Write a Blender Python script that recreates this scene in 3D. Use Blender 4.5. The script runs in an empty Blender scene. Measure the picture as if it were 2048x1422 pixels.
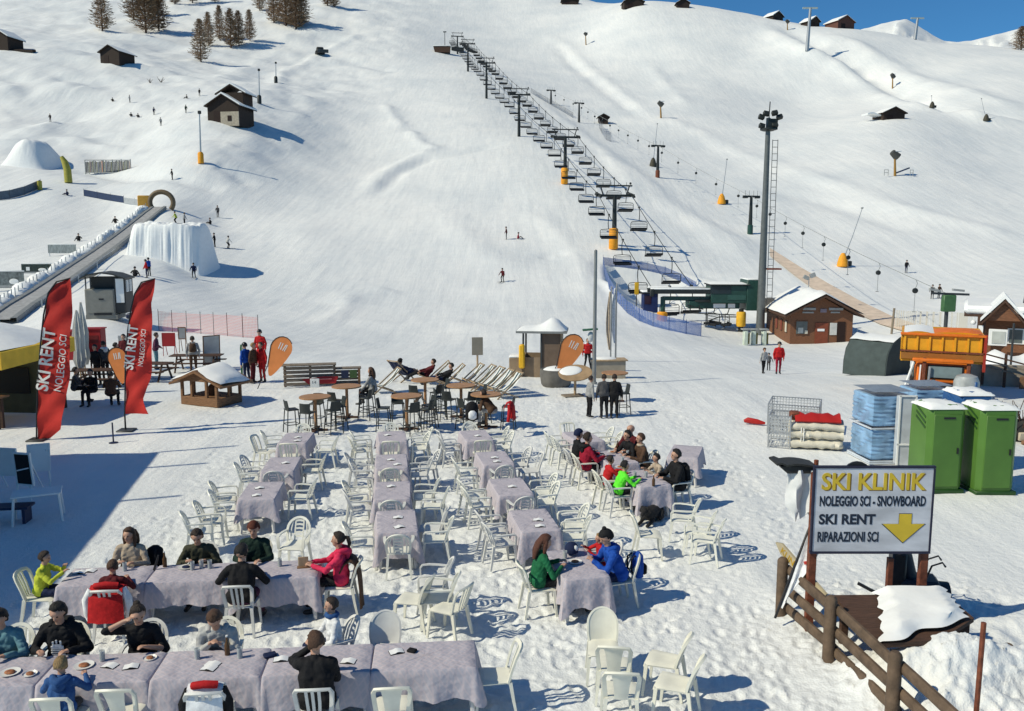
import bpy, math, random
import numpy as np
from mathutils import Vector, Matrix, Euler
random.seed(7)
S = bpy.context.scene
COL = S.collection
PI = math.pi
# ---------------------------------------------------------------- camera
F_PX, CX, CY = 1700.0, 1024.0, 711.0          # focal length and centre in pixels of the 2048 x 1422 photograph
CAM_H, PITCH = 6.0, math.atan(231.0/1700.0)
cd = bpy.data.cameras.new('camera')
cam = bpy.data.objects.new('camera', cd); COL.objects.link(cam)
cd.sensor_width = 36.0; cd.lens = 36.0*F_PX/2048.0; cd.clip_start = 0.1; cd.clip_end = 12000
cam.location = (0, 0, CAM_H); cam.rotation_euler = (PI/2-PITCH, 0, 0)
S.camera = cam
# ---------------------------------------------------------------- sky and sun
SUN_EL, SUN_DIR = math.radians(42), math.radians(22)    # light travels to the right and a little away from the camera
w = bpy.data.worlds.new('World'); S.world = w; w.use_nodes = True
nt = w.node_tree; bg = nt.nodes['Background']
sky = nt.nodes.new('ShaderNodeTexSky'); sky.sky_type = 'NISHITA'; sky.sun_disc = False
lx, ly = math.cos(SUN_DIR), math.sin(SUN_DIR)
sky.sun_elevation = SUN_EL
sky.sun_rotation = math.atan2(-lx, -ly)                  # towards the sun, clockwise from +Y
sky.altitude = 1900; sky.air_density = 1.0; sky.dust_density = 0.15; sky.ozone_density = 3.0
tint = nt.nodes.new('ShaderNodeMix'); tint.data_type = 'RGBA'; tint.blend_type = 'MULTIPLY'; tint.inputs[0].default_value = 1.0
tint.inputs[7].default_value = (0.52, 1.12, 1.44, 1)      # a deep high-mountain blue
nt.links.new(sky.outputs[0], tint.inputs[6]); nt.links.new(tint.outputs[2], bg.inputs[0]); bg.inputs[1].default_value = 0.064
sd = bpy.data.lights.new('sun', 'SUN'); sd.energy = 3.8; sd.angle = math.radians(0.5); sd.color = (1.0, 0.93, 0.72)
sun = bpy.data.objects.new('sun', sd); COL.objects.link(sun)
ldir = Vector((lx*math.cos(SUN_EL), ly*math.cos(SUN_EL), -math.sin(SUN_EL)))
sun.rotation_euler = ldir.to_track_quat('-Z', 'Y').to_euler(); sun.location = (-30, -20, 40)
S.view_settings.view_transform = 'Standard'; S.view_settings.look = 'None'
S.view_settings.exposure = 0.07; S.view_settings.gamma = 1.0
S.render.engine = 'CYCLES'
S.cycles.max_bounces = 5; S.cycles.diffuse_bounces = 3; S.cycles.transparent_max_bounces = 12
# ---------------------------------------------------------------- helpers: materials
MATS = {}
def mat(name, col, rough=0.6, metal=0.0, var=0.12, vscale=3.0, bump=0.0, bscale=20.0, spec=0.4, alpha=1.0, stretch=None):
    if name in MATS: return MATS[name]
    m = bpy.data.materials.new(name); m.use_nodes = True
    n = m.node_tree; b = n.nodes['Principled BSDF']
    b.inputs['Roughness'].default_value = rough; b.inputs['Metallic'].default_value = metal
    b.inputs['Specular IOR Level'].default_value = spec
    if alpha < 1: b.inputs['Alpha'].default_value = alpha
    tc = n.nodes.new('ShaderNodeTexCoord'); vec = tc.outputs['Object']
    if stretch:
        mp = n.nodes.new('ShaderNodeMapping'); mp.inputs['Scale'].default_value = stretch
        n.links.new(vec, mp.inputs[0]); vec = mp.outputs[0]
    nz = n.nodes.new('ShaderNodeTexNoise'); nz.inputs['Scale'].default_value = vscale; nz.inputs['Detail'].default_value = 5
    n.links.new(vec, nz.inputs['Vector'])
    cr = n.nodes.new('ShaderNodeValToRGB')
    lo = [max(0, c*(1-var)) for c in col]; hi = [min(1, c*(1+var)) for c in col]
    cr.color_ramp.elements[0].color = (*lo, 1); cr.color_ramp.elements[1].color = (*hi, 1)
    cr.color_ramp.elements[0].position = 0.32; cr.color_ramp.elements[1].position = 0.68
    n.links.new(nz.outputs[0], cr.inputs[0]); n.links.new(cr.outputs[0], b.inputs['Base Color'])
    if bump > 0:
        nb = n.nodes.new('ShaderNodeTexNoise'); nb.inputs['Scale'].default_value = bscale; nb.inputs['Detail'].default_value = 4
        n.links.new(vec, nb.inputs['Vector'])
        bp = n.nodes.new('ShaderNodeBump'); bp.inputs['Strength'].default_value = bump; bp.inputs['Distance'].default_value = 0.02
        n.links.new(nb.outputs[0], bp.inputs['Height']); n.links.new(bp.outputs[0], b.inputs['Normal'])
    MATS[name] = m
    return m
# ---------------------------------------------------------------- helpers: mesh builder
class MB:
    def __init__(s): s.v = []; s.f = []; s.m = []
    def add(s, vs, fs, mi=0, M=None):
        o = len(s.v)
        if M is not None: vs = [tuple(M @ Vector(p)) for p in vs]
        s.v.extend([tuple(p) for p in vs]); s.f.extend([tuple(i+o for i in f) for f in fs]); s.m.extend([mi]*len(fs)); return s
    def box(s, c, d, rz=0.0, b=0.0, mi=0, R=None):
        hx, hy, hz = d[0]/2, d[1]/2, d[2]/2
        b = min(b, hx*.9, hy*.9, hz*.9)
        vs = []; fs = []
        if b <= 0:
            vs = [(x*hx, y*hy, z*hz) for x in (-1, 1) for y in (-1, 1) for z in (-1, 1)]
            fs = [(0,1,3,2), (4,6,7,5), (0,4,5,1), (2,3,7,6), (0,2,6,4), (1,5,7,3)]
        else:
            idx = {}
            for x in (-1, 1):
                for y in (-1, 1):
                    for z in (-1, 1):
                        for a in range(3):
                            p = [x*(hx-b), y*(hy-b), z*(hz-b)]; p[a] = (x, y, z)[a]*(hx, hy, hz)[a]
                            idx[(x, y, z, a)] = len(vs); vs.append(tuple(p))
            for a in range(3):
                o1, o2 = [(1, 2), (2, 0), (0, 1)][a]
                for sg in (-1, 1):
                    q = []
                    for u, v in ((-1, -1), (1, -1), (1, 1), (-1, 1)):
                        k = [0, 0, 0]; k[a] = sg; k[o1] = u; k[o2] = v; q.append(idx[(*k, a)])
                    fs.append(tuple(q if sg > 0 else q[::-1]))
            for a in range(3):
                o1, o2 = [(1, 2), (2, 0), (0, 1)][a]
                for u in (-1, 1):
                    for v in (-1, 1):
                        k0 = [0, 0, 0]; k0[o1] = u; k0[o2] = v; k1 = list(k0); k0[a] = -1; k1[a] = 1
                        q = [idx[(*k0, o1)], idx[(*k1, o1)], idx[(*k1, o2)], idx[(*k0, o2)]]
                        fs.append(tuple(q if u*v < 0 else q[::-1]))
            for x in (-1, 1):
                for y in (-1, 1):
                    for z in (-1, 1):
                        q = [idx[(x, y, z, 0)], idx[(x, y, z, 1)], idx[(x, y, z, 2)]]
                        fs.append(tuple(q if x*y*z > 0 else q[::-1]))
        M = Matrix.Translation(c) @ (R.to_4x4() if R is not None else Matrix.Rotation(rz, 4, 'Z'))
        return s.add(vs, fs, mi, M)
    def beam(s, p0, p1, wd, th, up=(0, 0, 1), b=0.0, mi=0):       # a box from p0 to p1, wd across, th along up
        p0, p1 = Vector(p0), Vector(p1); d = p1-p0; L = d.length
        if L < 1e-6: return s
        x = d/L; u = Vector(up); y = u.cross(x)
        if y.length < 1e-4: y = Vector((1, 0, 0)).cross(x)
        if y.length < 1e-4: y = Vector((0, 1, 0)).cross(x)
        y.normalize(); z = x.cross(y)
        return s.box((p0+p1)/2, (L, wd, th), b=b, mi=mi, R=Matrix((x, y, z)).transposed())
    def tube(s, pts, r, n=8, mi=0, cap=True, flat=None):           # r: number or list; flat: (rx, ry) scale with a side vector
        pts = [Vector(p) for p in pts]; k = len(pts)
        rs = r if isinstance(r, (list, tuple)) else [r]*k
        vs = []; fs = []; prev = None
        for i in range(k):
            t = (pts[min(i+1, k-1)]-pts[max(i-1, 0)])
            if t.length < 1e-7: t = Vector((0, 0, 1))
            t.normalize()
            if prev is None:
                a = Vector((0, 0, 1)) if abs(t.z) < 0.9 else Vector((1, 0, 0))
                if flat: a = Vector(flat[2])
                u = a.cross(t); 
                if u.length < 1e-5: u = Vector((1, 0, 0)).cross(t)
                u.normalize()
            else:
                u = prev-t*prev.dot(t); u.normalize()
            prev = u; v = t.cross(u)
            fx, fy = (flat[0], flat[1]) if flat else (1, 1)
            for j in range(n):
                an = 2*PI*(j+.5)/n
                vs.append(pts[i]+u*(math.cos(an)*rs[i]*fx)+v*(math.sin(an)*rs[i]*fy))
        for i in range(k-1):
            for j in range(n):
                a, b2 = i*n+j, i*n+(j+1) % n
                fs.append((a, b2, b2+n, a+n))
        if cap:
            fs.append(tuple(range(n))[::-1]); fs.append(tuple(range((k-1)*n, k*n)))
        return s.add(vs, fs, mi)
    def lathe(s, prof, n=16, c=(0, 0, 0), mi=0, M=None):            # prof: (r, z) from bottom to top
        vs = []; fs = []
        for r, z in prof:
            for j in range(n):
                an = 2*PI*j/n; vs.append((c[0]+r*math.cos(an), c[1]+r*math.sin(an), c[2]+z))
        k = len(prof)
        for i in range(k-1):
            for j in range(n):
                a, b2 = i*n+j, i*n+(j+1) % n
                fs.append((a, b2, b2+n, a+n))
        fs.append(tuple(range(n))[::-1]); fs.append(tuple(range((k-1)*n, k*n)))
        return s.add(vs, fs, mi, M)
    def ell(s, c, r, n=12, k=8, mi=0, M=None):                       # ellipsoid
        pr = []
        vs = []; fs = []
        for i in range(k+1):
            ph = -PI/2+PI*i/k
            for j in range(n):
                an = 2*PI*j/n
                vs.append((c[0]+r[0]*math.cos(ph)*math.cos(an), c[1]+r[1]*math.cos(ph)*math.sin(an), c[2]+r[2]*math.sin(ph)))
        for i in range(k):
            for j in range(n):
                a, b2 = i*n+j, i*n+(j+1) % n
                fs.append((a, b2, b2+n, a+n))
        return s.add(vs, fs, mi, M)
    def prism(s, outline, M, depth, mi=0):                          # outline in the local XY plane, extruded along local Z by depth
        n = len(outline)
        vs = [(x, y, 0) for x, y in outline]+[(x, y, depth) for x, y in outline]
        fs = [tuple(range(n))[::-1], tuple(range(n, 2*n))]
        for i in range(n):
            j = (i+1) % n; fs.append((i, j, j+n, i+n))
        return s.add(vs, fs, mi, M)
    def grid(s, P, mi=0, closed=False, thick=0.0):                   # P: rows of points; thick > 0 gives a solid sheet
        R, Cn = len(P), len(P[0])
        V = [Vector(p) for row in P for p in row]
        fs = []
        for i in range(R-1):
            for j in range(Cn-1+(1 if closed else 0)):
                a = i*Cn+j; b2 = i*Cn+(j+1) % Cn
                fs.append((a, b2, b2+Cn, a+Cn))
        if thick <= 0: return s.add(V, fs, mi)
        N = [Vector((0, 0, 0)) for _ in V]
        for f in fs:
            nn = (V[f[1]]-V[f[0]]).cross(V[f[3]]-V[f[0]])
            for q in f: N[q] += nn
        W = [v-n.normalized()*thick if n.length > 0 else v for v, n in zip(V, N)]
        k = len(V); f2 = [tuple(q+k for q in f[::-1]) for f in fs]; side = []
        if not closed:
            for i in range(R-1):
                a, b2 = i*Cn, (i+1)*Cn; side.append((a, b2, b2+k, a+k))
                a, b2 = (i+1)*Cn+Cn-1, i*Cn+Cn-1; side.append((a, b2, b2+k, a+k))
        for j in range(Cn-1+(1 if closed else 0)):
            a, b2 = (j+1) % Cn, j; side.append((a, b2, b2+k, a+k))
            a, b2 = (R-1)*Cn+j, (R-1)*Cn+(j+1) % Cn; side.append((a, b2, b2+k, a+k))
        return s.add(V+W, fs+f2+side, mi)
    def mesh(s, name, mats, ang=38):
        me = bpy.data.meshes.new(name); me.from_pydata(s.v, [], s.f)
        for m in (mats if isinstance(mats, (list, tuple)) else [mats]): me.materials.append(m)
        if any(s.m): me.polygons.foreach_set('material_index', s.m)
        me.polygons.foreach_set('use_smooth', [True]*len(me.polygons))
        me.update(); me.set_sharp_from_angle(angle=math.radians(ang))
        return me
    def build(s, name, mats, parent=None, ang=38, loc=None, rz=None):
        o = bpy.data.objects.new(name, s.mesh(name, mats, ang)); COL.objects.link(o)
        if parent: o.parent = parent
        if loc is not None: o.location = loc
        if rz is not None: o.rotation_euler = (0, 0, rz)
        return o
def tag(o, label=None, cat=None, group=None, kind=None):
    if label: o['label'] = label
    if cat: o['category'] = cat
    if group: o['group'] = group
    if kind: o['kind'] = kind
    return o
def thing(name, label, cat, loc=(0, 0, 0), rz=0.0, group=None, sc=1.0):
    o = bpy.data.objects.new(name, None); COL.objects.link(o); o.empty_display_size = 0.1
    o.location = loc; o.rotation_euler = (0, 0, rz)
    if sc != 1.0: o.scale = (sc, sc, sc)
    return tag(o, label, cat, group)
def dup(root, loc, rz=0.0, label=None, group=None, sc=None, tilt=None):
    r = root.copy(); COL.objects.link(r); r.location = loc
    r.rotation_euler = (tilt[0] if tilt else 0, tilt[1] if tilt else 0, rz)
    if sc: r.scale = (sc, sc, sc)
    if label: r['label'] = label
    if group: r['group'] = group
    for ch in list(root.children):
        c = ch.copy(); COL.objects.link(c); c.parent = r
        for g in ch.children:
            d = g.copy(); COL.objects.link(d); d.parent = c
    return r
def text_part(name, s, size, m, parent, M, align='LEFT', ext=0.004, off=0.0, sx=1.0, shear=0.0):
    cu = bpy.data.curves.new(name, 'FONT'); cu.body = s; cu.size = size; cu.extrude = ext; cu.offset = off
    cu.align_x = align; cu.align_y = 'BOTTOM_BASELINE'; cu.resolution_u = 3; cu.shear = shear
    t = bpy.data.objects.new(name, cu); COL.objects.link(t)
    bpy.context.view_layer.update()
    me = bpy.data.meshes.new_from_object(t.evaluated_get(bpy.context.evaluated_depsgraph_get()))
    bpy.data.objects.remove(t); bpy.data.curves.remove(cu)
    me.transform(M @ Matrix.Diagonal((sx, 1, 1, 1))); me.materials.clear(); me.materials.append(m)
    o = bpy.data.objects.new(name, me); COL.objects.link(o); o.parent = parent
    return o
# ---------------------------------------------------------------- helpers: pixels of the photograph to points of the place
CP, SP = math.cos(PITCH), math.sin(PITCH)
def cam_pt(px, py, zc):
    xc = (px-CX)/F_PX*zc; yd = (py-CY)/F_PX*zc
    return np.array([xc, zc*CP-yd*SP, CAM_H-zc*SP-yd*CP])
def proj(p):
    x, y, z = p[0], p[1], p[2]-CAM_H
    zc = y*CP-z*SP; up = y*SP+z*CP
    return CX+F_PX*x/zc, CY-F_PX*up/zc
def _h(i, j, seed):
    n = (i*374761393+j*668265263+seed*974634777) & 0xffffffff
    n = ((n ^ (n >> 13))*1274126177) & 0xffffffff
    return ((n ^ (n >> 16)) & 0xffff)/65535.0
def vnoise(x, y, seed=0):
    xi = np.floor(x).astype(np.int64); yi = np.floor(y).astype(np.int64)
    fx = x-xi; fy = y-yi; fx = fx*fx*(3-2*fx); fy = fy*fy*(3-2*fy)
    a = _h(xi, yi, seed); b = _h(xi+1, yi, seed); c = _h(xi, yi+1, seed); d = _h(xi+1, yi+1, seed)
    return (a*(1-fx)+b*fx)*(1-fy)+(c*(1-fx)+d*fx)*fy-0.5
def fbm(x, y, o=4, seed=0):
    t = 0; am = 1.0
    for k in range(o):
        t = t+am*vnoise(x*2**k+17*k, y*2**k-11*k, seed+k); am *= 0.5
    return t
def sstep(a, b, x):
    t = np.clip((x-a)/(b-a), 0, 1); return t*t*(3-2*t)
# ---------------------------------------------------------------- the ground: control points read off the photograph (pixel, pixel, depth in metres)
CPTS = [
 # centre of the slope
 (900,700,60),(600,690,56),(1150,690,62),(900,600,90),(600,600,86),(1100,600,90),(450,640,68),(900,480,116),(600,470,116),(750,480,116),(1130,498,113),(1228,498,113),
 (1130,368,148),(1038,273,193),(973,197,243),(936,143,293),(915,105,354),(700,300,186),(850,300,184),(700,150,285),(800,60,370),(760,5,430),(560,300,168),(560,400,138),
 (1000,30,440),(1090,8,460),(900,20,440),(1000,400,140),
 # left side
 (330,530,88),(388,555,90),(435,435,125),(325,418,118),(215,345,148),(50,335,148),(402,325,143),(447,245,171),(220,125,238),(10,100,238),(520,205,200),(205,60,320),
 (400,120,290),(560,50,360),(680,10,410),(100,60,315),(0,0,390),(125,505,96),(230,445,120),(75,545,82),(20,580,74),(60,620,66),(215,632,58),(0,660,58),(300,660,58),(420,675,53),(520,675,53),
 (100,390,130),(0,395,128),(100,240,190),(0,250,182),(300,200,205),(640,110,320),(300,20,380),(300,280,168),
 # right side
 (1555,748,48),(1300,720,52),(1450,700,62),(1600,690,77),(1470,690,75),(1720,690,74),(1420,655,85),(1865,598,103),(1780,640,88),(1685,530,116),(1443,410,150),(1315,355,166),(1500,468,130),(1158,245,240),
 (1207,245,245),(1322,235,250),(1172,88,385),(1268,13,405),(1400,17,402),(1520,35,395),(1620,52,388),(1700,57,382),(1780,66,384),(1860,84,388),(1950,92,394),(2048,104,400),(1790,350,170),(1900,200,262),
 (1600,200,298),(1500,100,352),(1780,240,222),(1785,178,298),(1615,100,335),(2000,450,140),(2048,600,95),(1950,640,82),(1400,300,215),(1400,200,275),(1300,120,345),(1650,400,158),(1980,300,205),
 (1255,420,138),(1330,520,112),
 # beyond the crest and outside the picture
 (1400,75,520),(1700,150,500),(2048,190,500),(1268,60,560),(1100,-40,560),(760,-70,560),(400,-60,500),(0,-80,520),
 (-400,250,180),(-400,640,62),(-400,400,125),(-400,60,330),(2450,130,400),(2450,300,210),(2450,620,92),(2450,480,130),(2450,220,520)]
PT = np.array([cam_pt(*c) for c in CPTS])
ANCH = [(-30,0,0),(-12,0,0),(0,0,0),(12,0,0),(30,0,0),(-26,12,0),(-14,12,0),(0,12,0),(14,12,0),(26,12,0),(-30,24,0),(-16,24,0),(-6,24,0),(4,24,0),(14,24,0),(30,24,0),
        (-34,34,0),(-18,34,0),(-8,34,0),(2,34,0),(12,33,-.05),(34,34,0),(-16,42,0),(-6,40,-.1),(4,38.5,-.3),(12,40,-.4),(18,41,-.5),(24,42,-.5),(36,46,-.6)]
PT = np.vstack([PT, np.array(ANCH, float)])
def _warp(x, y): return np.stack([3.2*x/(y+16), 1.6*np.log(y+16)], -1)
_U = _warp(PT[:, 0], PT[:, 1]); _Q = PT[:, 2]/(PT[:, 1]+16)
def _tps(r2): return np.where(r2 > 1e-12, 0.5*r2*np.log(np.maximum(r2, 1e-12)), 0)
_n = len(_U); _D = ((_U[:, None, :]-_U[None, :, :])**2).sum(-1)
_A = np.zeros((_n+3, _n+3)); _A[:_n, :_n] = _tps(_D)+np.eye(_n)*2e-3; _A[:_n, _n] = 1; _A[:_n, _n+1:] = _U; _A[_n, :_n] = 1; _A[_n+1:, :_n] = _U.T
_W = np.linalg.solve(_A, np.concatenate([_Q, np.zeros(3)]))
def _base(x, y):
    x = np.asarray(x, float); y = np.maximum(np.asarray(y, float), -8)
    sh = x.shape; U = _warp(x.ravel(), y.ravel()); out = np.empty(len(U))
    for i in range(0, len(U), 40000):
        u = U[i:i+40000]; d = ((u[:, None, :]-_U[None])**2).sum(-1)
        out[i:i+40000] = _tps(d) @ _W[:_n]+_W[_n]+u @ _W[_n+1:]
    z = out.reshape(sh)*(y+16)
    return z*sstep(26, 36, y)
def _ray(px, py, zmax=700, fn=None):
    fn = fn or _base
    t = np.concatenate([np.linspace(5, 60, 220), np.geomspace(60.3, zmax, 700)])
    P = np.array([cam_pt(px, py, a) for a in t])
    d = P[:, 2]-fn(P[:, 0], P[:, 1])
    k = np.nonzero(d < 0)[0]
    if len(k) == 0: return None
    k = k[0]
    if k == 0: return P[0]
    a = d[k-1]/(d[k-1]-d[k]); return P[k-1]*(1-a)+P[k]*a
# the hollow the lift's lower station stands in
PIT = [(12.2,107),(11.6,99),(13.0,91),(17.0,86),(22,83.5),(27,84),(30,90),(30,98),(27,104.5),(20,108)]
def _poly_dist(x, y, poly):                                       # signed distance, negative inside
    d = np.full(x.shape, 1e9); ins = np.zeros(x.shape, bool); n = len(poly)
    for i in range(n):
        x0, y0 = poly[i]; x1, y1 = poly[(i+1) % n]
        ex, ey = x1-x0, y1-y0; t = np.clip(((x-x0)*ex+(y-y0)*ey)/(ex*ex+ey*ey), 0, 1)
        d = np.minimum(d, np.hypot(x-x0-t*ex, y-y0-t*ey))
        c = ((y0 > y) != (y1 > y)) & (x < (x1-x0)*(y-y0)/((y1-y0) if y1 != y0 else 1e-9)+x0); ins ^= c
    return np.where(ins, -d, d)
# ridges, cat tracks and banks: (pixel polyline, height, width, far side weight)
LINES = [([(735,385),(770,350),(820,322),(875,296)], .9, 2.2), ([(748,392),(800,345),(860,318),(940,300),(1010,285)], -.8, 1.6),
 ([(1095,72),(1140,95),(1170,130),(1190,148),(1230,175),(1265,205),(1300,232)], .8, 3), ([(1110,86),(1160,140),(1220,185),(1290,240)], -.9, 3),
 ([(1290,115),(1340,175),(1380,215)], .7, 3), ([(1200,300),(1300,390),(1400,450),(1480,520)], .45, 2.5), ([(1060,180),(1150,260),(1250,330),(1340,400),(1470,480),(1520,540)], .45, 2.2),
 ([(1300,232),(1400,265),(1520,318),(1560,340)], .9, 4), ([(1560,330),(1650,365),(1800,420),(1950,455),(2048,480)], .8, 3), ([(1560,380),(1700,420),(1850,470)], -.6, 3),
 ([(1536,55),(1600,95),(1680,135),(1750,175),(1840,215),(1960,240),(2048,246)], 3.2, 5), ([(1560,48),(1640,92),(1720,130),(1790,185),(1900,222),(2040,236)], -4.0, 6),
 ([(1600,70),(1700,85),(1790,135),(1850,170),(1950,190),(2048,225)], 2.0, 5),
 ([(140,110),(230,130),(310,140),(360,148)], 1.2, 4), ([(0,190),(80,170),(130,200)], 1.4, 5), ([(150,185),(200,190),(290,180)], 1.2, 5), ([(600,40),(640,60),(560,78),(480,90)], 1.5, 5),
 ([(170,62),(260,75),(340,90),(440,112),(520,85)], 1.4, 5), ([(640,180),(600,240),(570,320)], .5, 4), ([(770,210),(800,270),(830,300)], .6, 4), ([(880,420),(930,470),(970,510),(1020,540)], .5, 3),
 ([(440,290),(480,300),(520,270)], .8, 3), ([(330,150),(420,165),(540,100)], 1.0, 4), ([(0,300),(60,270),(120,250)], .9, 4), ([(660,610),(720,590),(790,580)], .35, 2.5), ([(640,650),(690,620),(700,590)], .3, 1.2), ([(730,60),(690,85),(640,110),(560,150),(545,200)], 1.0, 2.5), ([(820,265),(840,290),(880,300)], .8, 1.6), ([(770,205),(790,240),(810,262)], .7, 1.6), ([(720,130),(790,142),(760,150)], -.6, 2.0),
 ([(60,300),(110,285),(170,290),(240,300)], .8, 2.0), ([(430,330),(470,345),(500,370)], -.7, 2.0), ([(440,290),(470,300),(490,290)], -.8, 1.6), ([(0,150),(60,165),(30,200)], -1.2, 3), ([(110,150),(180,165),(250,160)], -1.0, 2.5), ([(230,220),(300,215),(350,205)], 1.0, 2.2), ([(150,330),(280,350),(380,365),(450,380)], -.9, 2.2), ([(1190,600),(1170,540),(1120,470),(1060,420)], .35, 2), ([(1080,515),(1110,505),(1135,512)], -.35, 1.2),
 ([(700,640),(800,655),(900,650),(1000,662)], .3, 2.2), ([(1200,300),(1245,350),(1290,420)], .4, 1.6)]
LW = []
for pl, h, wd in LINES:
    q = [_ray(*p) for p in pl]; q = [p for p in q if p is not None]
    if len(q) > 1: LW.append(([(p[0], p[1]) for p in q], h, wd))
_mound_c = _ray(325, 527)
def _features(x, y):
    z = np.zeros(x.shape)
    for pl, h, wd in LW:
        xs = [p[0] for p in pl]; ys = [p[1] for p in pl]
        m = (x > min(xs)-4*wd) & (x < max(xs)+4*wd) & (y > min(ys)-4*wd) & (y < max(ys)+4*wd)
        if not m.any(): continue
        xx, yy = x[m], y[m]; d = np.full(xx.shape, 1e9); tt = np.zeros(xx.shape); n = len(pl)-1
        for i in range(n):
            (x0, y0), (x1, y1) = pl[i], pl[i+1]; ex, ey = x1-x0, y1-y0
            t = np.clip(((xx-x0)*ex+(yy-y0)*ey)/(ex*ex+ey*ey+1e-9), 0, 1)
            dd = np.hypot(xx-x0-t*ex, yy-y0-t*ey); b = dd < d; tt = np.where(b, (i+t)/n, tt); d = np.minimum(d, dd)
        z[m] += h*np.exp(-(d/wd)**2)*np.clip(np.minimum(tt, 1-tt)*6+.15, 0, 1)*(0.75+.5*vnoise(xx/6, yy/6, 5))
    return z
def H(x, y):                                                       # height of the ground, without the small trampled relief
    x = np.asarray(x, float); y = np.asarray(y, float); sc = x.ndim == 0
    x = np.atleast_1d(x); y = np.atleast_1d(y)
    z = _base(x, y)+_features(x, y)
    fr = sstep(60, 150, y)
    z = z+fr*(0.55*fbm(x/34, y/34, 2, 3)+.10*fbm(x/8, y/8, 2, 9))+sstep(34, 60, y)*.12*fbm(x/5, y/5, 3, 21)
    rough = sstep(-28, -60, x)*sstep(120, 170, y)                   # the uneven meadow on the left
    z = z+rough*1.5*fbm(x/11, y/11, 3, 31)
    m = (x > 5) & (x < 36) & (y > 76) & (y < 114)
    if m.any():
        d = _poly_dist(x[m], y[m], PIT); f = sstep(0.7, -1.3, d/(1+3.2*sstep(95, 103, y[m])+3.0*sstep(20, 26, x[m])))
        z[m] = z[m]*(1-f)+np.minimum(z[m], -2.7+.03*(y[m]-90))*f+.5*np.exp(-((d-.9)/.7)**2)*(y[m] > 92)
    return float(z[0]) if sc else z
def G(px, py):                                                      # the ground point seen at a pixel
    for k in range(60):
        p = _ray(px, py+k*1.5, fn=H)
        if p is not None: return Vector(p)
def GZ(x, y, dz=0.0): return Vector((x, y, H(x, y)+dz))
def AT(px, py, z):                                                  # the point at height z seen at a pixel
    a = cam_pt(px, py, 1.0)-np.array([0, 0, CAM_H]); t = (z-CAM_H)/a[2]; return Vector((a[0]*t, a[1]*t, z))
def ATY(px, py, y):                                                 # the point at distance y seen at a pixel
    a = cam_pt(px, py, 1.0)-np.array([0, 0, CAM_H]); t = y/a[1]; return Vector((a[0]*t, y, CAM_H+a[2]*t))
def PX(p): return F_PX/(p[1]*CP-(p[2]-CAM_H)*SP)                    # pixels per metre at a point
# ---------------------------------------------------------------- snow material
def snow_mat(name, near):
    m = bpy.data.materials.new(name); m.use_nodes = True; n = m.node_tree; b = n.nodes['Principled BSDF']
    b.inputs['Roughness'].default_value = 0.62; b.inputs['Specular IOR Level'].default_value = 0.25
    tc = n.nodes.new('ShaderNodeTexCoord')
    def nz(sc, det, st=(1, 1, 1)):
        mp = n.nodes.new('ShaderNodeMapping'); mp.inputs['Scale'].default_value = st
        n.links.new(tc.outputs['Object'], mp.inputs[0])
        t = n.nodes.new('ShaderNodeTexNoise'); t.inputs['Scale'].default_value = sc; t.inputs['Detail'].default_value = det
        n.links.new(mp.outputs[0], t.inputs['Vector']); return t.outputs[0]
    def math_(op, a, b2):
        q = n.nodes.new('ShaderNodeMath'); q.operation = op
        for i, v in enumerate((a, b2)):
            if isinstance(v, (int, float)): q.inputs[i].default_value = v
            else: n.links.new(v, q.inputs[i])
        return q.outputs[0]
    a = nz(.05, 4); c = nz(.9, 5); d = nz(.3, 3, (1, .18, .6)); e = nz(1.3, 5, (1, .045, .12))
    mix = math_('ADD', math_('MULTIPLY', a, .45), math_('ADD', math_('MULTIPLY', c, .2), math_('ADD', math_('MULTIPLY', d, .2), math_('MULTIPLY', e, .15))))
    cr = n.nodes.new('ShaderNodeValToRGB')
    cr.color_ramp.elements[0].color = (.64, .675, .70, 1); cr.color_ramp.elements[0].position = .34
    cr.color_ramp.elements[1].color = (.84, .84, .825, 1); cr.color_ramp.elements[1].position = .64
    n.links.new(mix, cr.inputs[0]); n.links.new(cr.outputs[0], b.inputs['Base Color'])
    prev = None
    for sc, det, st, dist in ((34, 3, (1, 1, 1), .03), (7.5, 5, (1, 1, 1), .06), (.8, 4, (1, .10, .4), .22), (.09, 3, (1, .4, 1), .35)):
        bp = n.nodes.new('ShaderNodeBump'); bp.inputs['Strength'].default_value = .42 if sc > 2 else .55; bp.inputs['Distance'].default_value = dist
        n.links.new(nz(sc, det, st), bp.inputs['Height'])
        if prev: n.links.new(prev, bp.inputs['Normal'])
        prev = bp.outputs[0]
    n.links.new(prev, b.inputs['Normal'])
    return m
SNOW = snow_mat('snow', True)
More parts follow.
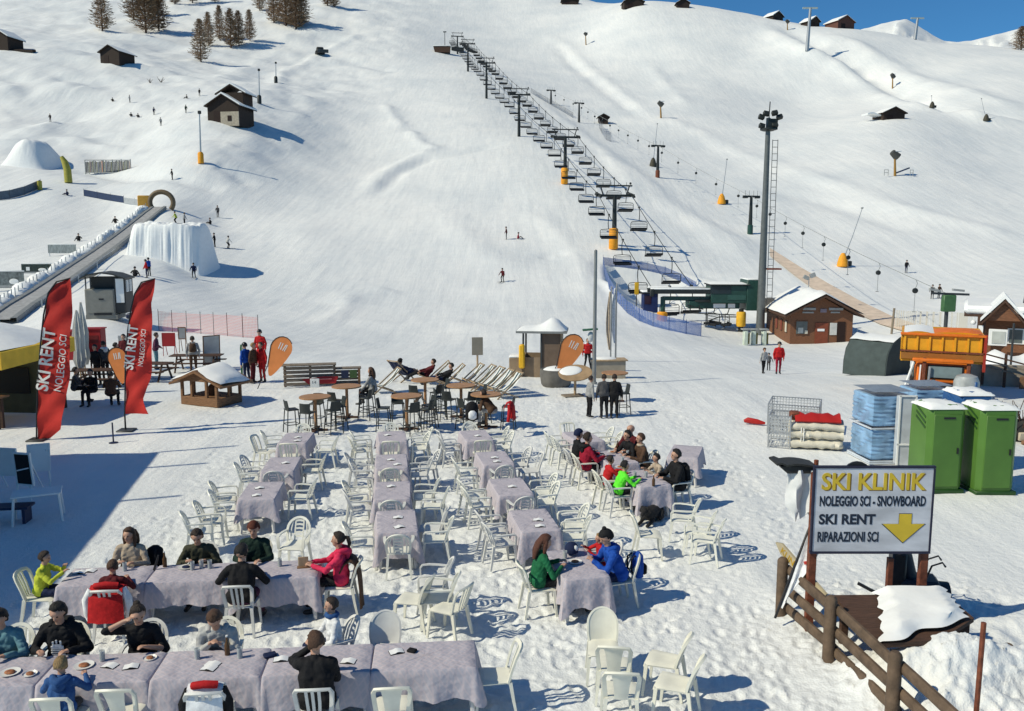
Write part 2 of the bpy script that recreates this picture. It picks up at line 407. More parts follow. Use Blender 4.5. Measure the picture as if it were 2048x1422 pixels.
# ---------------------------------------------------------------- ground sheet
def ground():
    rows = np.concatenate([np.linspace(-8, 5, 20), np.geomspace(5.2, 34, 560), np.geomspace(34.3, 560, 460)])
    us = np.concatenate([np.linspace(-1.25, -.68, 40), np.linspace(-.675, .675, 560), np.linspace(.68, 1.25, 40)])
    Y = np.repeat(rows[:, None], len(us), 1); X = us[None, :]*(np.maximum(Y, 4)+2.0)
    Z = H(X, Y)
    tr = .9*sstep(7.2, 5.5, np.abs(X+1.6))*sstep(27, 23, Y)             # trampled between the tables
    tr = np.maximum(tr, sstep(3.9, 4.6, X)*sstep(15.5, 13.5, Y)*1.5)  # the bank beside the fence
    tr = np.maximum(tr, sstep(25, 27, Y)*sstep(42, 38, Y)*sstep(11, 9, np.abs(X+1))*.7)
    near = sstep(52, 34, Y)
    pack = sstep(-.12, .22, fbm(X/1.9, Y/1.9, 3, 33)+.05)                # packed, smoother patches alternate with churned ones
    tr = tr*(1-.72*pack)
    a = fbm(X/.55, Y/.55, 3, 40); b = np.abs(vnoise(X/.21, Y/.17, 50)); c = vnoise(X/.075, Y/.065, 60)
    rel = .036*a*(.35+.65*tr)-.050*b*tr+.034*c*tr+.02*fbm(X/1.6, Y/1.6, 2, 70)
    lump = np.maximum(0, vnoise(X/.11, Y/.10, 80)-.34)*.36*tr       # loose lumps
    Z = Z+near*(rel+lump)
    bank = sstep(4.0, 5.0, X)*sstep(14.6, 13.2, Y)*(1-sstep(6.6, 8.0, X)*0.4)
    Z = Z+bank*(.24*fbm(X/.75, Y/.75, 5, 90)+.08)+.56*np.exp(-((X-6.15)/1.5)**4-((Y-10.75)/.50)**2)+.25*np.exp(-((X-6.3)/1.6)**4-((Y-9.9)/.8)**2)*(1+.8*fbm(X/.5, Y/.5, 4, 91))*(X > 4.9)*sstep(4.9, 5.2, X)
    Z = Z-near*.0
    rf = np.random.RandomState(11)                                    # boot prints
    for k in range(5200):
        fx, fy = rf.uniform(-8.5, 6.5), 8.2+24*rf.rand()**1.3
        if fx < -7.6+.1*fy and rf.rand() < .6 or (fx > 3.4+.02*fy and fx < 5.0 and rf.rand() < .8): continue
        an = rf.uniform(0, PI) if rf.rand() < .4 else PI/2+rf.normal(0, .35); ca, sa = math.cos(an), math.sin(an)
        i0, i1 = np.searchsorted(rows, fy-.24), np.searchsorted(rows, fy+.24); j0, j1 = np.searchsorted(us, (fx-.24)/(fy+2)), np.searchsorted(us, (fx+.24)/(fy+2))
        if i1-i0 < 2 or j1-j0 < 2: continue
        dx, dy = X[i0:i1, j0:j1]-fx, Y[i0:i1, j0:j1]-fy; q = np.sqrt(((dx*ca+dy*sa)/.15)**2+((-dx*sa+dy*ca)/.07)**2)
        Z[i0:i1, j0:j1] += rf.uniform(.25, 1.0)**1.5*(-.029*np.exp(-q**4)+.014*np.exp(-((q-1.35)/.3)**2))
    nr, nc = X.shape
    V = np.stack([X.ravel(), Y.ravel(), Z.ravel()], 1)
    i = np.arange(nr-1)[:, None]*nc+np.arange(nc-1)[None, :]
    Fc = np.stack([i, i+1, i+nc+1, i+nc], -1).reshape(-1, 4)
    me = bpy.data.meshes.new('ground')
    me.vertices.add(len(V)); me.vertices.foreach_set('co', V.ravel())
    me.loops.add(Fc.size); me.loops.foreach_set('vertex_index', Fc.ravel().astype(np.int32))
    me.polygons.add(len(Fc)); me.polygons.foreach_set('loop_start', np.arange(0, Fc.size, 4, dtype=np.int32))
    me.polygons.foreach_set('loop_total', np.full(len(Fc), 4, np.int32)); me.update(calc_edges=True); me.validate()
    me.polygons.foreach_set('use_smooth', [True]*len(me.polygons)); me.materials.append(SNOW)
    o = bpy.data.objects.new('ground', me); COL.objects.link(o); o['kind'] = 'structure'
ground()
# ---------------------------------------------------------------- far mountain behind the crest
def mountain():
    rng = [(1500,70),(1600,78),(1690,68),(1735,56),(1760,48),(1785,43),(1812,38),(1828,46),(1845,58),(1868,72),(1890,82),(1915,84),(1945,80),(1975,74),(2005,66),(2035,57),(2080,44),(2200,30),(2400,50)]
    xs = np.linspace(1480, 2420, 190); ys = np.interp(xs, [p[0] for p in rng], [p[1] for p in rng])
    mb = MB(); P = []
    for k, fr in enumerate(np.linspace(0, 1, 22)):
        row = []
        for i, (px, py) in enumerate(zip(xs, ys)):
            top = cam_pt(px, py, 2600)
            y = top[1]-1100*fr; z = top[2]*(1-.62*fr)
            n = float(fbm(np.array([px/24.]), np.array([fr*7.]), 4, 77)[0])
            row.append((top[0]*(y/top[1]), y+n*40*min(1, fr*6), z+n*(55*min(1, fr*4)+3)))
        P.append(row)
    mb.grid(P[::-1])
    back = [(p[0]*1.3, p[1]+900, -100) for p in P[0]]
    mb.grid([P[0], back])
    tag(mb.build('mountain', SNOW, ang=60), kind='structure')
mountain()
# ================================================================ terrace furniture
PLASTIC = mat('chair_plastic', (.74,.74,.67), .38, var=.05, vscale=6, spec=.5)
TABLE_P = mat('table_plastic', (.62,.61,.60), .45, var=.05)
WHITE = mat('white_paint', (.80,.80,.78), .5, var=.04)
BLACK = mat('black_plastic', (.015,.015,.018), .45, var=.2)
STEEL = mat('galvanised_steel', (.42,.43,.44), .42, metal=.6, var=.12, vscale=8)
DKSTEEL = mat('dark_steel', (.05,.055,.06), .5, metal=.3, var=.2)
WOOD = mat('brown_timber', (.20,.105,.052), .7, var=.3, vscale=6, bump=.4, bscale=30, stretch=(1,1,6))
BARNW = mat('old_barn_wood', (.032,.020,.015), .85, var=.35, vscale=5, bump=.4, bscale=20, stretch=(1,1,6))
WOOD_D = mat('dark_timber', (.075,.038,.024), .75, var=.3, vscale=6, bump=.4, bscale=30, stretch=(1,6,6))
WOOD_L = mat('pale_timber', (.40,.29,.18), .7, var=.2, vscale=6, bump=.3, bscale=30, stretch=(6,1,1))
WOOD_G = mat('weathered_timber', (.20,.165,.13), .8, var=.3, vscale=5, bump=.4, bscale=24, stretch=(1,1,5))
PAPER = mat('paper', (.82,.82,.82), .7, var=.03)
def cloth_mat():
    m = bpy.data.materials.new('lilac_cloth'); m.use_nodes = True; n = m.node_tree; b = n.nodes['Principled BSDF']
    b.inputs['Roughness'].default_value = .8; b.inputs['Specular IOR Level'].default_value = .15
    tc = n.nodes.new('ShaderNodeTexCoord'); outs = []
    for ang in (45, -45):
        mp = n.nodes.new('ShaderNodeMapping'); mp.inputs['Rotation'].default_value = (math.radians(28), math.radians(20), math.radians(ang))
        n.links.new(tc.outputs['Object'], mp.inputs[0])
        wv = n.nodes.new('ShaderNodeTexWave'); wv.inputs['Scale'].default_value = 4.6; wv.inputs['Distortion'].default_value = 1.6; wv.inputs['Detail'].default_value = 2
        n.links.new(mp.outputs[0], wv.inputs[0]); outs.append(wv.outputs['Fac'])
    mx = n.nodes.new('ShaderNodeMath'); mx.operation = 'MAXIMUM'
    n.links.new(outs[0], mx.inputs[0]); n.links.new(outs[1], mx.inputs[1])
    cr = n.nodes.new('ShaderNodeValToRGB'); cr.color_ramp.elements[0].color = (.43,.41,.465,1); cr.color_ramp.elements[0].position = .72
    cr.color_ramp.elements[1].color = (.50,.445,.485,1); cr.color_ramp.elements[1].position = .97
    n.links.new(mx.outputs[0], cr.inputs[0]); n.links.new(cr.outputs[0], b.inputs['Base Color'])
    nz = n.nodes.new('ShaderNodeTexNoise'); nz.inputs['Scale'].default_value = 6; n.links.new(tc.outputs['Object'], nz.inputs[0])
    bp = n.nodes.new('ShaderNodeBump'); bp.inputs['Strength'].default_value = .6; bp.inputs['Distance'].default_value = .05
    n.links.new(nz.outputs[0], bp.inputs['Height']); n.links.new(bp.outputs[0], b.inputs['Normal'])
    return m
CLOTH = cloth_mat()
# ---------------------------------------------------------------- plastic chairs
def _B(u, v): return Vector((u, -.205-.115*v-.03*v*v+.045*(u/.21)**2, .43+.42*v))
NB = (0, 1, .3)
def _arch(hw, v0, vs, top, n=12):
    pts = [_B(-hw*(.9+.1*v0), v0), _B(-hw, vs*.5+v0*.5)]
    for i in range(n+1):
        a = PI-PI*i/n; pts.append(_B(hw*math.cos(a), vs+(top-vs)*math.sin(a)))
    return pts+[_B(hw, vs*.5+v0*.5), _B(hw*(.9+.1*v0), v0)]
def make_chair(kind, arms):
    t = thing('plastic_chair', 'white plastic chair', 'chair')
    P = []
    for i in range(8):
        y = -.205+.44*i/7; hw = .19+.035*i/7; row = []
        for j in range(9):
            u = -1+2*j/8
            row.append((u*hw*(1-.04*(i == 7)*abs(u)), y, .445-.016*(1-u*u)*math.sin(PI*min(1, i/6.))-(.03 if i == 7 else 0)-(.022 if abs(u) > .95 else 0)))
        P.append(row)
    MB().grid(P[::-1], thick=.02).build('seat', PLASTIC, t)
    for sx in (-1, 1):
        MB().tube([(sx*.205,.205,.435), (sx*.222,.225,.2), (sx*.235,.245,0)], [.034,.028,.022], 4).build('leg', PLASTIC, t)
        MB().tube([(sx*.185,-.195,.445), (sx*.205,-.235,.2), (sx*.222,-.275,0)], [.034,.028,.022], 4).build('leg', PLASTIC, t)
    b = MB(); fl = (1.41*.022, 1.41*.013, NB)
    if kind == 'arch':
        b.tube(_arch(.21, 0, .56, 1.0), 1.0, 4, flat=fl)
        for u in (-.075, .075): b.tube([_B(u, .02), _B(u*1.05, .5), _B(u, .94)], 1.0, 4, flat=(1.41*.012, 1.41*.008, NB))
        for v in (.22,.38,.54,.70,.86): b.tube([_B(-.08, v), _B(0, v+.02), _B(.08, v)], 1.0, 4, flat=(1.41*.018, 1.41*.007, NB))
        for sg in (-1, 1): b.tube([_B(sg*.14, .03), _B(sg*.15, .5), _B(sg*.13, .86)], 1.0, 4, flat=(1.41*.012, 1.41*.008, NB))
    elif kind == 'slat':
        pts = [_B(-.185, 0), _B(-.205, .45), _B(-.215, .82), _B(-.19, .95), _B(-.1, .985), _B(0, 1.0), _B(.1, .985), _B(.19, .95), _B(.215, .82), _B(.205, .45), _B(.185, 0)]
        b.tube(pts, 1.0, 4, flat=(1.41*.025, 1.41*.014, NB))
        for u in (-.075, 0, .075): b.tube([_B(u*.8, .02), _B(u*.95, .5), _B(u, .97)], 1.0, 4, flat=(1.41*.0175, 1.41*.009, NB))
    elif kind == 'splat':
        pts = [_B(-.185, 0), _B(-.205, .45), _B(-.215, .78), _B(-.19, .93), _B(-.1, .98), _B(0, .995), _B(.1, .98), _B(.19, .93), _B(.215, .78), _B(.205, .45), _B(.185, 0)]
        b.tube(pts, 1.0, 4, flat=(1.41*.026, 1.41*.014, NB))
        b.grid([[_B(u*(.085+.045*(i/8.)**2), .01+.95*i/8) for u in (-1,-.5,0,.5,1)] for i in range(9)], thick=.014)
    else:
        rows = []
        for i in range(13):
            v = 1.0*i/12; hw = .20 if v < .6 else .205*math.sqrt(max(.02, 1-((v-.6)/.42)**2.4))
            rows.append([_B(u*hw, v) for u in (-1,-.75,-.4,0,.4,.75,1)])
        b.grid(rows, thick=.014); b.tube(_arch(.207, 0, .58, 1.02), 1.0, 4, flat=(1.41*.014, 1.41*.017, NB))
    b.build('backrest', PLASTIC, t)
    if arms:
        for sx in (-1, 1):
            p = [_B(sx*.205, .52), Vector((sx*.245,-.08,.652)), Vector((sx*.258,.08,.655)), Vector((sx*.250,.19,.645)), Vector((sx*.236,.222,.60)), Vector((sx*.225,.218,.44))]
            MB().tube(p, 1.0, 4, flat=(1.41*.026, 1.41*.012, (0, -.2, 1))).build('armrest', PLASTIC, t)
    return t
PROTO = {k: make_chair(*k) for k in (('arch', 1), ('arch', 0), ('slat', 0), ('splat', 0), ('solid', 0))}
_used = {}; rc = random.Random(5)
CH_G = 'white plastic chairs on the terrace'
TINTS = [None, mat('chair_plastic_yellowed', (.73,.715,.62), .45, var=.08, vscale=5), mat('chair_plastic_grey', (.62,.62,.60), .5, var=.10, vscale=5), None]
def chair(kind, arms, p, rz, label, tilt=None):
    k = (kind, arms); loc = Vector((p[0], p[1], 0.0)); loc.z = 0.005
    o = PROTO[k]
    if k in _used: o = dup(o, loc, rz, label, CH_G, tilt=tilt)
    else:
        _used[k] = 1; o.location = loc; o.rotation_euler = (0, 0, rz); o['label'] = label; o['group'] = CH_G
    tm = TINTS[rc.randrange(4)]
    if tm:
        for ch in o.children: ch.material_slots[0].link = 'OBJECT'; ch.material_slots[0].material = tm
    return o
# ---------------------------------------------------------------- tables and cloths
def make_table(L, W):
    t = thing('plastic_table', 'grey plastic table', 'table')
    m = MB().box((0, 0, .695), (L, W, .03), b=.008)
    for sy in (-1, 1): m.box((0, sy*(W/2-.03), .65), (L-.1, .02, .06))
    m.build('tabletop', TABLE_P, t)
    for sx in (-1, 1):
        for sy in (-1, 1):
            MB().tube([(sx*(L/2-.07), sy*(W/2-.07), .68), (sx*(L/2-.06), sy*(W/2-.06), .3), (sx*(L/2-.03), sy*(W/2-.03), 0)], [.05,.038,.03], 6).build('leg', TABLE_P, t)
    return t
def cloth_mesh(L, W, drop, seed):
    rd = random.Random(seed); a, b = L/2+.012, W/2+.012; per = []; r = .03; nl, nw = 26, 14
    def corner(cx, cy, a0):
        for k in range(5): an = a0+PI/2*k/4; per.append((cx+r*math.cos(an), cy+r*math.sin(an), math.cos(an), math.sin(an), 1-abs(k-2)/2*.35))
    for i in range(1, nw): per.append((a, -b+2*b*i/nw, 1, 0, max(0, 1-min(i, nw-i)*2*b/nw/.14)*.6))
    corner(a-r, b-r, 0)
    for i in range(1, nl): per.append((a-2*a*i/nl, b, 0, 1, max(0, 1-min(i, nl-i)*2*a/nl/.14)*.6))
    corner(-a+r, b-r, PI/2)
    for i in range(1, nw): per.append((-a, b-2*b*i/nw, -1, 0, max(0, 1-min(i, nw-i)*2*b/nw/.14)*.6))
    corner(-a+r, -b+r, PI)
    for i in range(1, nl): per.append((-a+2*a*i/nl, -b, 0, -1, max(0, 1-min(i, nl-i)*2*a/nl/.14)*.6))
    corner(a-r, -b+r, 3*PI/2)
    rows = []; T = .7175
    for s in (.03,.4,.75,.985): rows.append([(x*s, y*s, T+rd.uniform(-.0015,.0045)) for x, y, nx, ny, c in per])
    rows.append([(x+nx*.004, y+ny*.004, T-.012) for x, y, nx, ny, c in per])
    ph = [rd.uniform(0, 6.28) for _ in range(3)]; fq = [rd.randint(7, 10), rd.randint(13, 19), rd.randint(23, 31)]
    for t in (.2,.45,.7,.9,1.0):
        row = []
        for i, (x, y, nx, ny, c) in enumerate(per):
            s = 2*PI*i/len(per)
            wv = .5*math.sin(fq[0]*s+ph[0])+.33*math.sin(fq[1]*s+ph[1])+.17*math.sin(fq[2]*s+ph[2])
            o = .010+t*(.036+.044*wv)+c*t*.065
            dz = drop*t*(1+.28*c+.05*wv)
            row.append((x+nx*o, y+ny*o, T-.012-dz))
        rows.append(row)
    m = MB(); m.grid(rows, closed=True); m.f.append(tuple(range(len(per)))); m.m.append(0)
    return m.mesh('tablecloth', CLOTH, 50)
TAB = make_table(1.28, .72)
CLM = [cloth_mesh(1.28, .72, d, 100+i) for i, d in enumerate((.36,.42,.38,.46))]
_tabn = [0]
def table(p, yaw, where):
    loc = Vector((p[0], p[1], .004)); k = _tabn[0]; _tabn[0] += 1
    if k == 0:
        TAB.location = loc; TAB.rotation_euler = (0, 0, yaw); TAB['label'] = 'grey plastic table under the cloth, '+where; TAB['group'] = 'cloth covered plastic tables'
    else: dup(TAB, loc, yaw, 'grey plastic table under the cloth, '+where, 'cloth covered plastic tables')
    c = bpy.data.objects.new('tablecloth', CLM[k % 4]); COL.objects.link(c); c.location = loc; c.rotation_euler = (0, 0, yaw+(PI if k % 3 == 0 else 0))
    tag(c, 'lilac patterned tablecloth on the table '+where, 'tablecloth', 'lilac tablecloths')
def menu(p, rz, label, nm='paper_menu', sz=(.20,.14), z=.722):
    t = thing(nm, label, 'menu', (p[0], p[1], z), rz, 'white menus on the tables')
    MB().box((0, 0, .0045), (sz[0], sz[1], .007), b=.002).build('cover', BLACK, t)
    MB().grid([[(sz[0]*(-.47+.94*i/6), y, .012+.02*math.sin(PI*i/6)*(.4 if i < 3 else 1)) for i in range(7)] for y in (-sz[1]*.46, sz[1]*.46)], thick=.003).build('sheet', PAPER, t)
def local(c, yaw, x, y): return (c[0]+math.cos(yaw)*x-math.sin(yaw)*y, c[1]+math.sin(yaw)*x+math.cos(yaw)*y)
ORD = ['front', 'second', 'third', 'back']
COLUMNS = [('first column from the left', [(523,981),(563,928),(592,876)], ['front', 'middle', 'back'], 'arch'),
           ('second column', [(793,1042),(785,980),(783,922),(784,873)], ORD, 'arch'),
           ('third column', [(1068,1040),(1021,973),(989,916),(952,871)], ORD, 'arch'),
           ('occupied column', [(1287,956),(1228,914),(1166,873)], ['front', 'middle', 'back'], 'arch')]
DCOL = []
for ci, (cn, pts, od, kd) in enumerate(COLUMNS):
    W = [AT(px, py, .72) for px, py in pts]
    ax = (W[-1]-W[0]); yaw = math.atan2(ax.y, ax.x)
    for i, c in enumerate(W):
        yw = yaw+rc.uniform(-.04,.04)
        table(c, yw, od[i]+' of the '+cn)
        if ci == 3: DCOL.append((c, yw))
        if ci < 3 or i == 2:
            menu(local(c, yw, rc.uniform(-.1,.25), rc.uniform(-.12,.12)), yw-PI/2+rc.uniform(-.3,.3), 'white menu lying on the '+od[i]+' table of the '+cn)
            if i % 2 == 0 and ci < 3: menu(local(c, yw, -.38, rc.uniform(-.15,.1)), yw-PI/2+rc.uniform(-.3,.3), 'white menu near the camera end of the '+od[i]+' table, '+cn)
        if ci == 3: continue
        for sd in (-1, 1):                                          # sd=+1: the left side of the column
            for e in (-1, 1):
                if rc.random() < .06: continue
                q = local(c, yw, e*.31+rc.uniform(-.05,.05), sd*(.70+rc.uniform(-.06,.16)))
                kk = ('slat', 0) if (rc.random() < .12) else ('arch', 1)
                chair(*kk, q, yw-PI/2+(-PI/2 if sd > 0 else PI/2)+rc.uniform(-.22,.22),
                      'white %s at the %s table, %s, %s side, %s end' % ('armchair' if kk[1] else 'slatted chair', od[i], cn.replace(' from the left', ''), 'left' if sd > 0 else 'right', 'near' if e < 0 else 'far'))
        if i > 0 or ci == 1:
            q = local(c, yw, -.86+rc.uniform(-.05,.05), rc.uniform(-.06,.06))
            kk = [('arch', 1), ('slat', 0)][(i == len(W)-1)]
            chair(*kk, q, yw-PI/2+rc.uniform(-.12,.12), 'white chair, back to the camera, before the %s table of the %s' % (od[i], cn.replace(' from the left', '')))
        if i == len(W)-1:
            q = local(c, yw, .82, 0); chair('arch', 1, q, yw+PI/2, 'white plastic armchair behind the back table of the %s' % cn)
# the occupied column: chairs without people
c, yw = DCOL[2]
for sd in (-1, 1):
    for e in (-1, 1):
        chair('arch', 1, local(c, yw, e*.3, sd*.66), yw-PI/2+(-PI/2 if sd > 0 else PI/2)+rc.uniform(-.2,.2), 'empty white armchair, back table of the occupied column, %s side, %s end' % ('left' if sd > 0 else 'right', 'near' if e < 0 else 'far'))
chair('slat', 0, local(c, yw, .85, .05), yw+PI/2, 'empty slatted white chair behind the back table of the occupied column')
c = AT(1371,903,.72); table(c, math.radians(72), 'standing alone on the right')
# the second row from the camera
a, b = AT(129,1155,.72), AT(641,1136,.72); d = (b-a)/3; ROW2 = [a+d*(i+.5) for i in range(3)]; YW2 = math.atan2(d.y, d.x)
for i, c in enumerate(ROW2): table(c, YW2+rc.uniform(-.015,.015), ['at the left end', 'in the middle', 'at the right end'][i]+' of the second row')
a, b = AT(317,1332,.72), AT(953,1307,.72); d = (b-a)/3; ROW1 = [a+d*(i-1.5) for i in range(5)]; YW1 = math.atan2(d.y, d.x)
for i, c in enumerate(ROW1): table(c, YW1+rc.uniform(-.015,.015), ['cut by the left picture edge', 'second from the left', 'third from the left', 'fourth from the left', 'at the right end'][i]+' of the nearest row')
FTAB = AT(1150,1127,.72); table(FTAB, math.radians(104), 'shared by the green and blue jackets'); YWF = math.radians(104)
# loose chairs
R = math.radians
for kd, ar, px, py, rz, lb in [
 ('solid', 0, 826, 1198, R(75), 'white plastic chair with a full back, leftmost of the loose cluster'),
 ('arch', 1, 866, 1166, R(92), 'rearmost white armchair of the loose cluster behind the nearest row'),
 ('arch', 1, 876, 1196, R(88), 'white armchair in the middle of the loose cluster behind the nearest row'),
 ('slat', 0, 898, 1216, R(60), 'slatted white chair turned aside, nearest of the loose cluster'),
 ('solid', 0, 1207, 1295, R(178), 'white solid-backed chair facing the camera, beside the grey solid-backed pair'),
 ('splat', 0, 1228, 1330, R(-8), 'white splat-backed chair with its back to the camera, farther of two'),
 ('splat', 0, 1241, 1382, R(-5), 'white splat-backed chair with its back to the camera, nearer of two'),
 ('solid', 0, 1330, 1320, R(68), 'white full-backed chair seen from the side, farther of the lower right pair'),
 ('solid', 0, 1352, 1366, R(66), 'white full-backed chair seen from the side, nearer of the lower right pair'),
 ('slat', 0, 1296, 1068, R(-92), 'single slatted white chair in front of the black dog'),
 ('arch', 1, 1366, 1036, R(75), 'farthest of three white armchairs right of the occupied column'),
 ('arch', 1, 1396, 1062, R(70), 'middle of three white armchairs right of the occupied column'),
 ('arch', 1, 1412, 1078, R(66), 'nearest of three white armchairs right of the occupied column'),
 ('arch', 1, 590, 1090, R(175), 'empty white armchair behind the second row, right of the dark green jacket'),
 ('solid', 0, 770, 1302, R(186), 'empty solid-backed white chair behind the nearest row, facing the camera'),
 ('slat', 0, 988, 1352, R(95), 'empty white chair at the right end of the nearest row'),
 ('splat', 0, 252, 1416, R(3), 'empty splat-backed white chair in front of the nearest row, next to the blue hood'),
 ('splat', 0, 786, 1412, R(6), 'empty splat-backed white chair before the right end table of the nearest row'),
 ('arch', 1, 425, 1042, R(-80), 'white armchair standing apart left of the front table of the first column'),
 ('arch', 1, 400, 1062, R(-70), 'white armchair left of the dark jackets, nearest of the first column')]:
    chair(kd, ar, AT(px, py, .44), rz, lb)
# ================================================================ people
def fab(name, col, rough=.8): return mat(name, col, rough, var=.16, vscale=9, bump=.5, bscale=14, spec=.2)
SKIN = mat('skin', (.47,.27,.19), .55, var=.08, vscale=12)
SKIN_T = mat('tanned_skin', (.33,.17,.11), .55, var=.08, vscale=12)
EYE = mat('eye', (.02,.015,.012), .3)
LIP = mat('lip', (.30,.11,.09), .5)
HAIRS = {k: mat(k+'_hair', c, .6, var=.3, vscale=22, bump=.8, bscale=35, stretch=(4,4,1)) for k, c in dict(black=(.012,.010,.010), dark=(.03,.018,.013), brown=(.075,.036,.02), blond=(.28,.18,.08), auburn=(.10,.035,.02)).items()}
C = {k: fab(k+'_fabric', v) for k, v in dict(black=(.012,.012,.014), navy=(.012,.02,.06), darkgreen=(.012,.03,.022), green=(.012,.12,.05), blue=(.012,.07,.36), midblue=(.03,.09,.25), red=(.45,.015,.018), crimson=(.28,.01,.03),
     pink=(.62,.03,.09), white=(.72,.73,.75), grey=(.30,.30,.30), beige=(.42,.34,.26), yellow=(.50,.55,.05), neon=(.12,.75,.04), camo=(.05,.05,.032), maroon=(.09,.012,.016), orange=(.7,.12,.02),
     brown=(.08,.045,.028), lightgrey=(.42,.42,.41), teal=(.12,.24,.28), darkgrey=(.07,.07,.075), rust=(.09,.028,.018), denim=(.03,.05,.11), purple=(.09,.03,.06)).items()}
SHOE = mat('boot', (.03,.03,.032), .5)
class Body:
    def __init__(s): s.p = []
    def cap(s, a, b, ra, rb, m): s.p.append((Vector(a), Vector(b), ra, rb, m))
    def mesh(s, name, mats, vox, eyes=(), mouth=None, R_=None):
        mb = MB()
        for a, b, ra, rb, m in s.p:
            d = b-a; L = d.length
            n = 10; 
            if L < 1e-5: mb.ell(a, (ra, ra, ra), 10, 7); continue
            q = d/L; pts = []; rs = []
            for t in (-.92, -.6, -.2): pts.append(a+q*ra*t); rs.append(ra*math.sqrt(max(.02, 1-t*t)))
            for t in (.2, .6, .92): pts.append(b+q*rb*t); rs.append(rb*math.sqrt(max(.02, 1-t*t)))
            mb.tube(pts, rs, n)
        me0 = mb.mesh('tmp', mats[0]); o = bpy.data.objects.new('tmp', me0); COL.objects.link(o)
        r = o.modifiers.new('r', 'REMESH'); r.mode = 'VOXEL'; r.voxel_size = vox; r.use_smooth_shade = True
        sm = o.modifiers.new('s', 'SMOOTH'); sm.iterations = 3; sm.factor = .5
        bpy.context.view_layer.update(); dg = bpy.context.evaluated_depsgraph_get()
        me = bpy.data.meshes.new_from_object(o.evaluated_get(dg)); me.name = name
        bpy.data.objects.remove(o); bpy.data.meshes.remove(me0)
        me.materials.clear()
        for m in mats: me.materials.append(m)
        nf = len(me.polygons); cen = np.empty(nf*3); me.polygons.foreach_get('center', cen); cen = cen.reshape(-1, 3)
        best = np.full(nf, 1e9); idx = np.zeros(nf, np.int32)
        for a, b, ra, rb, m in s.p:
            A = np.array(a); B2 = np.array(b); e = B2-A; L2 = max(e @ e, 1e-9)
            t = np.clip(((cen-A) @ e)/L2, 0, 1); d = np.linalg.norm(cen-A-t[:, None]*e, axis=1)-(ra+(rb-ra)*t)
            k = d < best; best[k] = d[k]; idx[k] = m
        for c, rr in eyes: idx[np.linalg.norm(cen-np.array(c), axis=1) < rr] = len(mats)-2
        if mouth is not None:
            dd = (cen-np.array(mouth)) @ np.array(R_); dd = dd*np.array([.45, 1, 1.6]); idx[np.linalg.norm(dd, axis=1) < .013] = len(mats)-1
        nv = len(me.vertices); co = np.empty(nv*3); me.vertices.foreach_get('co', co); co = co.reshape(-1, 3); no = np.empty(nv*3); me.vertices.foreach_get('normal', no); no = no.reshape(-1, 3)
        cl = np.zeros(nv); li = np.empty(len(me.loops), np.int32); me.loops.foreach_get('vertex_index', li); tot = np.empty(nf, np.int32); me.polygons.foreach_get('loop_total', tot)
        fm = np.repeat((idx == 1) | (idx == 2), tot); cl[li[fm]] = 1; cl[li[~fm]] = 0
        x, y, z = co.T; sd0 = nv % 97
        wr = np.abs(vnoise((x+.5*z)/.085+sd0, (y-.7*z)/.06, 7))*.9+np.abs(vnoise(z/.07+x/.16, x/.13-y/.13+sd0, 8))*.9-.4
        co += no*(cl*wr*.024)[:, None]; me.vertices.foreach_set('co', co.ravel())
        me.polygons.foreach_set('material_index', idx); me.polygons.foreach_set('use_smooth', [True]*nf); me.update()
        return me
def _ik(S_, T, l1, l2, pole):
    d = T-S_; L = min(d.length, (l1+l2)*.995); q = d.normalized(); T2 = S_+q*L
    a = (l1*l1-l2*l2+L*L)/(2*L); h = math.sqrt(max(0, l1*l1-a*a)); pl = Vector(pole); pl = pl-q*pl.dot(q)
    if pl.length < 1e-5: pl = Vector((0, 0, -1))
    return S_+q*a+pl.normalized()*h, T2
def shell(c, R_, r, inside, mi=0, n=20, k=14, grow=1.0, shrink=.86, jit=0.0, seed=0):
    rd = random.Random(seed); m = MB(); vs = []; fs = []
    for i in range(k+1):
        ph = -PI/2+PI*i/k
        for j in range(n):
            an = 2*PI*j/n; d = Vector((math.cos(ph)*math.cos(an), math.cos(ph)*math.sin(an), math.sin(ph)))
            g = (grow+rd.uniform(-jit, jit)) if inside(d) else shrink
            vs.append(Vector(c)+R_ @ Vector((d.x*r[0]*g, d.y*r[1]*g, d.z*r[2]*g)))
    for i in range(k):
        for j in range(n):
            a, b2 = i*n+j, i*n+(j+1) % n; fs.append((a, b2, b2+n, a+n))
    return m.add(vs, fs, mi)
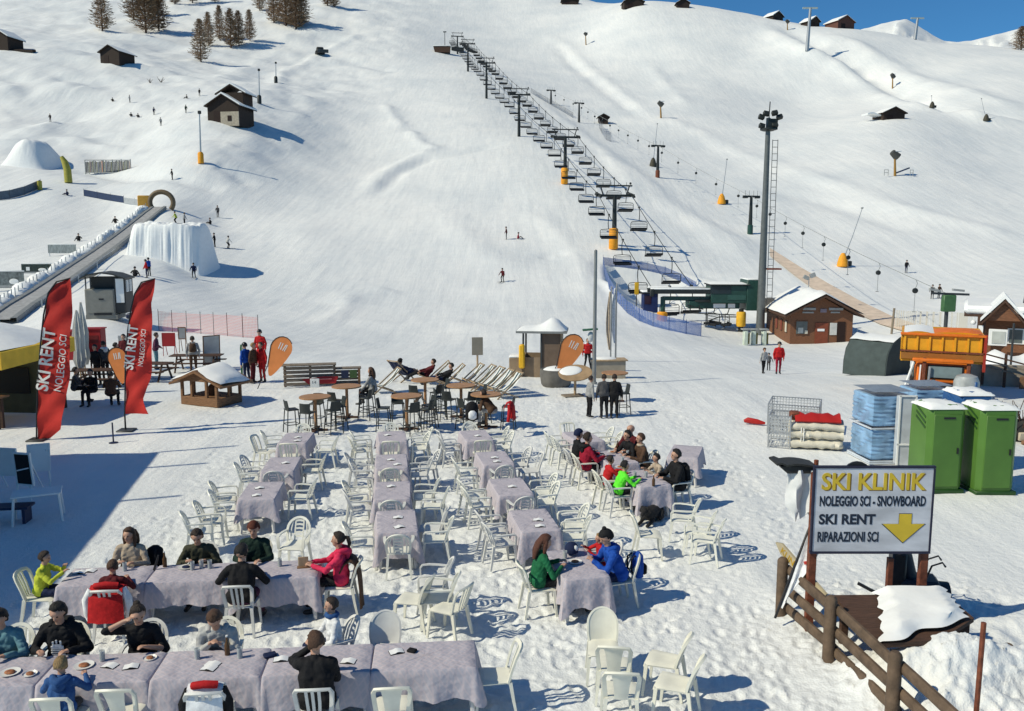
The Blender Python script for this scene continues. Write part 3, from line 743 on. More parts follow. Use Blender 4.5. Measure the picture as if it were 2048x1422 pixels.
def person(label, loc, rz, pose='sit', hgt=1.72, top='black', legs='black', hair='dark', style='short', hat=None, lean=.12, hands=None, head=(0, 0), vox=.012,
           skin=None, seat=.45, gloves=None, hood=None, group=None, extra=None, shoes=None, bulk=1.0, wide=.0, bare=0, twist=0.0, scarf=None, stride=.0, beltpack=None):
    k = hgt/1.72; B = Body(); sk = skin or SKIN
    mats = [sk, C[top] if isinstance(top, str) else top, C[legs], shoes or SHOE, C[gloves] if gloves else sk, EYE, LIP]
    t = thing('person', label, 'person', loc, rz, group)
    sp = Vector((math.sin(twist)*.15, math.sin(lean), math.cos(lean))).normalized()
    if pose == 'sit': P = Vector((0, -.02, seat+.085))
    elif pose == 'recline': P = Vector((0, -.05, .36)); 
    elif pose == 'ski': P = Vector((0, -.14*k, .80*k))
    elif pose == 'snow': P = Vector((0, 0, .13))
    else: P = Vector((0, 0, .93*k))
    X = Vector((1, 0, 0)); bk = bulk
    Ch = P+sp*.27*k; N = P+sp*.47*k; Hd = N+Vector((0, .02+.06*max(0, head[1]), .165))*k+sp*.02*k
    # torso
    B.cap(P+X*.075*k, P-X*.075*k, .118*k*bk, .118*k*bk, 2)
    B.cap(P+sp*.06*k+X*.06*k, Ch+X*.075*k, .118*k*bk, .122*k*bk, 1); B.cap(P+sp*.06*k-X*.06*k, Ch-X*.075*k, .118*k*bk, .122*k*bk, 1)
    B.cap(Ch+X*.08*k, N-sp*.06*k+X*.06*k, .118*k*bk, .095*k*bk, 1); B.cap(Ch-X*.08*k, N-sp*.06*k-X*.06*k, .118*k*bk, .095*k*bk, 1)
    B.cap(N-sp*.045*k+X*.145*k, N-sp*.045*k-X*.145*k, .072*k*bk, .072*k*bk, 1)
    B.cap(N-sp*.03*k, N+sp*.035*k, .075*k, .062*k, 1)
    B.cap(N, Hd-Vector((0, 0, .05))*k, .055*k, .055*k, 0)
    B.cap(P+sp*.10*k+Vector((0,.012,0)), N-sp*.10*k+Vector((0,.012,0)), .118*k*bk, .092*k*bk, 1); B.cap(P+sp*.10*k-Vector((0,.03,0)), N-sp*.10*k-Vector((0,.02,0)), .112*k*bk, .088*k*bk, 1)
    B.cap(P+sp*.03*k+X*.085*k, P+sp*.03*k-X*.085*k, .132*k*bk, .132*k*bk, 1)
    # head
    RH = (Matrix.Rotation(head[0], 3, 'Z') @ Matrix.Rotation(-head[1], 3, 'X'))
    hp = lambda x, y, z: Hd+RH @ Vector((x, y, z))*k
    B.cap(hp(0,-.022,.022), hp(0,.012,.024), .092*k, .088*k, 0); B.cap(hp(0,.02,-.01), hp(0,.042,-.055), .074*k, .050*k, 0)
    B.cap(hp(0,.088,.012), hp(0,.104,-.018), .011*k, .017*k, 0)
    for sx in (-1, 1): B.cap(hp(sx*.088,-.012,.018), hp(sx*.086,-.008,-.02), .016*k, .011*k, 0)
    eyes = [(hp(sx*.034,.091,.020), .0135*k) for sx in (-1, 1)]; mouth = hp(0,.090,-.050)
    # legs
    for i, sx in enumerate((-1, 1)):
        h = P+X*sx*.09*k
        if pose == 'sit': kn = Vector((sx*(.115+wide), P.y+.43*k, P.z-.01)); an = Vector((sx*(.12+wide), kn.y+.02, max(.085, kn.z-.44*k)))
        elif pose == 'recline': kn = P+Vector((sx*.11, .42*k, .10)); an = kn+Vector((sx*.01, .36*k, -.2))
        elif pose == 'ski': kn = Vector((sx*.13*k, .10*k, .47*k)); an = Vector((sx*.13*k, -.05*k, .10*k))
        elif pose == 'snow': kn = P+Vector((sx*.15, .36*k, .22)); an = P+Vector((sx*.16, .66*k, -.05))
        else:
            st = stride*sx; kn = Vector((sx*.10*k, .03*k+st*.5*k, .50*k)); an = Vector((sx*(.11*k+wide), st*k-.01, .085*k))
        B.cap(h, kn, .095*k*bk, .068*k*bk, 2); B.cap(kn, an+Vector((0, 0, .03)), .066*k*bk, .052*k*bk, 2)
        B.cap(an+Vector((0, 0, .05)), an-Vector((0, 0, .02)), .056*k, .056*k, 3); B.cap(an+Vector((0, -.03, -.035))*k, an+Vector((sx*.02, .14, -.05))*k, .045*k, .038*k, 3)
    # arms and hands
    if hands is None: hands = ((-.16,.40,.77), (.16,.40,.77)) if pose == 'sit' else ((-.26,.05,.82*k), (.26,.05,.82*k))
    for i, sx in enumerate((-1, 1)):
        Sh = N-sp*.05*k+X*sx*.185*k; T = Vector(hands[i])
        pole = Vector((sx*.75,-.35,-.8)) if T.z < Sh.z+.05 else Vector((sx*.8,-.2,-.7))
        El, Wr = _ik(Sh, T, .29*k, .255*k, pole)
        br = bare
        B.cap(Sh, El, .066*k*bk, .053*k*bk, 1)
        if br: B.cap(El, El+(Wr-El)*.12, .05*k, .048*k, 1); B.cap(El+(Wr-El)*.12, Wr, .042*k, .030*k, 0)
        else: B.cap(El, Wr, .052*k*bk, .040*k*bk, 1)
        q = (Wr-El).normalized(); sd = q.cross(Vector((0, 0, 1)))
        if sd.length < .05: sd = Vector((1, 0, 0))
        sd.normalize(); nn = sd.cross(q)                               # nn points up from the back of the hand
        if nn.z < 0: nn = -nn
        g = 1.25 if gloves else 1.0
        B.cap(Wr, Wr+q*.035*k, .027*k*g, .026*k*g, 4)
        for u in (-.018, .018): B.cap(Wr+q*.03*k+sd*u*k, Wr+q*.085*k+sd*u*1.25*k, .019*k*g, .016*k*g, 4)
        for f, ln in ((-.033,.060), (-.011,.074), (.011,.070), (.031,.052)):
            a = Wr+q*.088*k+sd*f*k; b1 = a+(q*.8-nn*.35)*ln*.55*k; b2 = b1+(q*.45-nn*.85)*ln*.55*k
            B.cap(a, b1, .0095*k*g, .009*k*g, 4); B.cap(b1, b2, .009*k*g, .0078*k*g, 4)
        inn = sd if (sd.x*sx < 0) else -sd
        a = Wr+q*.035*k+inn*.022*k; b1 = a+(q*.55+inn*.7-nn*.2)*.035*k; B.cap(a, b1, .0125*k*g, .011*k*g, 4); B.cap(b1, b1+(q*.9-nn*.4)*.03*k, .0105*k*g, .009*k*g, 4)
    me = B.mesh('body', mats, vox*k**.5, eyes if vox < .016 else [], mouth if vox < .016 else None, RH)
    o = bpy.data.objects.new('body', me); COL.objects.link(o); o.parent = t
    hr = (.094*k, .112*k, .122*k); hc = hp(0,-.006,.018)
    sd_ = abs(hash(label)) % 999 if False else len(label)*7
    lo = n_ = 14 if vox < .016 else 9
    if hair and style != 'bald' and hat != 'helmet':
        m = shell(hc, RH, hr, lambda d: d.z > .52-.25*d.y*(-1) if d.y > .25 else (d.z > -.55-.35*d.y if d.y < .1 else d.z > .15), 0, 24, n_, 1.10, .8, .045, sd_)
        if style == 'long':
            m.tube([hp(0,-.075,.06), hp(0,-.115,-.05), hp(0,-.125,-.17), hp(0,-.11,-.30)], [.075*k,.088*k,.082*k,.045*k], 10, flat=(1.15,.55,(0,1,0)))
            for sx in (-1, 1): m.tube([hp(sx*.078,-.01,.05), hp(sx*.098,-.01,-.06), hp(sx*.092,.01,-.20)], [.03*k,.036*k,.02*k], 7)
        if style == 'tail': m.tube([hp(0,-.10,.05), hp(0,-.16,.04), hp(0,-.185,-.06), hp(0,-.17,-.16)], [.028*k,.036*k,.034*k,.012*k], 8)
        if style == 'bun': m.ell(hp(0,-.08,.12), (.048*k,.048*k,.042*k), 10, 8)
        m.build('hair', HAIRS[hair], t, 60)
    if hat:
        kind, hm = (hat, 'black') if isinstance(hat, str) else hat
        hmat = C[hm]
        if kind == 'helmet': shell(hc, RH, hr, lambda d: d.z > (.25 if d.y > .3 else -.35), 0, 18, 12, 1.22, .8).build('helmet', mat(hm+'_shell', tuple(C[hm].node_tree.nodes['Color Ramp'].color_ramp.elements[1].color[:3]), .3), t, 60)
        elif kind == 'cap':
            m = shell(hc, RH, hr, lambda d: d.z > .22, 0, 18, 12, 1.14, .8); m.ell(hp(0,.12,.05), (.07*k,.075*k,.012*k), 10, 6); m.build('cap', hmat, t, 60)
        else:
            m = shell(hc, RH, hr, lambda d: d.z > (.30 if d.y > .2 else -.05-.2*(d.y < -.3)), 0, 20, 14, 1.17, .8)
            if kind == 'pompom': m.ell(hp(0,-.02,.165), (.038*k,.038*k,.036*k), 10, 8)
            m.build('beanie', hmat, t, 60)
    if hood:
        m = MB(); b = N+sp*.02*k
        m.tube([b+Vector((-.10,.045,-.02))*k, b+Vector((-.115,-.03,.015))*k, b+Vector((-.07,-.105,.0))*k, b+Vector((0,-.135,-.03))*k, b+Vector((.07,-.105,.0))*k, b+Vector((.115,-.03,.015))*k, b+Vector((.10,.045,-.02))*k],
               [.03*k,.045*k,.058*k,.075*k,.058*k,.045*k,.03*k], 10)
        m.ell(b+Vector((0,-.125,-.08))*k, (.10*k,.05*k,.10*k), 12, 8)
        m.build('hood', C[hood], t, 60)
    if scarf: 
        m = MB(); m.tube([N+Vector((.075*math.cos(a), .07*math.sin(a)+.01, .03)) for a in [2*PI*i/10 for i in range(11)]], .034, 8); m.build('scarf', C[scarf], t, 60)
    if beltpack:
        m = MB(); c0 = Ch-Vector((0, .21, 0))+sp*.02
        m.tube([c0-sp*.20, c0-sp*.17, c0+sp*.12, c0+sp*.2], [.07,.14,.13,.06], 8, flat=(1.15,.65,(0,1,0)))
        for sx in (-1, 1): m.tube([c0+sp*.16+X*sx*.09, N+X*sx*.10+Vector((0, 0, .055)), Ch+X*sx*.12+Vector((0, .13, 0)), Ch+X*sx*.15-sp*.12], .017, 5)
        m.build('backpack', C[beltpack], t, 60)
    return t
# ---------------------------------------------------------------- people at the tables
def seat_at(px, py): return AT(px, py, .45)
def sit(label, p, rz, kd='arch', ar=1, chair_label=None, **kw):
    q = Vector((p[0], p[1], .005))
    if chair_label: chair(kd, ar, q, rz, chair_label)
    return person(label, q, rz, 'sit', **kw)
V1 = .0105
# second row
def r2(x, side, off=.62): return local(ROW2[1], YW2, x, (off if side == 'far' else -off))
e = local(ROW2[0], YW2, -1.0, -.02)
sit('child in a yellow jacket eating at the left table end', e, YW2-PI/2, 'slat', 0, 'white chair of the yellow jacketed child at the left table end', hgt=1.38, top='yellow', legs='navy', hair='dark', lean=.18, hands=((-.06,.34,.90), (.10,.36,.84)), vox=V1, head=(0,.15))
sit('long-haired woman in a pale top facing the camera', r2(-1.18, 'far', .66), YW2+PI, 'arch', 1, 'white armchair of the long-haired woman in the second row', hgt=1.66, top='beige', legs='denim', hair='brown', style='long', vox=V1, hands=((-.14,.30,.78), (.10,.28,.79)), head=(-.25,.1))
sit('man in a dark camouflage jacket bent over his food', r2(-.06, 'far', .70), YW2+PI, 'arch', 1, 'white armchair of the camouflage jacket in the second row', top='camo', legs='black', hair='dark', lean=.42, hands=((-.17,.36,.78), (.15,.36,.78)), vox=V1, head=(.1,.5), bulk=1.08)
sit('person in a dark green jacket and reddish knit cap', r2(.82, 'far', .70), YW2+PI, 'slat', 0, 'white chair of the reddish knit cap in the second row', top='darkgreen', legs='black', hat=('beanie', 'rust'), hair=None, lean=.12, vox=V1, head=(0,.2), bulk=1.04)
e = local(ROW2[2], YW2, .98, -.02)
sit('woman in a pink jacket at the right table end', e, YW2+PI/2, 'slat', 0, 'white chair with a brown coat over it, under the pink jacket', top='pink', legs='black', hair='dark', style='tail', hgt=1.70, lean=.05, hands=((-.10,.42,.80), (.12,.44,.79)), vox=V1, hood='pink', bulk=1.05)
sit('child with brown hair in front of a red and white jacket', r2(-1.05, 'near', .60), YW2, 'slat', 0, 'white chair with a red and white jacket over it', hgt=1.40, top='maroon', legs='navy', hair='brown', lean=.2, vox=V1, hands=((-.13,.32,.775), (.13,.32,.775)))
sit('man in black seen from behind on a slatted chair', r2(.86, 'near', .62), YW2, 'slat', 0, 'white slatted chair of the man in black, second row', hgt=1.78, top='black', legs='purple', hair='black', lean=.25, vox=V1, hands=((-.28,.40,.80), (.20,.38,.80)), head=(-.35,.2), bulk=1.08, wide=.08)
# nearest row
def r1(x, side, off=.64): return local(ROW1[2], YW1, x, (off if side == 'far' else -off))
def X1(px, side, off):
    lo, hi = -5.0, 5.0
    for _ in range(40):
        m_ = (lo+hi)/2; q = r1(m_, side, off)
        if proj((q[0], q[1], 1.0))[0] < px: lo = m_
        else: hi = m_
    return lo
X1_old = lambda px, py, z: (Matrix.Rotation(-YW1, 2) @ (Vector((AT(px, py, z).x, AT(px, py, z).y))-Vector((ROW1[2].x, ROW1[2].y)))).x
sit('person in a faded teal jacket at the left picture edge', r1(X1(14,'far',.72), 'far', .72), YW1+PI, 'arch', 1, 'white armchair of the teal jacket at the left picture edge', top='teal', legs='black', hair='black', hgt=1.7, lean=.3, vox=V1, head=(0,.4), bulk=1.08)
pm = sit('man in a black hooded sweater with a white print', r1(X1(128,'far',.72), 'far', .72), YW1+PI, 'arch', 1, 'white armchair of the black hooded sweater, nearest row', hgt=1.80, top='black', legs='denim', hair='black', lean=.22, vox=V1, hood='black', bulk=1.14, hands=((-.20,.34,.78), (.18,.34,.78)), head=(-.1,.45))
pt = MB()
for i, (zz, hw) in enumerate([(0,.085), (.035,.09), (.07,.085), (.115,.08), (.15,.06)]):
    pt.box((0, 0, zz), (hw*2, .010, .024 if i != 3 else .05), b=.003)
pt.box((-.05, 0, .195), (.02,.01,.04)); pt.box((.0, 0, .205), (.018,.01,.05)); pt.box((.045, 0, .19), (.02,.01,.035))
o = pt.build('chest_print', C['white'], pm); o.location = (0, .205, .66); o.rotation_euler = (-.22, 0, 0)
sit('person in a black T-shirt leaning the head on one hand', r1(X1(287,'far',.72), 'far', .72), YW1+PI, 'arch', 1, 'white armchair of the black T-shirt, nearest row', top='black', legs='black', hair='dark', style='bun', lean=.34, vox=V1, bare=1, hands=((-.16,.34,.79), (.13,.30,1.13)), head=(.55,.35), bulk=1.06)
sit('person in a grey hooded sweater with the head bowed low', r1(X1(442,'far',.70), 'far', .70), YW1+PI, 'arch', 1, 'white armchair of the grey hooded sweater, nearest row', top='lightgrey', legs='denim', hair='brown', lean=.52, vox=V1, hood='lightgrey', hands=((-.10,.36,.80), (.08,.34,.80)), head=(.05,.95), bulk=1.08)
sit('dark-haired boy in a pale blue top turned sideways', r1(X1(665,'far',.78), 'far', .78), YW1+PI*.62, 'arch', 1, 'white armchair of the boy in pale blue, nearest row', hgt=1.45, top='white', legs='navy', hair='dark', lean=.05, vox=V1, hands=((-.14,.26,.62), (.14,.26,.62)), scarf='midblue')
sit('small fair-haired child in a blue hooded jacket, from behind', r1(X1(119,'near',.60), 'near', .60), YW1, 'splat', 0, 'splat-backed white chair of the blue hooded jacket', hgt=1.36, top='midblue', legs='darkgrey', hair='blond', lean=.15, vox=V1, hood='midblue', hands=((-.17,.30,.775), (.15,.32,.775)))
sit('man in a black jacket drinking, seen from behind', r1(X1(632,'near',.64), 'near', .64), YW1, 'slat', 0, 'slatted white chair of the man drinking, nearest row', hgt=1.80, top='black', legs='darkgrey', hair='brown', lean=.15, vox=V1, hands=((-.12,.26,1.06), (.02,.36,.80)), head=(.75,.05), bulk=1.12, twist=-.2)
# the pair at the small table
e = local(FTAB, YWF, -.12, .66)
sit('woman in a green jacket with curly dark hair', e, YWF-PI, 'slat', 0, 'pale chair of the green jacket', hgt=1.68, top='green', legs='black', hair='auburn', style='long', lean=.2, vox=.011, hands=((-.12,.38,.79), (.16,.34,.79)), head=(0,.3))
e = local(FTAB, YWF, -.15, -.70)
pb = sit('person in a bright blue jacket and black bobble hat', e, YWF, 'arch', 0, 'white chair of the blue jacket', hgt=1.76, top='blue', legs='navy', hat=('pompom', 'black'), hair=None, lean=.40, vox=.011, hands=((-.06,.44,.80), (.16,.40,.79)), head=(.1,.35), bulk=1.12, hood='blue')
e = local(FTAB, YWF, .42, -.62)
sit('small child in a red jacket beside the blue jacket', e, YWF, 'arch', 1, 'white chair of the small child in red', hgt=1.10, top='red', legs='navy', hair='blond', lean=.2, vox=.012, hands=((-.12,.28,.79), (.12,.28,.79)))
# the occupied column
def dc(i, x, s): return local(DCOL[i][0], DCOL[i][1], x, s)
yd = DCOL[0][1]; L_, R_ = yd-PI, yd            # facing right / facing left
V2 = .0145
sit('person in black and white by the back table of the occupied column', dc(1, .62, .74), L_, 'arch', 1, 'chair of the black and white jacket, occupied column', top='black', legs='navy', hair='black', hat=('beanie', 'navy'), vox=V2, lean=.1)
sit('person in a crimson jacket with a dark hood', dc(1, .05, .72), L_, 'arch', 1, 'chair of the crimson jacket, occupied column', top='crimson', legs='black', hair='dark', hood='black', vox=V2, lean=.1, hgt=1.8, bulk=1.1)
sit('child in a bright red jacket between crimson and neon green', dc(0, .42, .70), L_, 'arch', 1, 'chair of the child in bright red, occupied column', top='red', legs='black', hair='dark', vox=V2, hgt=1.4, lean=.2)
sit('child in a neon green jacket reaching across the table', dc(0, -.18, .68), L_, 'arch', 1, 'chair of the neon green jacket, occupied column', top='neon', legs='black', hair='black', vox=V2, hgt=1.5, lean=.38, hands=((-.1,.46,.78), (.14,.44,.78)))
sit('bald man in a dark coat facing the camera, occupied column', dc(1, .62, -.72), R_+.5, 'arch', 1, 'chair of the bald man, occupied column', top='maroon', legs='black', style='bald', vox=V2, hgt=1.82, bulk=1.1, lean=.05)
sit('person in black leaning over plates beside the bald man', dc(1, .30, -.62), R_+.25, 'arch', 1, 'chair of the person in black beside the bald man', top='black', legs='black', hair='black', vox=V2, lean=.35)
sit('person in a beige and brown jacket, occupied column', dc(1, -.20, -.70), R_, 'arch', 1, 'chair of the beige and brown jacket, occupied column', top='brown', legs='black', hair='brown', vox=V2, scarf='beige', lean=.2)
sit('child in beige and black leaning on the table, occupied column', dc(0, .42, -.66), R_, 'arch', 1, 'chair of the child in beige, occupied column', top='beige', legs='black', hair='black', vox=V2, hgt=1.4, lean=.45)
sit('man in a black jacket with sunglasses and backpack', dc(0, -.16, -.76), R_, 'arch', 1, 'chair of the sunglasses wearer, occupied column', top='black', legs='black', hair='black', vox=V2, hgt=1.82, bulk=1.12, lean=.12, beltpack='black')
# ---------------------------------------------------------------- coats and bags on chairs
def draped(label, cols, p, rz, nm='jacket', sleeves=True, wd=.24, ln=.62):
    t = thing(nm, label, 'jacket', (p[0], p[1], 0), rz)
    rd = random.Random(len(label)); rows = []
    prof = [(.0,.02,.40), (.01,-.02,.72), (.0,-.10,.86), (0,-.17,.90), (0,-.23,.87), (0,-.27,.74), (0,-.285,.58), (0,-.30,.42), (0,-.315,.86-ln)]
    for i, (a, y, z) in enumerate(prof[1:]):
        f = 1.0 if i < 4 else 1.0+.12*(i-4)/4
        rows.append([(u*wd*f, y-.035*(1-u*u)*(i > 3)+rd.uniform(-.012,.012), z-.03*abs(u)*(i < 5)+rd.uniform(-.012,.012)) for u in (-1,-.72,-.4,0,.4,.72,1)])
    MB().grid(rows, thick=.022).build('shell', C[cols[0]], t, 60)
    if sleeves:
        for sx in (-1, 1): MB().tube([(sx*wd*.95,-.2,.84), (sx*wd*1.25,-.22,.68), (sx*wd*1.25,-.2,.45), (sx*wd*1.15,-.17,.32)], [.05,.062,.055,.045], 8).build('sleeve', C[cols[1]], t, 60)
    if len(cols) > 2: MB().tube([(-wd*.7,-.22,.89), (0,-.27,.93), (wd*.7,-.22,.89)], .045, 8).build('collar', C[cols[2]], t, 60)
    return t
q = r2(-1.05, 'near', .60); draped('red jacket with white sleeves hung over the chair of the brown-haired child', ('red', 'white', 'red'), q, YW2, ln=.50)
q = local(ROW2[2], YW2, .98, -.02); draped('long brown coat hanging behind the pink jacket', ('brown', 'brown'), q, YW2+PI/2, 'coat', False, .20, .78)
q = r1(X1(418,'near',.62), 'near', .62); chair('slat', 0, q, YW1+.03, 'white chair carrying the red and white ski suit, nearest row')
draped('white ski suit with red shoulders and black stripes on a chair', ('white', 'black', 'red'), q, YW1+.03, 'ski_suit', True, .20, .74)
def backpack(label, p, rz, col, acc='black', sc=1.0):
    t = thing('backpack', label, 'backpack', p, rz, sc=sc)
    m = MB(); m.tube([(0,0,.0), (0,.0,.03), (0,.0,.25), (0,-.01,.40), (0,-.02,.45)], [.09,.155,.16,.13,.05], 12, flat=(1.0,.62,(0,1,0))); m.build('bag', C[col], t, 60)
    MB().tube([(0,-.1,.05), (0,-.12,.08), (0,-.12,.2), (0,-.09,.24)], [.06,.1,.1,.05], 10, flat=(1.0,.45,(0,1,0))).build('pocket', C[acc], t, 60)
    for sx in (-1, 1): MB().tube([(sx*.07,.07,.42), (sx*.09,.15,.36), (sx*.10,.15,.16), (sx*.10,.08,.05)], .016, 5).build('strap', C[acc], t, 60)
    return t
q = local(FTAB, YWF, -.15, -1.04); backpack('blue backpack hung on the chair behind the blue jacket', (q[0], q[1], .45), YWF, 'blue', 'black', .95)
q = r2(-.84, 'far', .80); backpack('black backpack standing beside the long-haired woman', (q[0], q[1], .46), YW2+PI-.3, 'black', 'black')
# ---------------------------------------------------------------- the black dog under the occupied table
def dog():
    p = AT(1303,1030,.12); t = thing('dog', 'black shaggy dog lying under the end of the occupied table', 'dog', (p.x, p.y, .0), R(150))
    B = Body(); B.cap((0,-.28,.17), (0,.10,.18), .15, .155, 0); B.cap((0,.10,.18), (0,.24,.20), .155, .12, 0); B.cap((0,.24,.22), (0,.36,.30), .10, .085, 0)
    B.cap((0,.38,.33), (0,.44,.33), .092, .075, 0); B.cap((0,.46,.31), (0,.56,.28), .052, .038, 0)
    for sx in (-1, 1):
        B.cap((sx*.07,.38,.40), (sx*.115,.37,.30), .03, .028, 0)
        B.cap((sx*.10,.18,.12), (sx*.11,.30,.05), .055, .04, 0); B.cap((sx*.11,.30,.05), (sx*.10,.52,.04), .04, .035, 0)
        B.cap((sx*.12,-.25,.13), (sx*.18,-.05,.09), .09, .06, 0); B.cap((sx*.18,-.05,.08), (sx*.17,-.24,.045), .05, .035, 0); B.cap((sx*.17,-.24,.045), (sx*.18,-.06,.035), .035, .03, 0)
    B.cap((0,-.40,.12), (.14,-.58,.06), .045, .03, 0)
    fur = mat('black_fur', (.018,.017,.018), .9, var=.4, vscale=40, bump=1.0, bscale=60)
    me = B.mesh('body', [fur, EYE, EYE], .012)
    o = bpy.data.objects.new('body', me); COL.objects.link(o); o.parent = t
    MB().ell((0,.595,.285), (.018,.014,.014), 8, 6).build('nose', EYE, t)
dog()
# ---------------------------------------------------------------- things lying on the tables
PLATE = mat('plate_glaze', (.78,.77,.74), .25, var=.03); FOOD = mat('food', (.32,.12,.05), .7, var=.4, vscale=30); GLASS = mat('brown_drink', (.10,.05,.02), .2); GLS = mat('clear_glass', (.6,.66,.68), .08, alpha=.45, spec=.8)
def plate(p, label, z=.722, food=FOOD, r=.12):
    t = thing('plate', label, 'plate', (p[0], p[1], z)); MB().lathe([(.06,0), (.07,.003), (r,.018), (r,.022), (.07,.008), (.001,.007)], 18).build('dish', PLATE, t)
    MB().ell((0,0,.02), (r*.55,r*.45,.022), 10, 6).build('food', food, t)
def glass(p, label, z=.722, m=GLASS, h=.14):
    t = thing('drinking_glass', label, 'glass', (p[0], p[1], z)); MB().lathe([(.028,0), (.034,.004), (.036,h), (.033,h), (.031,.012), (.001,.012)], 12).build('glass', GLS, t)
    MB().lathe([(.03,.013), (.032,h*.72), (.001,h*.72)], 12).build('drink', m, t)
def bottle(p, label, z=.722, m=None, h=.25):
    t = thing('bottle', label, 'bottle', (p[0], p[1], z)); MB().lathe([(.030,0), (.034,.005), (.034,h*.55), (.014,h*.74), (.013,h)], 12).build('body', m or GLASS, t); MB().lathe([(.0145,h-.005), (.015,h+.015), (.001,h+.016)], 10).build('cap', WHITE, t)
def on(px, py): return AT(px, py, .72)
plate(on(168,1333), 'white plate with a red meal before the blue hooded child'); plate(on(372,1136), 'dark blue tray-like plate beside the camouflage jacket', food=C['navy']); plate(on(20,1347), 'plate at the left picture edge of the nearest row')
for px, py, lb in [(220,1333,'opened white menu beside the red meal'), (262,1335,'white menu below the black T-shirt'), (425,1330,'white menu before the grey hooded sweater'), (418,1338,'second white menu before the grey hooded sweater'), (562,1320,'white menu left of the man drinking'), (697,1324,'white menu right of the man drinking'), (793,1305,'white menu at the right table of the nearest row'), (160,1146,'white menu by the yellow jacketed child'), (180,1143,'paper by the yellow child, nearer the woman')]:
    menu(on(px, py), YW1+rc.uniform(-.4,.4), lb, sz=(.19,.13))
for px, py, lb in [(385,1140,'dark glass before the camouflage jacket'), (403,1136,'glass of beer before the camouflage jacket'), (420,1137,'dark cup right of the beer glass'), (600,1128,'glass in front of the pink jacket'), (1270,955,'dark glass nearest the neon green jacket'), (1292,955,'dark glass at the end of the occupied table'), (1245,925,'glass in the middle of the occupied table'), (1255,912,'glass beside the beige jacket')]:
    glass(on(px, py), lb)
bottle(on(488,1126), 'clear water bottle left of the man in black', m=GLS); bottle(on(1307,972), 'dark bottle at the near end of the occupied table'); bottle(on(1235,900), 'dark bottle by the bald man')
for px, py, lb in [(1150,1125,'plate between the green and blue jackets'), (1225,905,'white plate before the crimson jacket'), (1240,935,'white plate before the bright red child')]: plate(on(px, py), lb)
p = on(1143,1110); t = thing('helmet', 'black and white ski helmet on the small table', 'helmet', (p.x, p.y, .72)); shell((0,0,.1), Matrix.Identity(3), (.12,.14,.13), lambda d: d.z > -.5, 0, 16, 10, 1.0, .7).build('shell', C['navy'], t, 60); MB().ell((.05,-.06,.14), (.06,.06,.055), 10, 8).build('goggle', WHITE, t)
p = on(607,1135); t = thing('menu_stand', 'small wooden menu stand in front of the pink jacket', 'stand', (p.x, p.y, .72), .2)
MB().box((0,0,.09), (.16,.02,.18), b=.004).build('board', WOOD_L, t); MB().box((0,0,.01), (.2,.1,.02), b=.004).build('foot', WOOD, t)
p = on(308,1140); t = tag(MB().tube([(0,0,.0), (.05,.02,.16), (.07,.03,.24)], [.02,.018,.012], 8).build('umbrella_handle', BLACK, loc=(p.x, p.y, .72)), 'short dark stick propped beside the red jacket', 'stick')
p = on(540,1313); tag(MB().box((0,0,.02), (.16,.11,.04), b=.012).build('glove', C['navy'], loc=(p.x, p.y, .722), rz=.5), 'dark glove lying left of the man drinking', 'glove')
p = on(824,1304); tag(MB().box((0,0,.02), (.12,.09,.04), b=.012).build('glove', C['black'], loc=(p.x, p.y, .722), rz=-.4), 'black glove beside the right end menu', 'glove')

for px,py,lb in [(300,1318,'small white saucer near the black T-shirt'),(60,1350,'white plate left of the blue hooded child')]: plate(on(px,py), lb, r=.085)
for px,py,lb in [(205,1322,'brown drink behind the opened menu'),(395,1318,'brown drink left of the grey hooded sweater'),(480,1316,'glass right of the grey hooded sweater'),(600,1338,'glass just left of the man drinking'),(250,1142,'glass before the long-haired woman'),(560,1133,'glass right of the man in black, second row'),(1130,1118,'glass in front of the green jacket')]: glass(on(px,py), lb)
bottle(on(330,1134), 'dark bottle between the red jacket and the camouflage jacket'); bottle(on(455,1310), 'dark bottle behind the grey hooded sweater menus')
for px,py,rz,lb,tp in [(184,782,R(175),'person in black seated at the table under the furled parasols','black'),(222,788,R(10),'person in dark brown seated with back to the camera by the paddle flag','brown'),(150,778,R(-70),'person in dark grey seated behind the taller red flag','darkgrey')]:
    p = AT(px,py,.5); person(lb, (p.x,p.y,0), rz, 'sit', top=tp, legs='black', hair='black', vox=.022, group='people standing by the left hand stalls')
# ================================================================ left side and middle distance
YEL = mat('yellow_canvas', (.80,.50,.05), .8, var=.1); ORANGE = mat('orange_canvas', (.80,.27,.08), .7, var=.08); REDF = mat('red_flag', (.60,.032,.024), .7, var=.16, vscale=1.4, bump=.6, bscale=3)
REDB = mat('red_board', (.30,.012,.015), .6); GREENP = mat('green_paint', (.02,.11,.05), .5); GREYB = mat('grey_board', (.30,.31,.31), .7)
FSNOW = mat('fresh_snow', (.82,.83,.83), .65, var=.03, bump=.5, bscale=4, spec=.25)
ORP = mat('orange_pad', (.80,.27,.02), .6, var=.12); YELP = mat('yellow_paint', (.75,.43,.02), .5)
NAVYP = mat('navy_board', (.012,.02,.06), .6); CHALK = mat('chalkboard', (.008,.008,.009), .6)
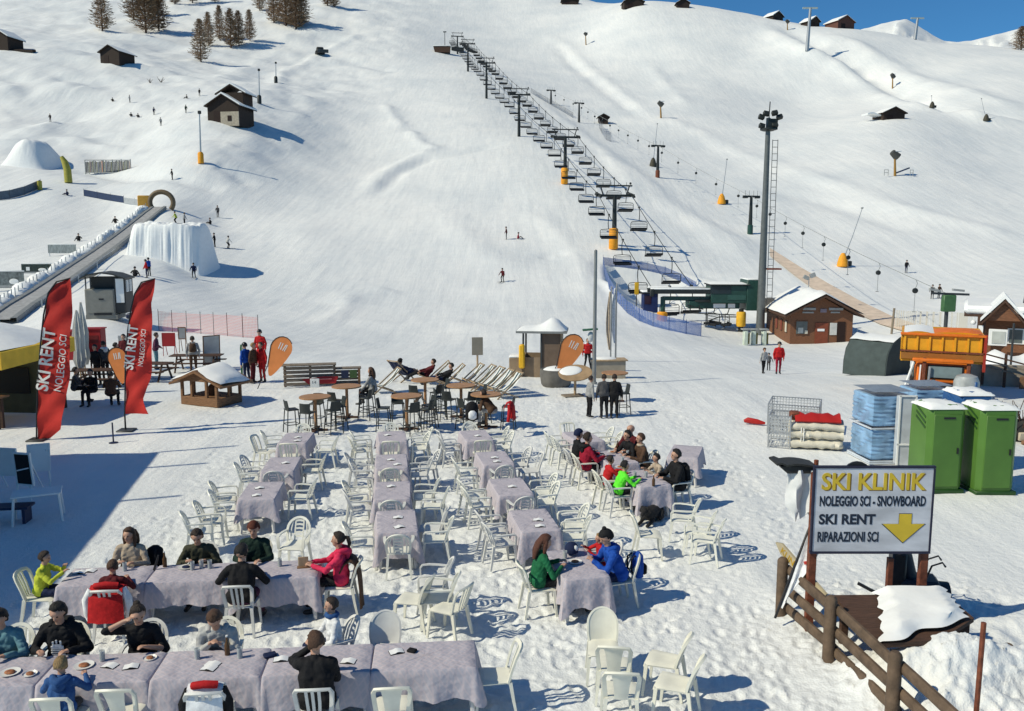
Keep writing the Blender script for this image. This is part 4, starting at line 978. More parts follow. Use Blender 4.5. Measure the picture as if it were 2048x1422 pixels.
# the chalet beyond the left picture edge, which shades the snow
def chalet():
    ang = math.atan2(10.5,-2.25)-PI/2; t = thing('chalet', 'chalet with roof masts left of the terrace, its blue shade on the snow', 'house', (-13.9,10.4,0), ang)
    MB().box((-5.0,5.2,2.9), (8.6,10.2,5.8)).build('wall', WOOD, t)
    m = MB(); pr = [(0,6.0), (-5.0,8.4), (-10,6.0), (-10,5.75), (-5.0,8.15), (0,5.75)]
    m.prism(pr, Matrix(((1,0,0,0),(0,0,1,-1.0),(0,1,0,0),(0,0,0,1))), 11.9); m.build('roof', FSNOW, t)
    for y, hx, top in ((6.2,-2.6,9.5), (9.2,-2.4,9.5), (11.0,-1.9,9.6)):
        MB().tube([(hx,y-.35,6.2), (hx,y-.35,top)], .055, 8).build('mast', STEEL, t)
    for y in (2.,5.,8.): MB().box((-.685,y,2.2), (.05,1.0,1.2)).build('window', mat('window_glass', (.03,.04,.05), .1), t)
chalet()
# yellow bar canopy
def bar_canopy():
    p = G(60,838); t = thing('bar_canopy', 'yellow canvas bar canopy with grey snow on top, left picture edge', 'canopy', (p.x-1.9,p.y+.3,0), R(-4))
    hx, hy = 2.35, 2.0
    MB().grid([[(-hx,-hy,2.05),(hx,-hy,1.95),(hx,hy,2.05),(-hx,hy,2.15)], [(-hx,-hy,2.55),(hx,-hy,2.50),(hx,hy,2.55),(-hx,hy,2.6)], [(-.4,-.3,3.25),(.4,-.3,3.2),(.4,.3,3.25),(-.4,.3,3.3)]], closed=True, thick=.02).build('canopy', YEL, t, 20)
    m = MB(); rows = []
    for f in (0,.25,.5,.75,1): rows.append([((1-f)*x*.97+f*x*.1, (1-f)*y*.97+f*y*.1, 2.57+.72*f+.10*math.sin(f*2.5)+.03*math.sin(5*x+3*y)) for x, y in [(-hx,-hy),(-hx*.3,-hy),(hx*.3,-hy),(hx,-hy),(hx,0),(hx,hy),(0,hy),(-hx,hy),(-hx,0)]])
    m.grid(rows, closed=True); m.f.append(tuple(range(len(m.v)-9,len(m.v)))); m.m.append(0); m.build('snow_cap', FSNOW, t, 60)
    for x in (-2.1,1.95):
        for y in (-1.8,1.8): MB().box((x,y,1.05), (.10,.10,2.1)).build('post', WOOD_D, t)
    MB().box((0,-1.6,.5), (4.0,.10,1.0)).build('counter', WOOD_D, t); MB().box((0,-1.62,1.03), (4.2,.5,.06)).build('counter_top', WOOD, t)
    MB().box((0,.6,1.0), (3.8,.06,1.9)).build('back_panel', mat('olive_panel', (.09,.10,.06), .7), t)
    rd = random.Random(9)
    for i in range(7): MB().lathe([(.04,0),(.045,.02),(.045,.18),(.016,.26),(.016,.32),(.001,.32)], 8, c=(-1.6+.5*i+rd.uniform(-.1,.1),-1.62,1.06)).build('bottle', [GREENP,WOOD_D,mat('amber_glass',(.25,.10,.02),.2)][i % 3], t)
    MB().box((.9,.5,1.2), (1.3,.05,.9)).build('menu_board', CHALK, t); MB().box((-.9,.5,1.3), (1.2,.05,.6)).build('menu_board', WOOD_L, t)
    for x in (-1.0,.2): MB().box((x,-1.66,.6), (.9,.04,.5)).build('sign_panel', mat('dark_green_panel', (.02,.06,.035), .6), t)
bar_canopy()
# feather flags
def feather(label, px, py, outline, yaw, txt, hgt=4.85, lean=0.0):
    p = G(px, py); t = thing('feather_flag', label, 'flag', (p.x,p.y,p.z), yaw)
    left, right = outline; n = 34
    def bil(tb, z): return float(np.interp(z, [q[1] for q in tb], [q[0] for q in tb]))
    z0, z1 = left[0][1], left[-1][1]; rows = []
    for i in range(n+1):
        z = z0+(z1-z0)*i/n; a, b = bil(left, z), bil(right, z)
        rows.append([(a+(b-a)*j/6, .08*math.sin(2.9*z+2.3*j/6)*(j/6)+.02*math.sin(7*z-j), z) for j in range(7)])
    MB().grid(rows, thick=.006).build('banner', REDF, t, 60)
    MB().tube([(left[0][0]-.03,0,0)]+[(x-.025,0,z) for x, z in left]+[(right[-1][0],0,right[-1][1]+.02)], [.03]+[.024]*len(left)+[.012], 8).build('pole', BLACK, t)
    MB().box((left[0][0],0,.03), (.5,.5,.05), b=.02).build('base', DKSTEEL, t)
    for i, (s, sz, x, z, an, wdt) in enumerate(txt):
        M = Matrix.Translation((x,-.065,z)) @ Matrix.Rotation(an, 4, 'Y') @ Matrix.Rotation(PI/2, 4, 'X')
        o = text_part('lettering', s, sz, WHITE, t, M, off=.012*sz*(2 if i == 0 else .2), sx=wdt)
        for v in o.data.vertices:
            zz = v.co.z; a, b = bil(left, zz), bil(right, zz); j = 6*(v.co.x-a)/max(.1, b-a); v.co.y += .08*math.sin(2.9*zz+2.3*j/6)*(j/6)+.02*math.sin(7*zz-j)+.035
    return t
OL1 = [(0,.05), (.07,.9), (.20,2.0), (.34,3.0), (.48,3.8), (.66,4.45), (.92,4.78), (1.27,4.87)]
OR1 = [(.34,.05), (.72,.35), (.88,1.0), (1.04,1.9), (1.18,2.9), (1.25,3.7), (1.29,4.5), (1.31,4.87)]
feather('taller red feather flag lettered SKI RENT, base in the blue shade', 75, 881, (OL1, OR1), R(3), [('SKI RENT', .50, .42, 1.50, R(-79), .92), ('NOLEGGIO SCI', .30, .80, 1.48, R(-79), .86)])
OL2 = [(.05,.55), (.10,1.2), (.16,2.1), (.30,3.2), (.44,3.9), (.58,4.35), (.80,4.70), (1.18,4.80)]
OR2 = [(.82,.42), (.62,1.0), (.88,1.7), (.98,2.6), (1.05,3.4), (1.00,4.0), (1.12,4.4), (1.2,4.80)]
feather('red feather flag lettered SKI RENT, right of the taller one', 250, 862, (OL2, OR2), R(4), [('SKI RENT', .40, .36, 1.95, R(-80), .86), ('NOLEGGIO SCI', .22, .66, 2.05, R(-80), .8)])
# orange paddle flags
def paddle(label, px, py, lean, hgt, w_, yaw=0.0, z=None):
    p = G(px, py); t = thing('paddle_flag', label, 'flag', (p.x,p.y,p.z if z is None else z), yaw)
    ol = []
    for i in range(25):
        a = -PI*.5+2*PI*i/24; r = w_; x = r*math.cos(a); y = r*math.sin(a)*1.15
        if y < 0: x *= .55+.45*(1+y/(r*1.15)); y *= 2.5
        ol.append((x, y))
    ang = lean; c = hgt-w_*1.2
    M = Matrix.Rotation(ang, 4, 'Y') @ Matrix.Translation((w_*.55,.01,c)) @ Matrix.Rotation(PI/2, 4, 'X')
    MB().prism(ol, M, .015).build('banner', ORANGE, t)
    pts = [(0,0,0), (0,0,c-w_*2.0)]+[(w_*.55+w_*1.03*math.cos(a), 0, c+w_*1.17*math.sin(a)) for a in [PI+.45-i*.35 for i in range(0,9)]]
    Mr = Matrix.Rotation(ang, 4, 'Y'); MB().tube([Mr @ Vector(q) for q in pts], [.018]*len(pts), 6).build('pole', BLACK, t)
    m = MB()
    for i, (x, s) in enumerate([(-.30,0), (-.08,.0), (.12,.12), (.30,.05)]): m.prism([(w_*x,-.05), (w_*x+.035,-.05), (w_*(x+s)+.035,w_*.55), (w_*(x+s),w_*.55)], M @ Matrix.Translation((0,0,.0165)), .004)
    m.build('emblem', WHITE, t)
paddle('orange paddle flag with white strokes, between the two red flags', 240, 788, R(-9), 1.85, .36)
paddle('orange paddle flag leaning right, near the ski instructors in red', 515, 778, R(25), 2.45, .43)
# closed parasol, posts
def closed_parasol(label, px, py, hgt):
    p = G(px, py); t = thing('closed_parasol', label, 'parasol', p)
    MB().tube([(0,0,0), (0,0,hgt)], .03, 8).build('pole', WOOD_L, t)
    rows = []
    for i, (z, r) in enumerate([(.75,.12), (1.1,.20), (1.5,.16), (2.1,.19), (2.6,.13), (hgt,.03)]): rows.append([(r*(1+.28*math.cos(8*a))*math.cos(a), r*(1+.28*math.cos(8*a))*math.sin(a), z) for a in [2*PI*k/32 for k in range(32)]])
    MB().grid(rows, closed=True).build('canopy', mat('cream_canvas', (.66,.64,.58), .8), t)
    MB().lathe([(.28,0), (.28,.07), (.06,.10), (.001,.1)], 14).build('base', DKSTEEL, t)
closed_parasol('furled cream parasol behind the taller red flag', 163, 772, 3.15); closed_parasol('second furled cream parasol, taller, beside the first', 172, 764, 3.4)
p = G(227,886); t = thing('rope_post', 'thin dark rope post standing in the blue shade', 'post', p); MB().tube([(0,0,.02),(0,0,.62)], .022, 8).build('pole', NAVYP, t); MB().lathe([(.13,0),(.13,.02),(.03,.04),(.001,.04)], 12).build('base', NAVYP, t)
# boards and white furniture in the shade on the far left
def board_stand(label, p, rz, sz, face, frame, z0=.1, tilt=.15):
    t = thing('board_stand', label, 'sign board', p, rz)
    Mx = Matrix.Rotation(tilt, 4, 'X')
    MB().box((0,0,0), (sz[0],.03,sz[1]), b=.004).build('panel', face, t).matrix_local = Matrix.Translation((0,0,z0+sz[1]/2)) @ Mx
    m = MB()
    for sx in (-1,1): m.box((sx*(sz[0]/2+.02),0,0), (.04,.045,sz[1]+.08))
    m.box((0,0,sz[1]/2+.02), (sz[0],.04,.04)); m.box((0,0,-sz[1]/2-.02), (sz[0],.04,.04)); m.build('frame', frame, t).matrix_local = Matrix.Translation((0,0,z0+sz[1]/2)) @ Mx
    for sx in (-1,1): MB().tube([(sx*sz[0]*.4,.02,z0+sz[1]*.8), (sx*sz[0]*.42,.45,0)], .018, 6).build('leg', frame, t); MB().tube([(sx*sz[0]*.48,0,z0), (sx*sz[0]*.48,-.05,0)], .018, 6).build('leg', frame, t)
    return t
p = AT(52,1000,0); t = board_stand('black chalkboard between white boards in the blue shade', p, R(-14), (.40,.72), CHALK, WHITE, .38, .08)
MB().box((0,-.03,.74), (.34,.012,.03), R=Matrix.Rotation(-.25,3,'Y')).build('chalk_line', WHITE, t)
p = AT(10,985,0); board_stand('white display board cut by the left picture edge', p, R(-10), (.75,.62), WHITE, WHITE, .45, .1)
p = AT(82,975,0); board_stand('white display board leaning right of the black chalkboard', p, R(24), (.42,.60), WHITE, WHITE, .45, -.25)
p = AT(78,1040,0); t = thing('white_table', 'low white table in the blue shade below the boards', 'table', p, R(25)); MB().box((0,0,.62), (.95,.6,.04), b=.01).build('tabletop', WHITE, t)
for sx in (-1,1):
    for sy in (-1,1): MB().tube([(sx*.42,sy*.25,.6), (sx*.47,sy*.29,0)], .028, 6).build('leg', WHITE, t)
p = AT(10,1045,0); t = thing('beach_bench', 'dark low bench with bags in the blue shade, left picture edge', 'bench', p, R(8)); MB().box((0,0,.35), (1.1,.4,.05)).build('seat', NAVYP, t)
for sx in (-1,1): MB().box((sx*.45,0,.16), (.06,.36,.32)).build('leg', NAVYP, t)
# the little roofed wooden crib
def crib():
    p = G(424,806); t = thing('wooden_crib', 'little open wooden crib with a snow covered gable roof', 'shelter', p, R(-24)); w_, d_ = 1.75, 1.3
    m = MB(); m.box((0,0,.16), (w_,d_,.32), b=.02); m.build('base', WOOD, t)
    for x in (-w_/2+.06, -w_*.2, w_*.2, w_/2-.06):
        for y in (-d_/2+.05, d_/2-.05): MB().box((x,y,.62), (.09,.09,.66)).build('post', WOOD, t)
    for y in (0,): 
        for x in (-w_/2+.05, w_/2-.05): MB().box((x,y,.62), (.07,.07,.66)).build('post', WOOD, t)
    m = MB(); hr = [(-1.22,.82), (0,1.34), (1.22,.82), (1.22,.74), (0,1.24), (-1.22,.74)]
    m.prism(hr, Matrix(((1,0,0,0),(0,0,1,-.85),(0,1,0,0),(0,0,0,1))), 1.7); m.build('roof', WOOD, t)
    m = MB(); m.prism([(-.87,.95), (0,1.22), (.87,.95), (.87,.90), (-.87,.90)], Matrix(((1,0,0,0),(0,0,1,-.66),(0,1,0,0),(0,0,0,1))), .05); m.build('gable', WOOD, t)
    rows = []
    for i in range(7):
        y = -.80+1.6*i/6; rows.append([(x, y+.03*math.sin(7*x), 1.36-.42*abs(x)+.11+.05*math.sin(2.3*x+y*2)-(.12 if abs(x) > 1.1 or i in (0,6) else 0)) for x in [-1.18,-1.1,-.8,-.4,-.1,.1,.4,.8,1.1,1.18]])
    MB().grid(rows, thick=-0.0).build('snow_cap', FSNOW, t, 60)
    m = MB(); m.ell((.1,-.1,.45), (.16,.12,.3), 10, 8); m.build('figure', C['brown'], t, 60)
crib()
# picnic table and boards behind
def picnic(label, p, rz, L=1.9):
    t = thing('picnic_table', label, 'table', p, rz)
    m = MB(); [m.box((0,-.3+.15*i,.74), (L,.135,.045), b=.006) for i in range(5)]; m.build('tabletop', WOOD_D, t)
    for sy in (-1,1): m = MB(); [m.box((0,sy*(.62+.13*i),.45), (L,.12,.04), b=.006) for i in range(2)]; m.build('bench_seat', WOOD_D, t)
    for sx in (-1,1):
        m = MB(); [m.beam((sx*L*.36,-sy*.2,.72), (sx*L*.36,-sy*.62,.0), .06, .07) for sy in (-1,1)]; m.box((sx*L*.36,0,.42), (.06,1.55,.07)); m.build('trestle', WOOD_D, t)
picnic('dark picnic table behind the little wooden crib', G(395,742), R(4), 2.3); picnic('dark picnic table near the second red flag', G(300,760), R(-5))
picnic('dark picnic table under the furled parasols', G(200,775), R(8), 2.0)
board_stand('dark red panel before the pink net fence', G(339,712), R(3), (.60,.62), REDB, REDB, .55, .0)
board_stand('grey notice easel between the red panel and the white board', G(366,705), R(5), (.34,.58), GREYB, WOOD, .75, .05)
board_stand('tall white framed board turned sideways behind the crib', G(425,738), R(38), (.72,1.30), mat('ivory_board', (.60,.58,.52), .7), WOOD, .25, .05)
board_stand('grey board standing behind the second red flag', G(256,728), R(0), (.70,.95), GREYB, STEEL, .4, .05)
for px, py, lb in [(192,712,'dark red kiosk box behind the furled parasols'), (150,718,'dark red kiosk box hidden by the taller red flag')]:
    t = thing('kiosk_box', lb, 'kiosk', G(px,py), R(5)); MB().box((0,0,.7), (.85,.7,1.4), b=.02).build('body', REDB, t); MB().box((0,0,1.43), (.95,.8,.06)).build('lid', REDB, t)
    MB().box((0,-.356,.9), (.6,.02,.4)).build('panel', mat('maroon_panel', (.14,.01,.012), .6), t)
# pink net fence
def net_fence(name, label, pts, h, m, post, n=6, cat='fence'):
    t = thing(name, label, cat, pts[0]); o = Vector(pts[0]); rows = [[], []]
    for i in range(len(pts)): 
        q = Vector(pts[i])-o; rows[0].append(q+Vector((0,0,.02))); rows[1].append(q+Vector((0,0,h)))
    mb = MB(); mb.grid(rows); mb.build('net', m, t)
    for q in pts: q = Vector(q)-o; MB().tube([q, q+Vector((0,0,h+.15))], .02, 6).build('post', post, t)
    return t
def net_mat(name, col, a, sc):
    m = bpy.data.materials.new(name); m.use_nodes = True; n = m.node_tree; b = n.nodes['Principled BSDF']; b.inputs['Base Color'].default_value = (*col,1)
    tc = n.nodes.new('ShaderNodeTexCoord'); ck = []
    for ax in ('X','Z'):
        wv = n.nodes.new('ShaderNodeTexWave'); wv.bands_direction = ax; wv.inputs['Scale'].default_value = sc; n.links.new(tc.outputs['Object'], wv.inputs[0]); ck.append(wv.outputs['Fac'])
    mx = n.nodes.new('ShaderNodeMath'); mx.operation = 'MAXIMUM'; n.links.new(ck[0], mx.inputs[0]); n.links.new(ck[1], mx.inputs[1])
    gt = n.nodes.new('ShaderNodeMath'); gt.operation = 'GREATER_THAN'; gt.inputs[1].default_value = a; n.links.new(mx.outputs[0], gt.inputs[0]); n.links.new(gt.outputs[0], b.inputs['Alpha'])
    return m
NETP = net_mat('pink_net', (.62,.22,.20), .93, 3.2); NETD = net_mat('dark_net', (.06,.07,.09), .90, 3.0); NETB = net_mat('blue_net', (.03,.10,.36), .80, 3.0)
net_fence('net_fence', 'pale pink safety net on thin posts behind the picnic tables', [G(px,py) for px,py in [(318,662),(345,664),(374,666),(402,668),(428,670),(455,672),(486,675),(517,678)]], 1.35, NETP, DKSTEEL)
# people around the left side
PF = 'people standing by the left hand stalls'
def stand(label, px, py, rz, **kw):
    return person(label, G(px,py), rz, kw.pop('pose','stand'), **kw)
V3 = .022
stand('person in dark clothes between the furled parasols and the red flag', 197, 770, R(160), top='black', legs='black', hair='black', vox=V3, group=PF)
stand('person in a white and black jacket by the dark red kiosk', 213, 762, R(60), top='darkgrey', legs='black', hair='dark', vox=V3, group=PF, hood='white')
stand('person in dark trousers behind the orange paddle flag', 232, 766, R(-60), top='black', legs='darkgrey', hair='black', vox=V3, group=PF)
stand('person in a maroon jacket by the grey board', 252, 742, R(180), top='maroon', legs='rust', hair='black', vox=V3, group=PF)
stand('person in purple half hidden by the second red flag', 313, 738, R(-80), top='purple', legs='teal', hair='dark', vox=V3, group=PF, hands=((-.2,.2,1.0),(.3,.3,1.05)))
stand('person in a grey brown jacket with backpack by the white board', 388, 748, R(20), top='grey', legs='brown', hair='dark', vox=V3, beltpack='brown', group=PF)
PI_ = 'ski instructors and skiers by the leaning paddle flag'
stand('skier in a bright blue jacket leaning on skis by the paddle flag', 495, 766, R(60), top='blue', legs='navy', hat='helmet', vox=V3, group=PI_, lean=.15)
stand('person in a brown jacket and maroon trousers by the paddle flag', 506, 766, R(-100), top='brown', legs='maroon', hair='blond', vox=V3, group=PI_)
stand('instructor in an all red suit standing farthest back', 523, 734, R(170), top='red', legs='red', hat='helmet', vox=V3, group=PI_, hgt=1.8)
stand('instructor in an all red suit nearest the paddle flag pole', 526, 764, R(150), top='red', legs='red', hair='dark', vox=V3, group=PI_)
p = G(487,764); t = thing('skis', 'green pair of skis held upright by the blue skier', 'skis', p); [MB().tube([(sx*.05,0,0),(sx*.05,0,1.45),(sx*.05,.05,1.6)], .045, 6, flat=(1,.25,(0,1,0))).build('ski', mat('green_ski', (.01,.10,.03), .4), t) for sx in (-1,1)]
# ---------------------------------------------------------------- weathered wooden counter
def pallet_bar():
    a = G(566,774); b = G(722,768); d = b-a; L = d.length; t = thing('timber_counter', 'long low counter of weathered boards behind the bar tables', 'counter', a, math.atan2(d.y,d.x))
    for i in range(5): MB().box((L*.34,.02*(i % 2),.10+.165*i), (L*.66,.05,.13), b=.01).build('board', WOOD_G, t)
    for i in range(4): MB().box((L*.82,.25+.02*(i % 2),.08+.15*i), (L*.34,.05,.12), b=.01).build('board', WOOD_G, t)
    MB().box((L*.34,.12,.89), (L*.69,.55,.05), b=.01).build('counter_top', WOOD_G, t); MB().box((L*.83,.4,.66), (L*.36,.5,.05), b=.01).build('counter_top', WOOD_G, t)
    for f in (.03,.35,.66,.98): MB().box((L*f,.06,.44 if f < .7 else .33), (.10,.10,.88 if f < .7 else .66)).build('post', WOOD, t)
    o = thing('red_canoe', 'red pointed panel leaning on the weathered counter', 'panel', a+d*.5+Vector((0,-.28,.12)), math.atan2(d.y,d.x)); MB().prism([(-.75,.2),(-.5,0),(.6,0),(.72,.28),(.1,.30)], Matrix.Rotation(PI/2-.15,4,'X'), .04).build('panel', REDB, o); MB().box((.1,-.04,.2), (.7,.02,.04)).build('stripe', mat('pink_paint', (.5,.16,.16), .6), o)
    for f, m_, lb in ((.80,NAVYP,'navy square panel at the right end of the weathered counter'), (.91,mat('green_panel',(.05,.10,.03),.6),'green square panel at the right end of the weathered counter')):
        q = a+d*f+Vector((0,-.10,.30)); o = thing('square_panel', lb, 'panel', q, math.atan2(d.y,d.x)); MB().box((0,0,.16), (.30,.04,.34), b=.006).build('panel', m_, o)
pallet_bar()
# ---------------------------------------------------------------- bar tables and stools
BARW = mat('bar_table_wood', (.36,.19,.09), .55, var=.25, vscale=7, stretch=(1,7,1)); STOOLM = mat('stool_plastic', (.028,.034,.034), .45, var=.2)
def make_bar():
    t = thing('bar_table', 'round wooden bar table', 'bar table')
    MB().lathe([(.47,1.06),(.50,1.065),(.50,1.10),(.49,1.108),(.001,1.108)], 24).build('tabletop', BARW, t)
    MB().lathe([(.055,.03),(.05,1.06),(.09,1.062),(.001,1.062)], 10).build('column', BARW, t)
    m = MB(); m.box((0,0,.03), (.75,.12,.05), b=.01); m.box((0,0,.055), (.12,.75,.05), b=.01); m.build('base', WOOD_D, t); return t
def make_stool():
    t = thing('bar_stool', 'dark plastic bar stool', 'bar stool')
    MB().box((0,0,.74), (.40,.38,.04), b=.015).build('seat', STOOLM, t)
    MB().grid([[(u*.2*(1-.15*v),-.19-.05*v+.05*abs(u)*abs(u),.74+.30*v) for u in (-1,-.5,0,.5,1)] for v in (0,.5,1)], thick=.025).build('backrest', STOOLM, t)
    for sx in (-1,1):
        for sy in (-1,1): MB().tube([(sx*.17,sy*.16,.73),(sx*.225,sy*.215,0)], .017, 6).build('leg', STOOLM, t)
    m = MB(); z = .28; q = [(.205,.195),(-.205,.195),(-.205,-.195),(.205,-.195),(.205,.195)]; [m.tube([(*q[i],z),(*q[i+1],z)], .013, 6) for i in range(4)]; m.build('foot_ring', STOOLM, t); return t
BAR0, ST0 = make_bar(), make_stool(); _bn = [0,0]
def bar(px, py, where):
    p = AT(px,py,1.10); p.z = H(p.x,p.y)+.0; lb = 'round wooden bar table '+where
    if _bn[0] == 0: BAR0.location = p; BAR0['label'] = lb; BAR0['group'] = 'round bar tables'
    else: dup(BAR0, p, 0, lb, 'round bar tables')
    _bn[0] += 1; return p
def stool(p, rz, lb):
    p = GZ(p[0],p[1],.0)
    if _bn[1] == 0: ST0.location = p; ST0.rotation_euler = (0,0,rz); ST0['label'] = lb; ST0['group'] = 'dark bar stools'
    else: dup(ST0, p, rz, lb, 'dark bar stools')
    _bn[1] += 1
bt = [(630,793,'at the left end of the front bar row',(200,330,20,100,265)), (693,772,'behind the left end of the front bar row',(30,340,250)), (813,791,'in the middle of the front bar row',(195,290,335,20,120)), (850,760,'behind the middle of the bar row',(310,250,35)), (922,771,'right of the middle, second bar row',(200,240,300,330,30)), (972,788,'at the right end of the bar row',(205,345,100))]
for px, py, wh, angs in bt:
    p = bar(px,py,wh)
    for k, an in enumerate(angs):
        a = R(an); q = (p.x+.74*math.cos(a), p.y+.74*math.sin(a)); dr = 'left' if math.cos(a) < -.5 else 'right' if math.cos(a) > .5 else 'near' if math.sin(a) < 0 else 'far'
        stool(q, a+PI/2+rc.uniform(-.35,.35), 'dark bar stool, %s%s of bar table %s' % (dr, ' nearer' if math.sin(a) < -.2 else ' farther' if math.sin(a) > .2 else '', wh.replace('at the ','').replace('in the ','').replace('of the ','')))
p = AT(745,760,1.2); person('person with dark hair in a striped sweater on a bar stool', GZ(p.x,p.y), R(75), 'sit', seat=.76, top='grey', legs='black', hair='brown', style='long', vox=V3, scarf='black')
p = AT(1008,795,1.2); draped('red jacket hung over a bar stool at the right end', ('red','red'), (p.x,p.y), R(80), wd=.22, ln=.5).location.z = H(p.x,p.y)+.18
p = AT(944,820,.8); backpack('black and white backpack hung on the stool nearest the camera', (p.x,p.y-.1,.50), R(10), 'black', 'white', 1.3)
p = AT(850,800,.95); draped('beige jacket hung over a stool of the middle bar table', ('beige','brown'), (p.x,p.y), R(-70), sleeves=False, wd=.18, ln=.45).location.z = H(p.x,p.y)+.18
p = AT(985,835,.45); person('person in brown bending low at the right end bar table', GZ(p.x,p.y+.2), R(60), 'sit', seat=.55, top='brown', legs='grey', hair='dark', lean=.8, vox=V3)
p = AT(627,777,1.11); t = thing('price_sign', 'small white price sign on the left bar table', 'sign', (p.x+.0,p.y+.2,p.z), R(2)); MB().box((0,0,.15), (.30,.02,.30), b=.004).build('panel', WHITE, t); text_part('lettering', '5 €', .10, CHALK, t, Matrix.Translation((-.09,-.012,.14)) @ Matrix.Rotation(PI/2,4,'X'), ext=.002)
# ---------------------------------------------------------------- striped deck chairs
STRA = mat('white_stripe', (.70,.72,.72), .8); STRB = mat('teal_stripe', (.02,.07,.085), .8)
def make_deck(a, b):
    t = thing('deck_chair', 'deck chair', 'deck chair')
    prof = [(-.62,.92),(-.45,.68),(-.25,.46),(-.02,.30),(.20,.27),(.42,.33),(.60,.42)]
    m = MB(); n = 5
    for j in range(n):
        o = len(m.v); rows = [[(-.27+.54*j/n,y,z-.02*math.sin(PI*(j+.0)/n)),(-.27+.54*(j+1)/n,y,z-.02*math.sin(PI*(j+1)/n))] for y,z in prof]; m.grid(rows, mi=j % 2)
    m.build('sling', [a,b], t)
    for sx in (-1,1):
        MB().beam((sx*.29,-.66,.96),(sx*.29,.45,.0), .03,.05).build('rail', WOOD_L, t); MB().beam((sx*.265,.64,.45),(sx*.265,-.45,.0), .03,.05).build('rail', WOOD_L, t)
    m = MB(); m.beam((-.3,-.64,.94),(.3,-.64,.94), .03,.04); m.beam((-.29,.62,.43),(.29,.62,.43), .03,.04); m.build('crossbar', WOOD_L, t); return t
DK = make_deck(STRA, STRB); DKN = make_deck(NAVYP, C['navy']); 
dl = [(768,785,R(112),'striped deck chair right of the striped sweater',0), (935,775,R(108),'striped deck chair, first from the left of the right hand row',0), (958,778,R(110),'striped deck chair, second from the left of the right hand row',0), (975,783,R(112),'striped deck chair, third from the left of the right hand row',0), (993,789,R(113),'striped deck chair, fourth from the left of the right hand row',0), (1010,795,R(115),'striped deck chair at the right end of the row',0), (868,768,R(100),'striped deck chair holding the maroon jacket',0), (897,776,R(104),'striped deck chair between the reclining people and the row',0)]
for i, (px,py,rz,lb,_) in enumerate(dl):
    q = G(px,py)
    if i == 0: DK.location = q; DK.rotation_euler = (0,0,rz); DK['label'] = lb; DK['group'] = 'striped deck chairs'
    else: dup(DK, q, rz, lb, 'striped deck chairs')
q = G(806,762); DKN.location = q; DKN.rotation_euler = (0,0,R(-35)); DKN['label'] = 'navy deck chair with its back to the slope, farthest left'; DKN['group'] = 'striped deck chairs'
def recl(label, px, py, rz, **kw): return person(label, G(px,py), rz, 'recline', lean=-.75, vox=V3, hands=((-.2,.25,.5),(.2,.25,.5)), **kw)
recl('person in navy reclining in the navy deck chair', 813, 762, R(-35), top='navy', legs='navy', hat=('beanie','black'))
recl('person in maroon reclining behind the middle bar table', 850, 766, R(100), top='maroon', legs='black', hair='dark')
recl('person in black reclining in a striped deck chair', 885, 776, R(104), top='black', legs='navy', hair='black')
# ---------------------------------------------------------------- board on a post, booth, barrel, broken table, flag poles
p = G(955,746); t = thing('post_sign', 'grey board on a single timber post beyond the deck chairs', 'sign', p, R(4)); MB().tube([(0,0,0),(0,0,1.2)], .05, 8).build('post', WOOD_L, t); MB().box((0,-.04,1.28), (.52,.04,.84), b=.008).build('panel', mat('grey_panel', (.24,.22,.18), .6), t); MB().tube([(0,.05,.8),(0,.05,1.6)], .05, 8).build('brace', WOOD_L, t)
def booth():
    p = G(1090,752); t = thing('ticket_booth', 'small brown booth with thick snow on its roof and a yellow post pad', 'booth', p, R(-6)); G_ = mat('booth_brown', (.27,.195,.125), .7, var=.15)
    MB().box((-.15,.7,.5), (1.75,.06,1.0)).build('wall', G_, t); MB().box((-.95,0,.5), (.06,1.5,1.0)).build('wall', G_, t); MB().box((-.55,-.7,.48), (.85,.06,.96)).build('wall', G_, t)
    MB().box((.30,-.66,1.05), (.85,.05,2.1)).build('door', mat('booth_door', (.15,.105,.075), .7), t); MB().box((.76,0,1.05), (.06,1.5,2.1)).build('wall', G_, t)
    for x,y in ((-.95,-.7),(-.95,.7),(.76,.72),(-.13,-.7)): MB().box((x,y,1.05), (.08,.08,2.1)).build('post', DKSTEEL, t)
    MB().box((-.12,0,2.13), (2.3,1.9,.10)).build('roof', mat('grey_metal', (.22,.23,.23), .5), t)
    rows = []
    for i in range(9):
        v = -1+2*i/8; row = []
        for j in range(13):
            u = -1+2*j/12; e = (1-u**6)*(1-v**6); row.append((-.12+u*1.13,v*.93,2.18+e*(.13+.42*math.exp(-((u-.45)/.42)**2)*(.6+.4*math.cos(v*1.2)))))
        rows.append(row)
    MB().grid(rows).build('snow_cap', FSNOW, t, 60)
    MB().box((-1.0,-.85,1.02), (.26,.26,1.1), b=.06).build('post_pad', YELP, t)
    MB().box((-1.28,-.5,.47), (.60,.75,.94), b=.02).build('side_box', G_, t); MB().box((-1.28,-.5,1.0), (.62,.78,.1), b=.04).build('snow_cap', FSNOW, t)
booth()
paddle('orange paddle flag leaning against the brown booth', 1093, 774, R(25), 2.5, .47, R(5))
p = G(1112,772); t = thing('barrel', 'large grey barrel planter with snow in it before the booth', 'barrel', p); MB().lathe([(.55,0),(.62,.1),(.68,.5),(.66,.72),(.60,.72),(.58,.6),(.001,.6)], 20).build('tub', mat('grey_barrel', (.13,.125,.115), .7, var=.25), t); MB().ell((0,0,.62), (.58,.58,.22), 16, 8).build('snow', FSNOW, t)
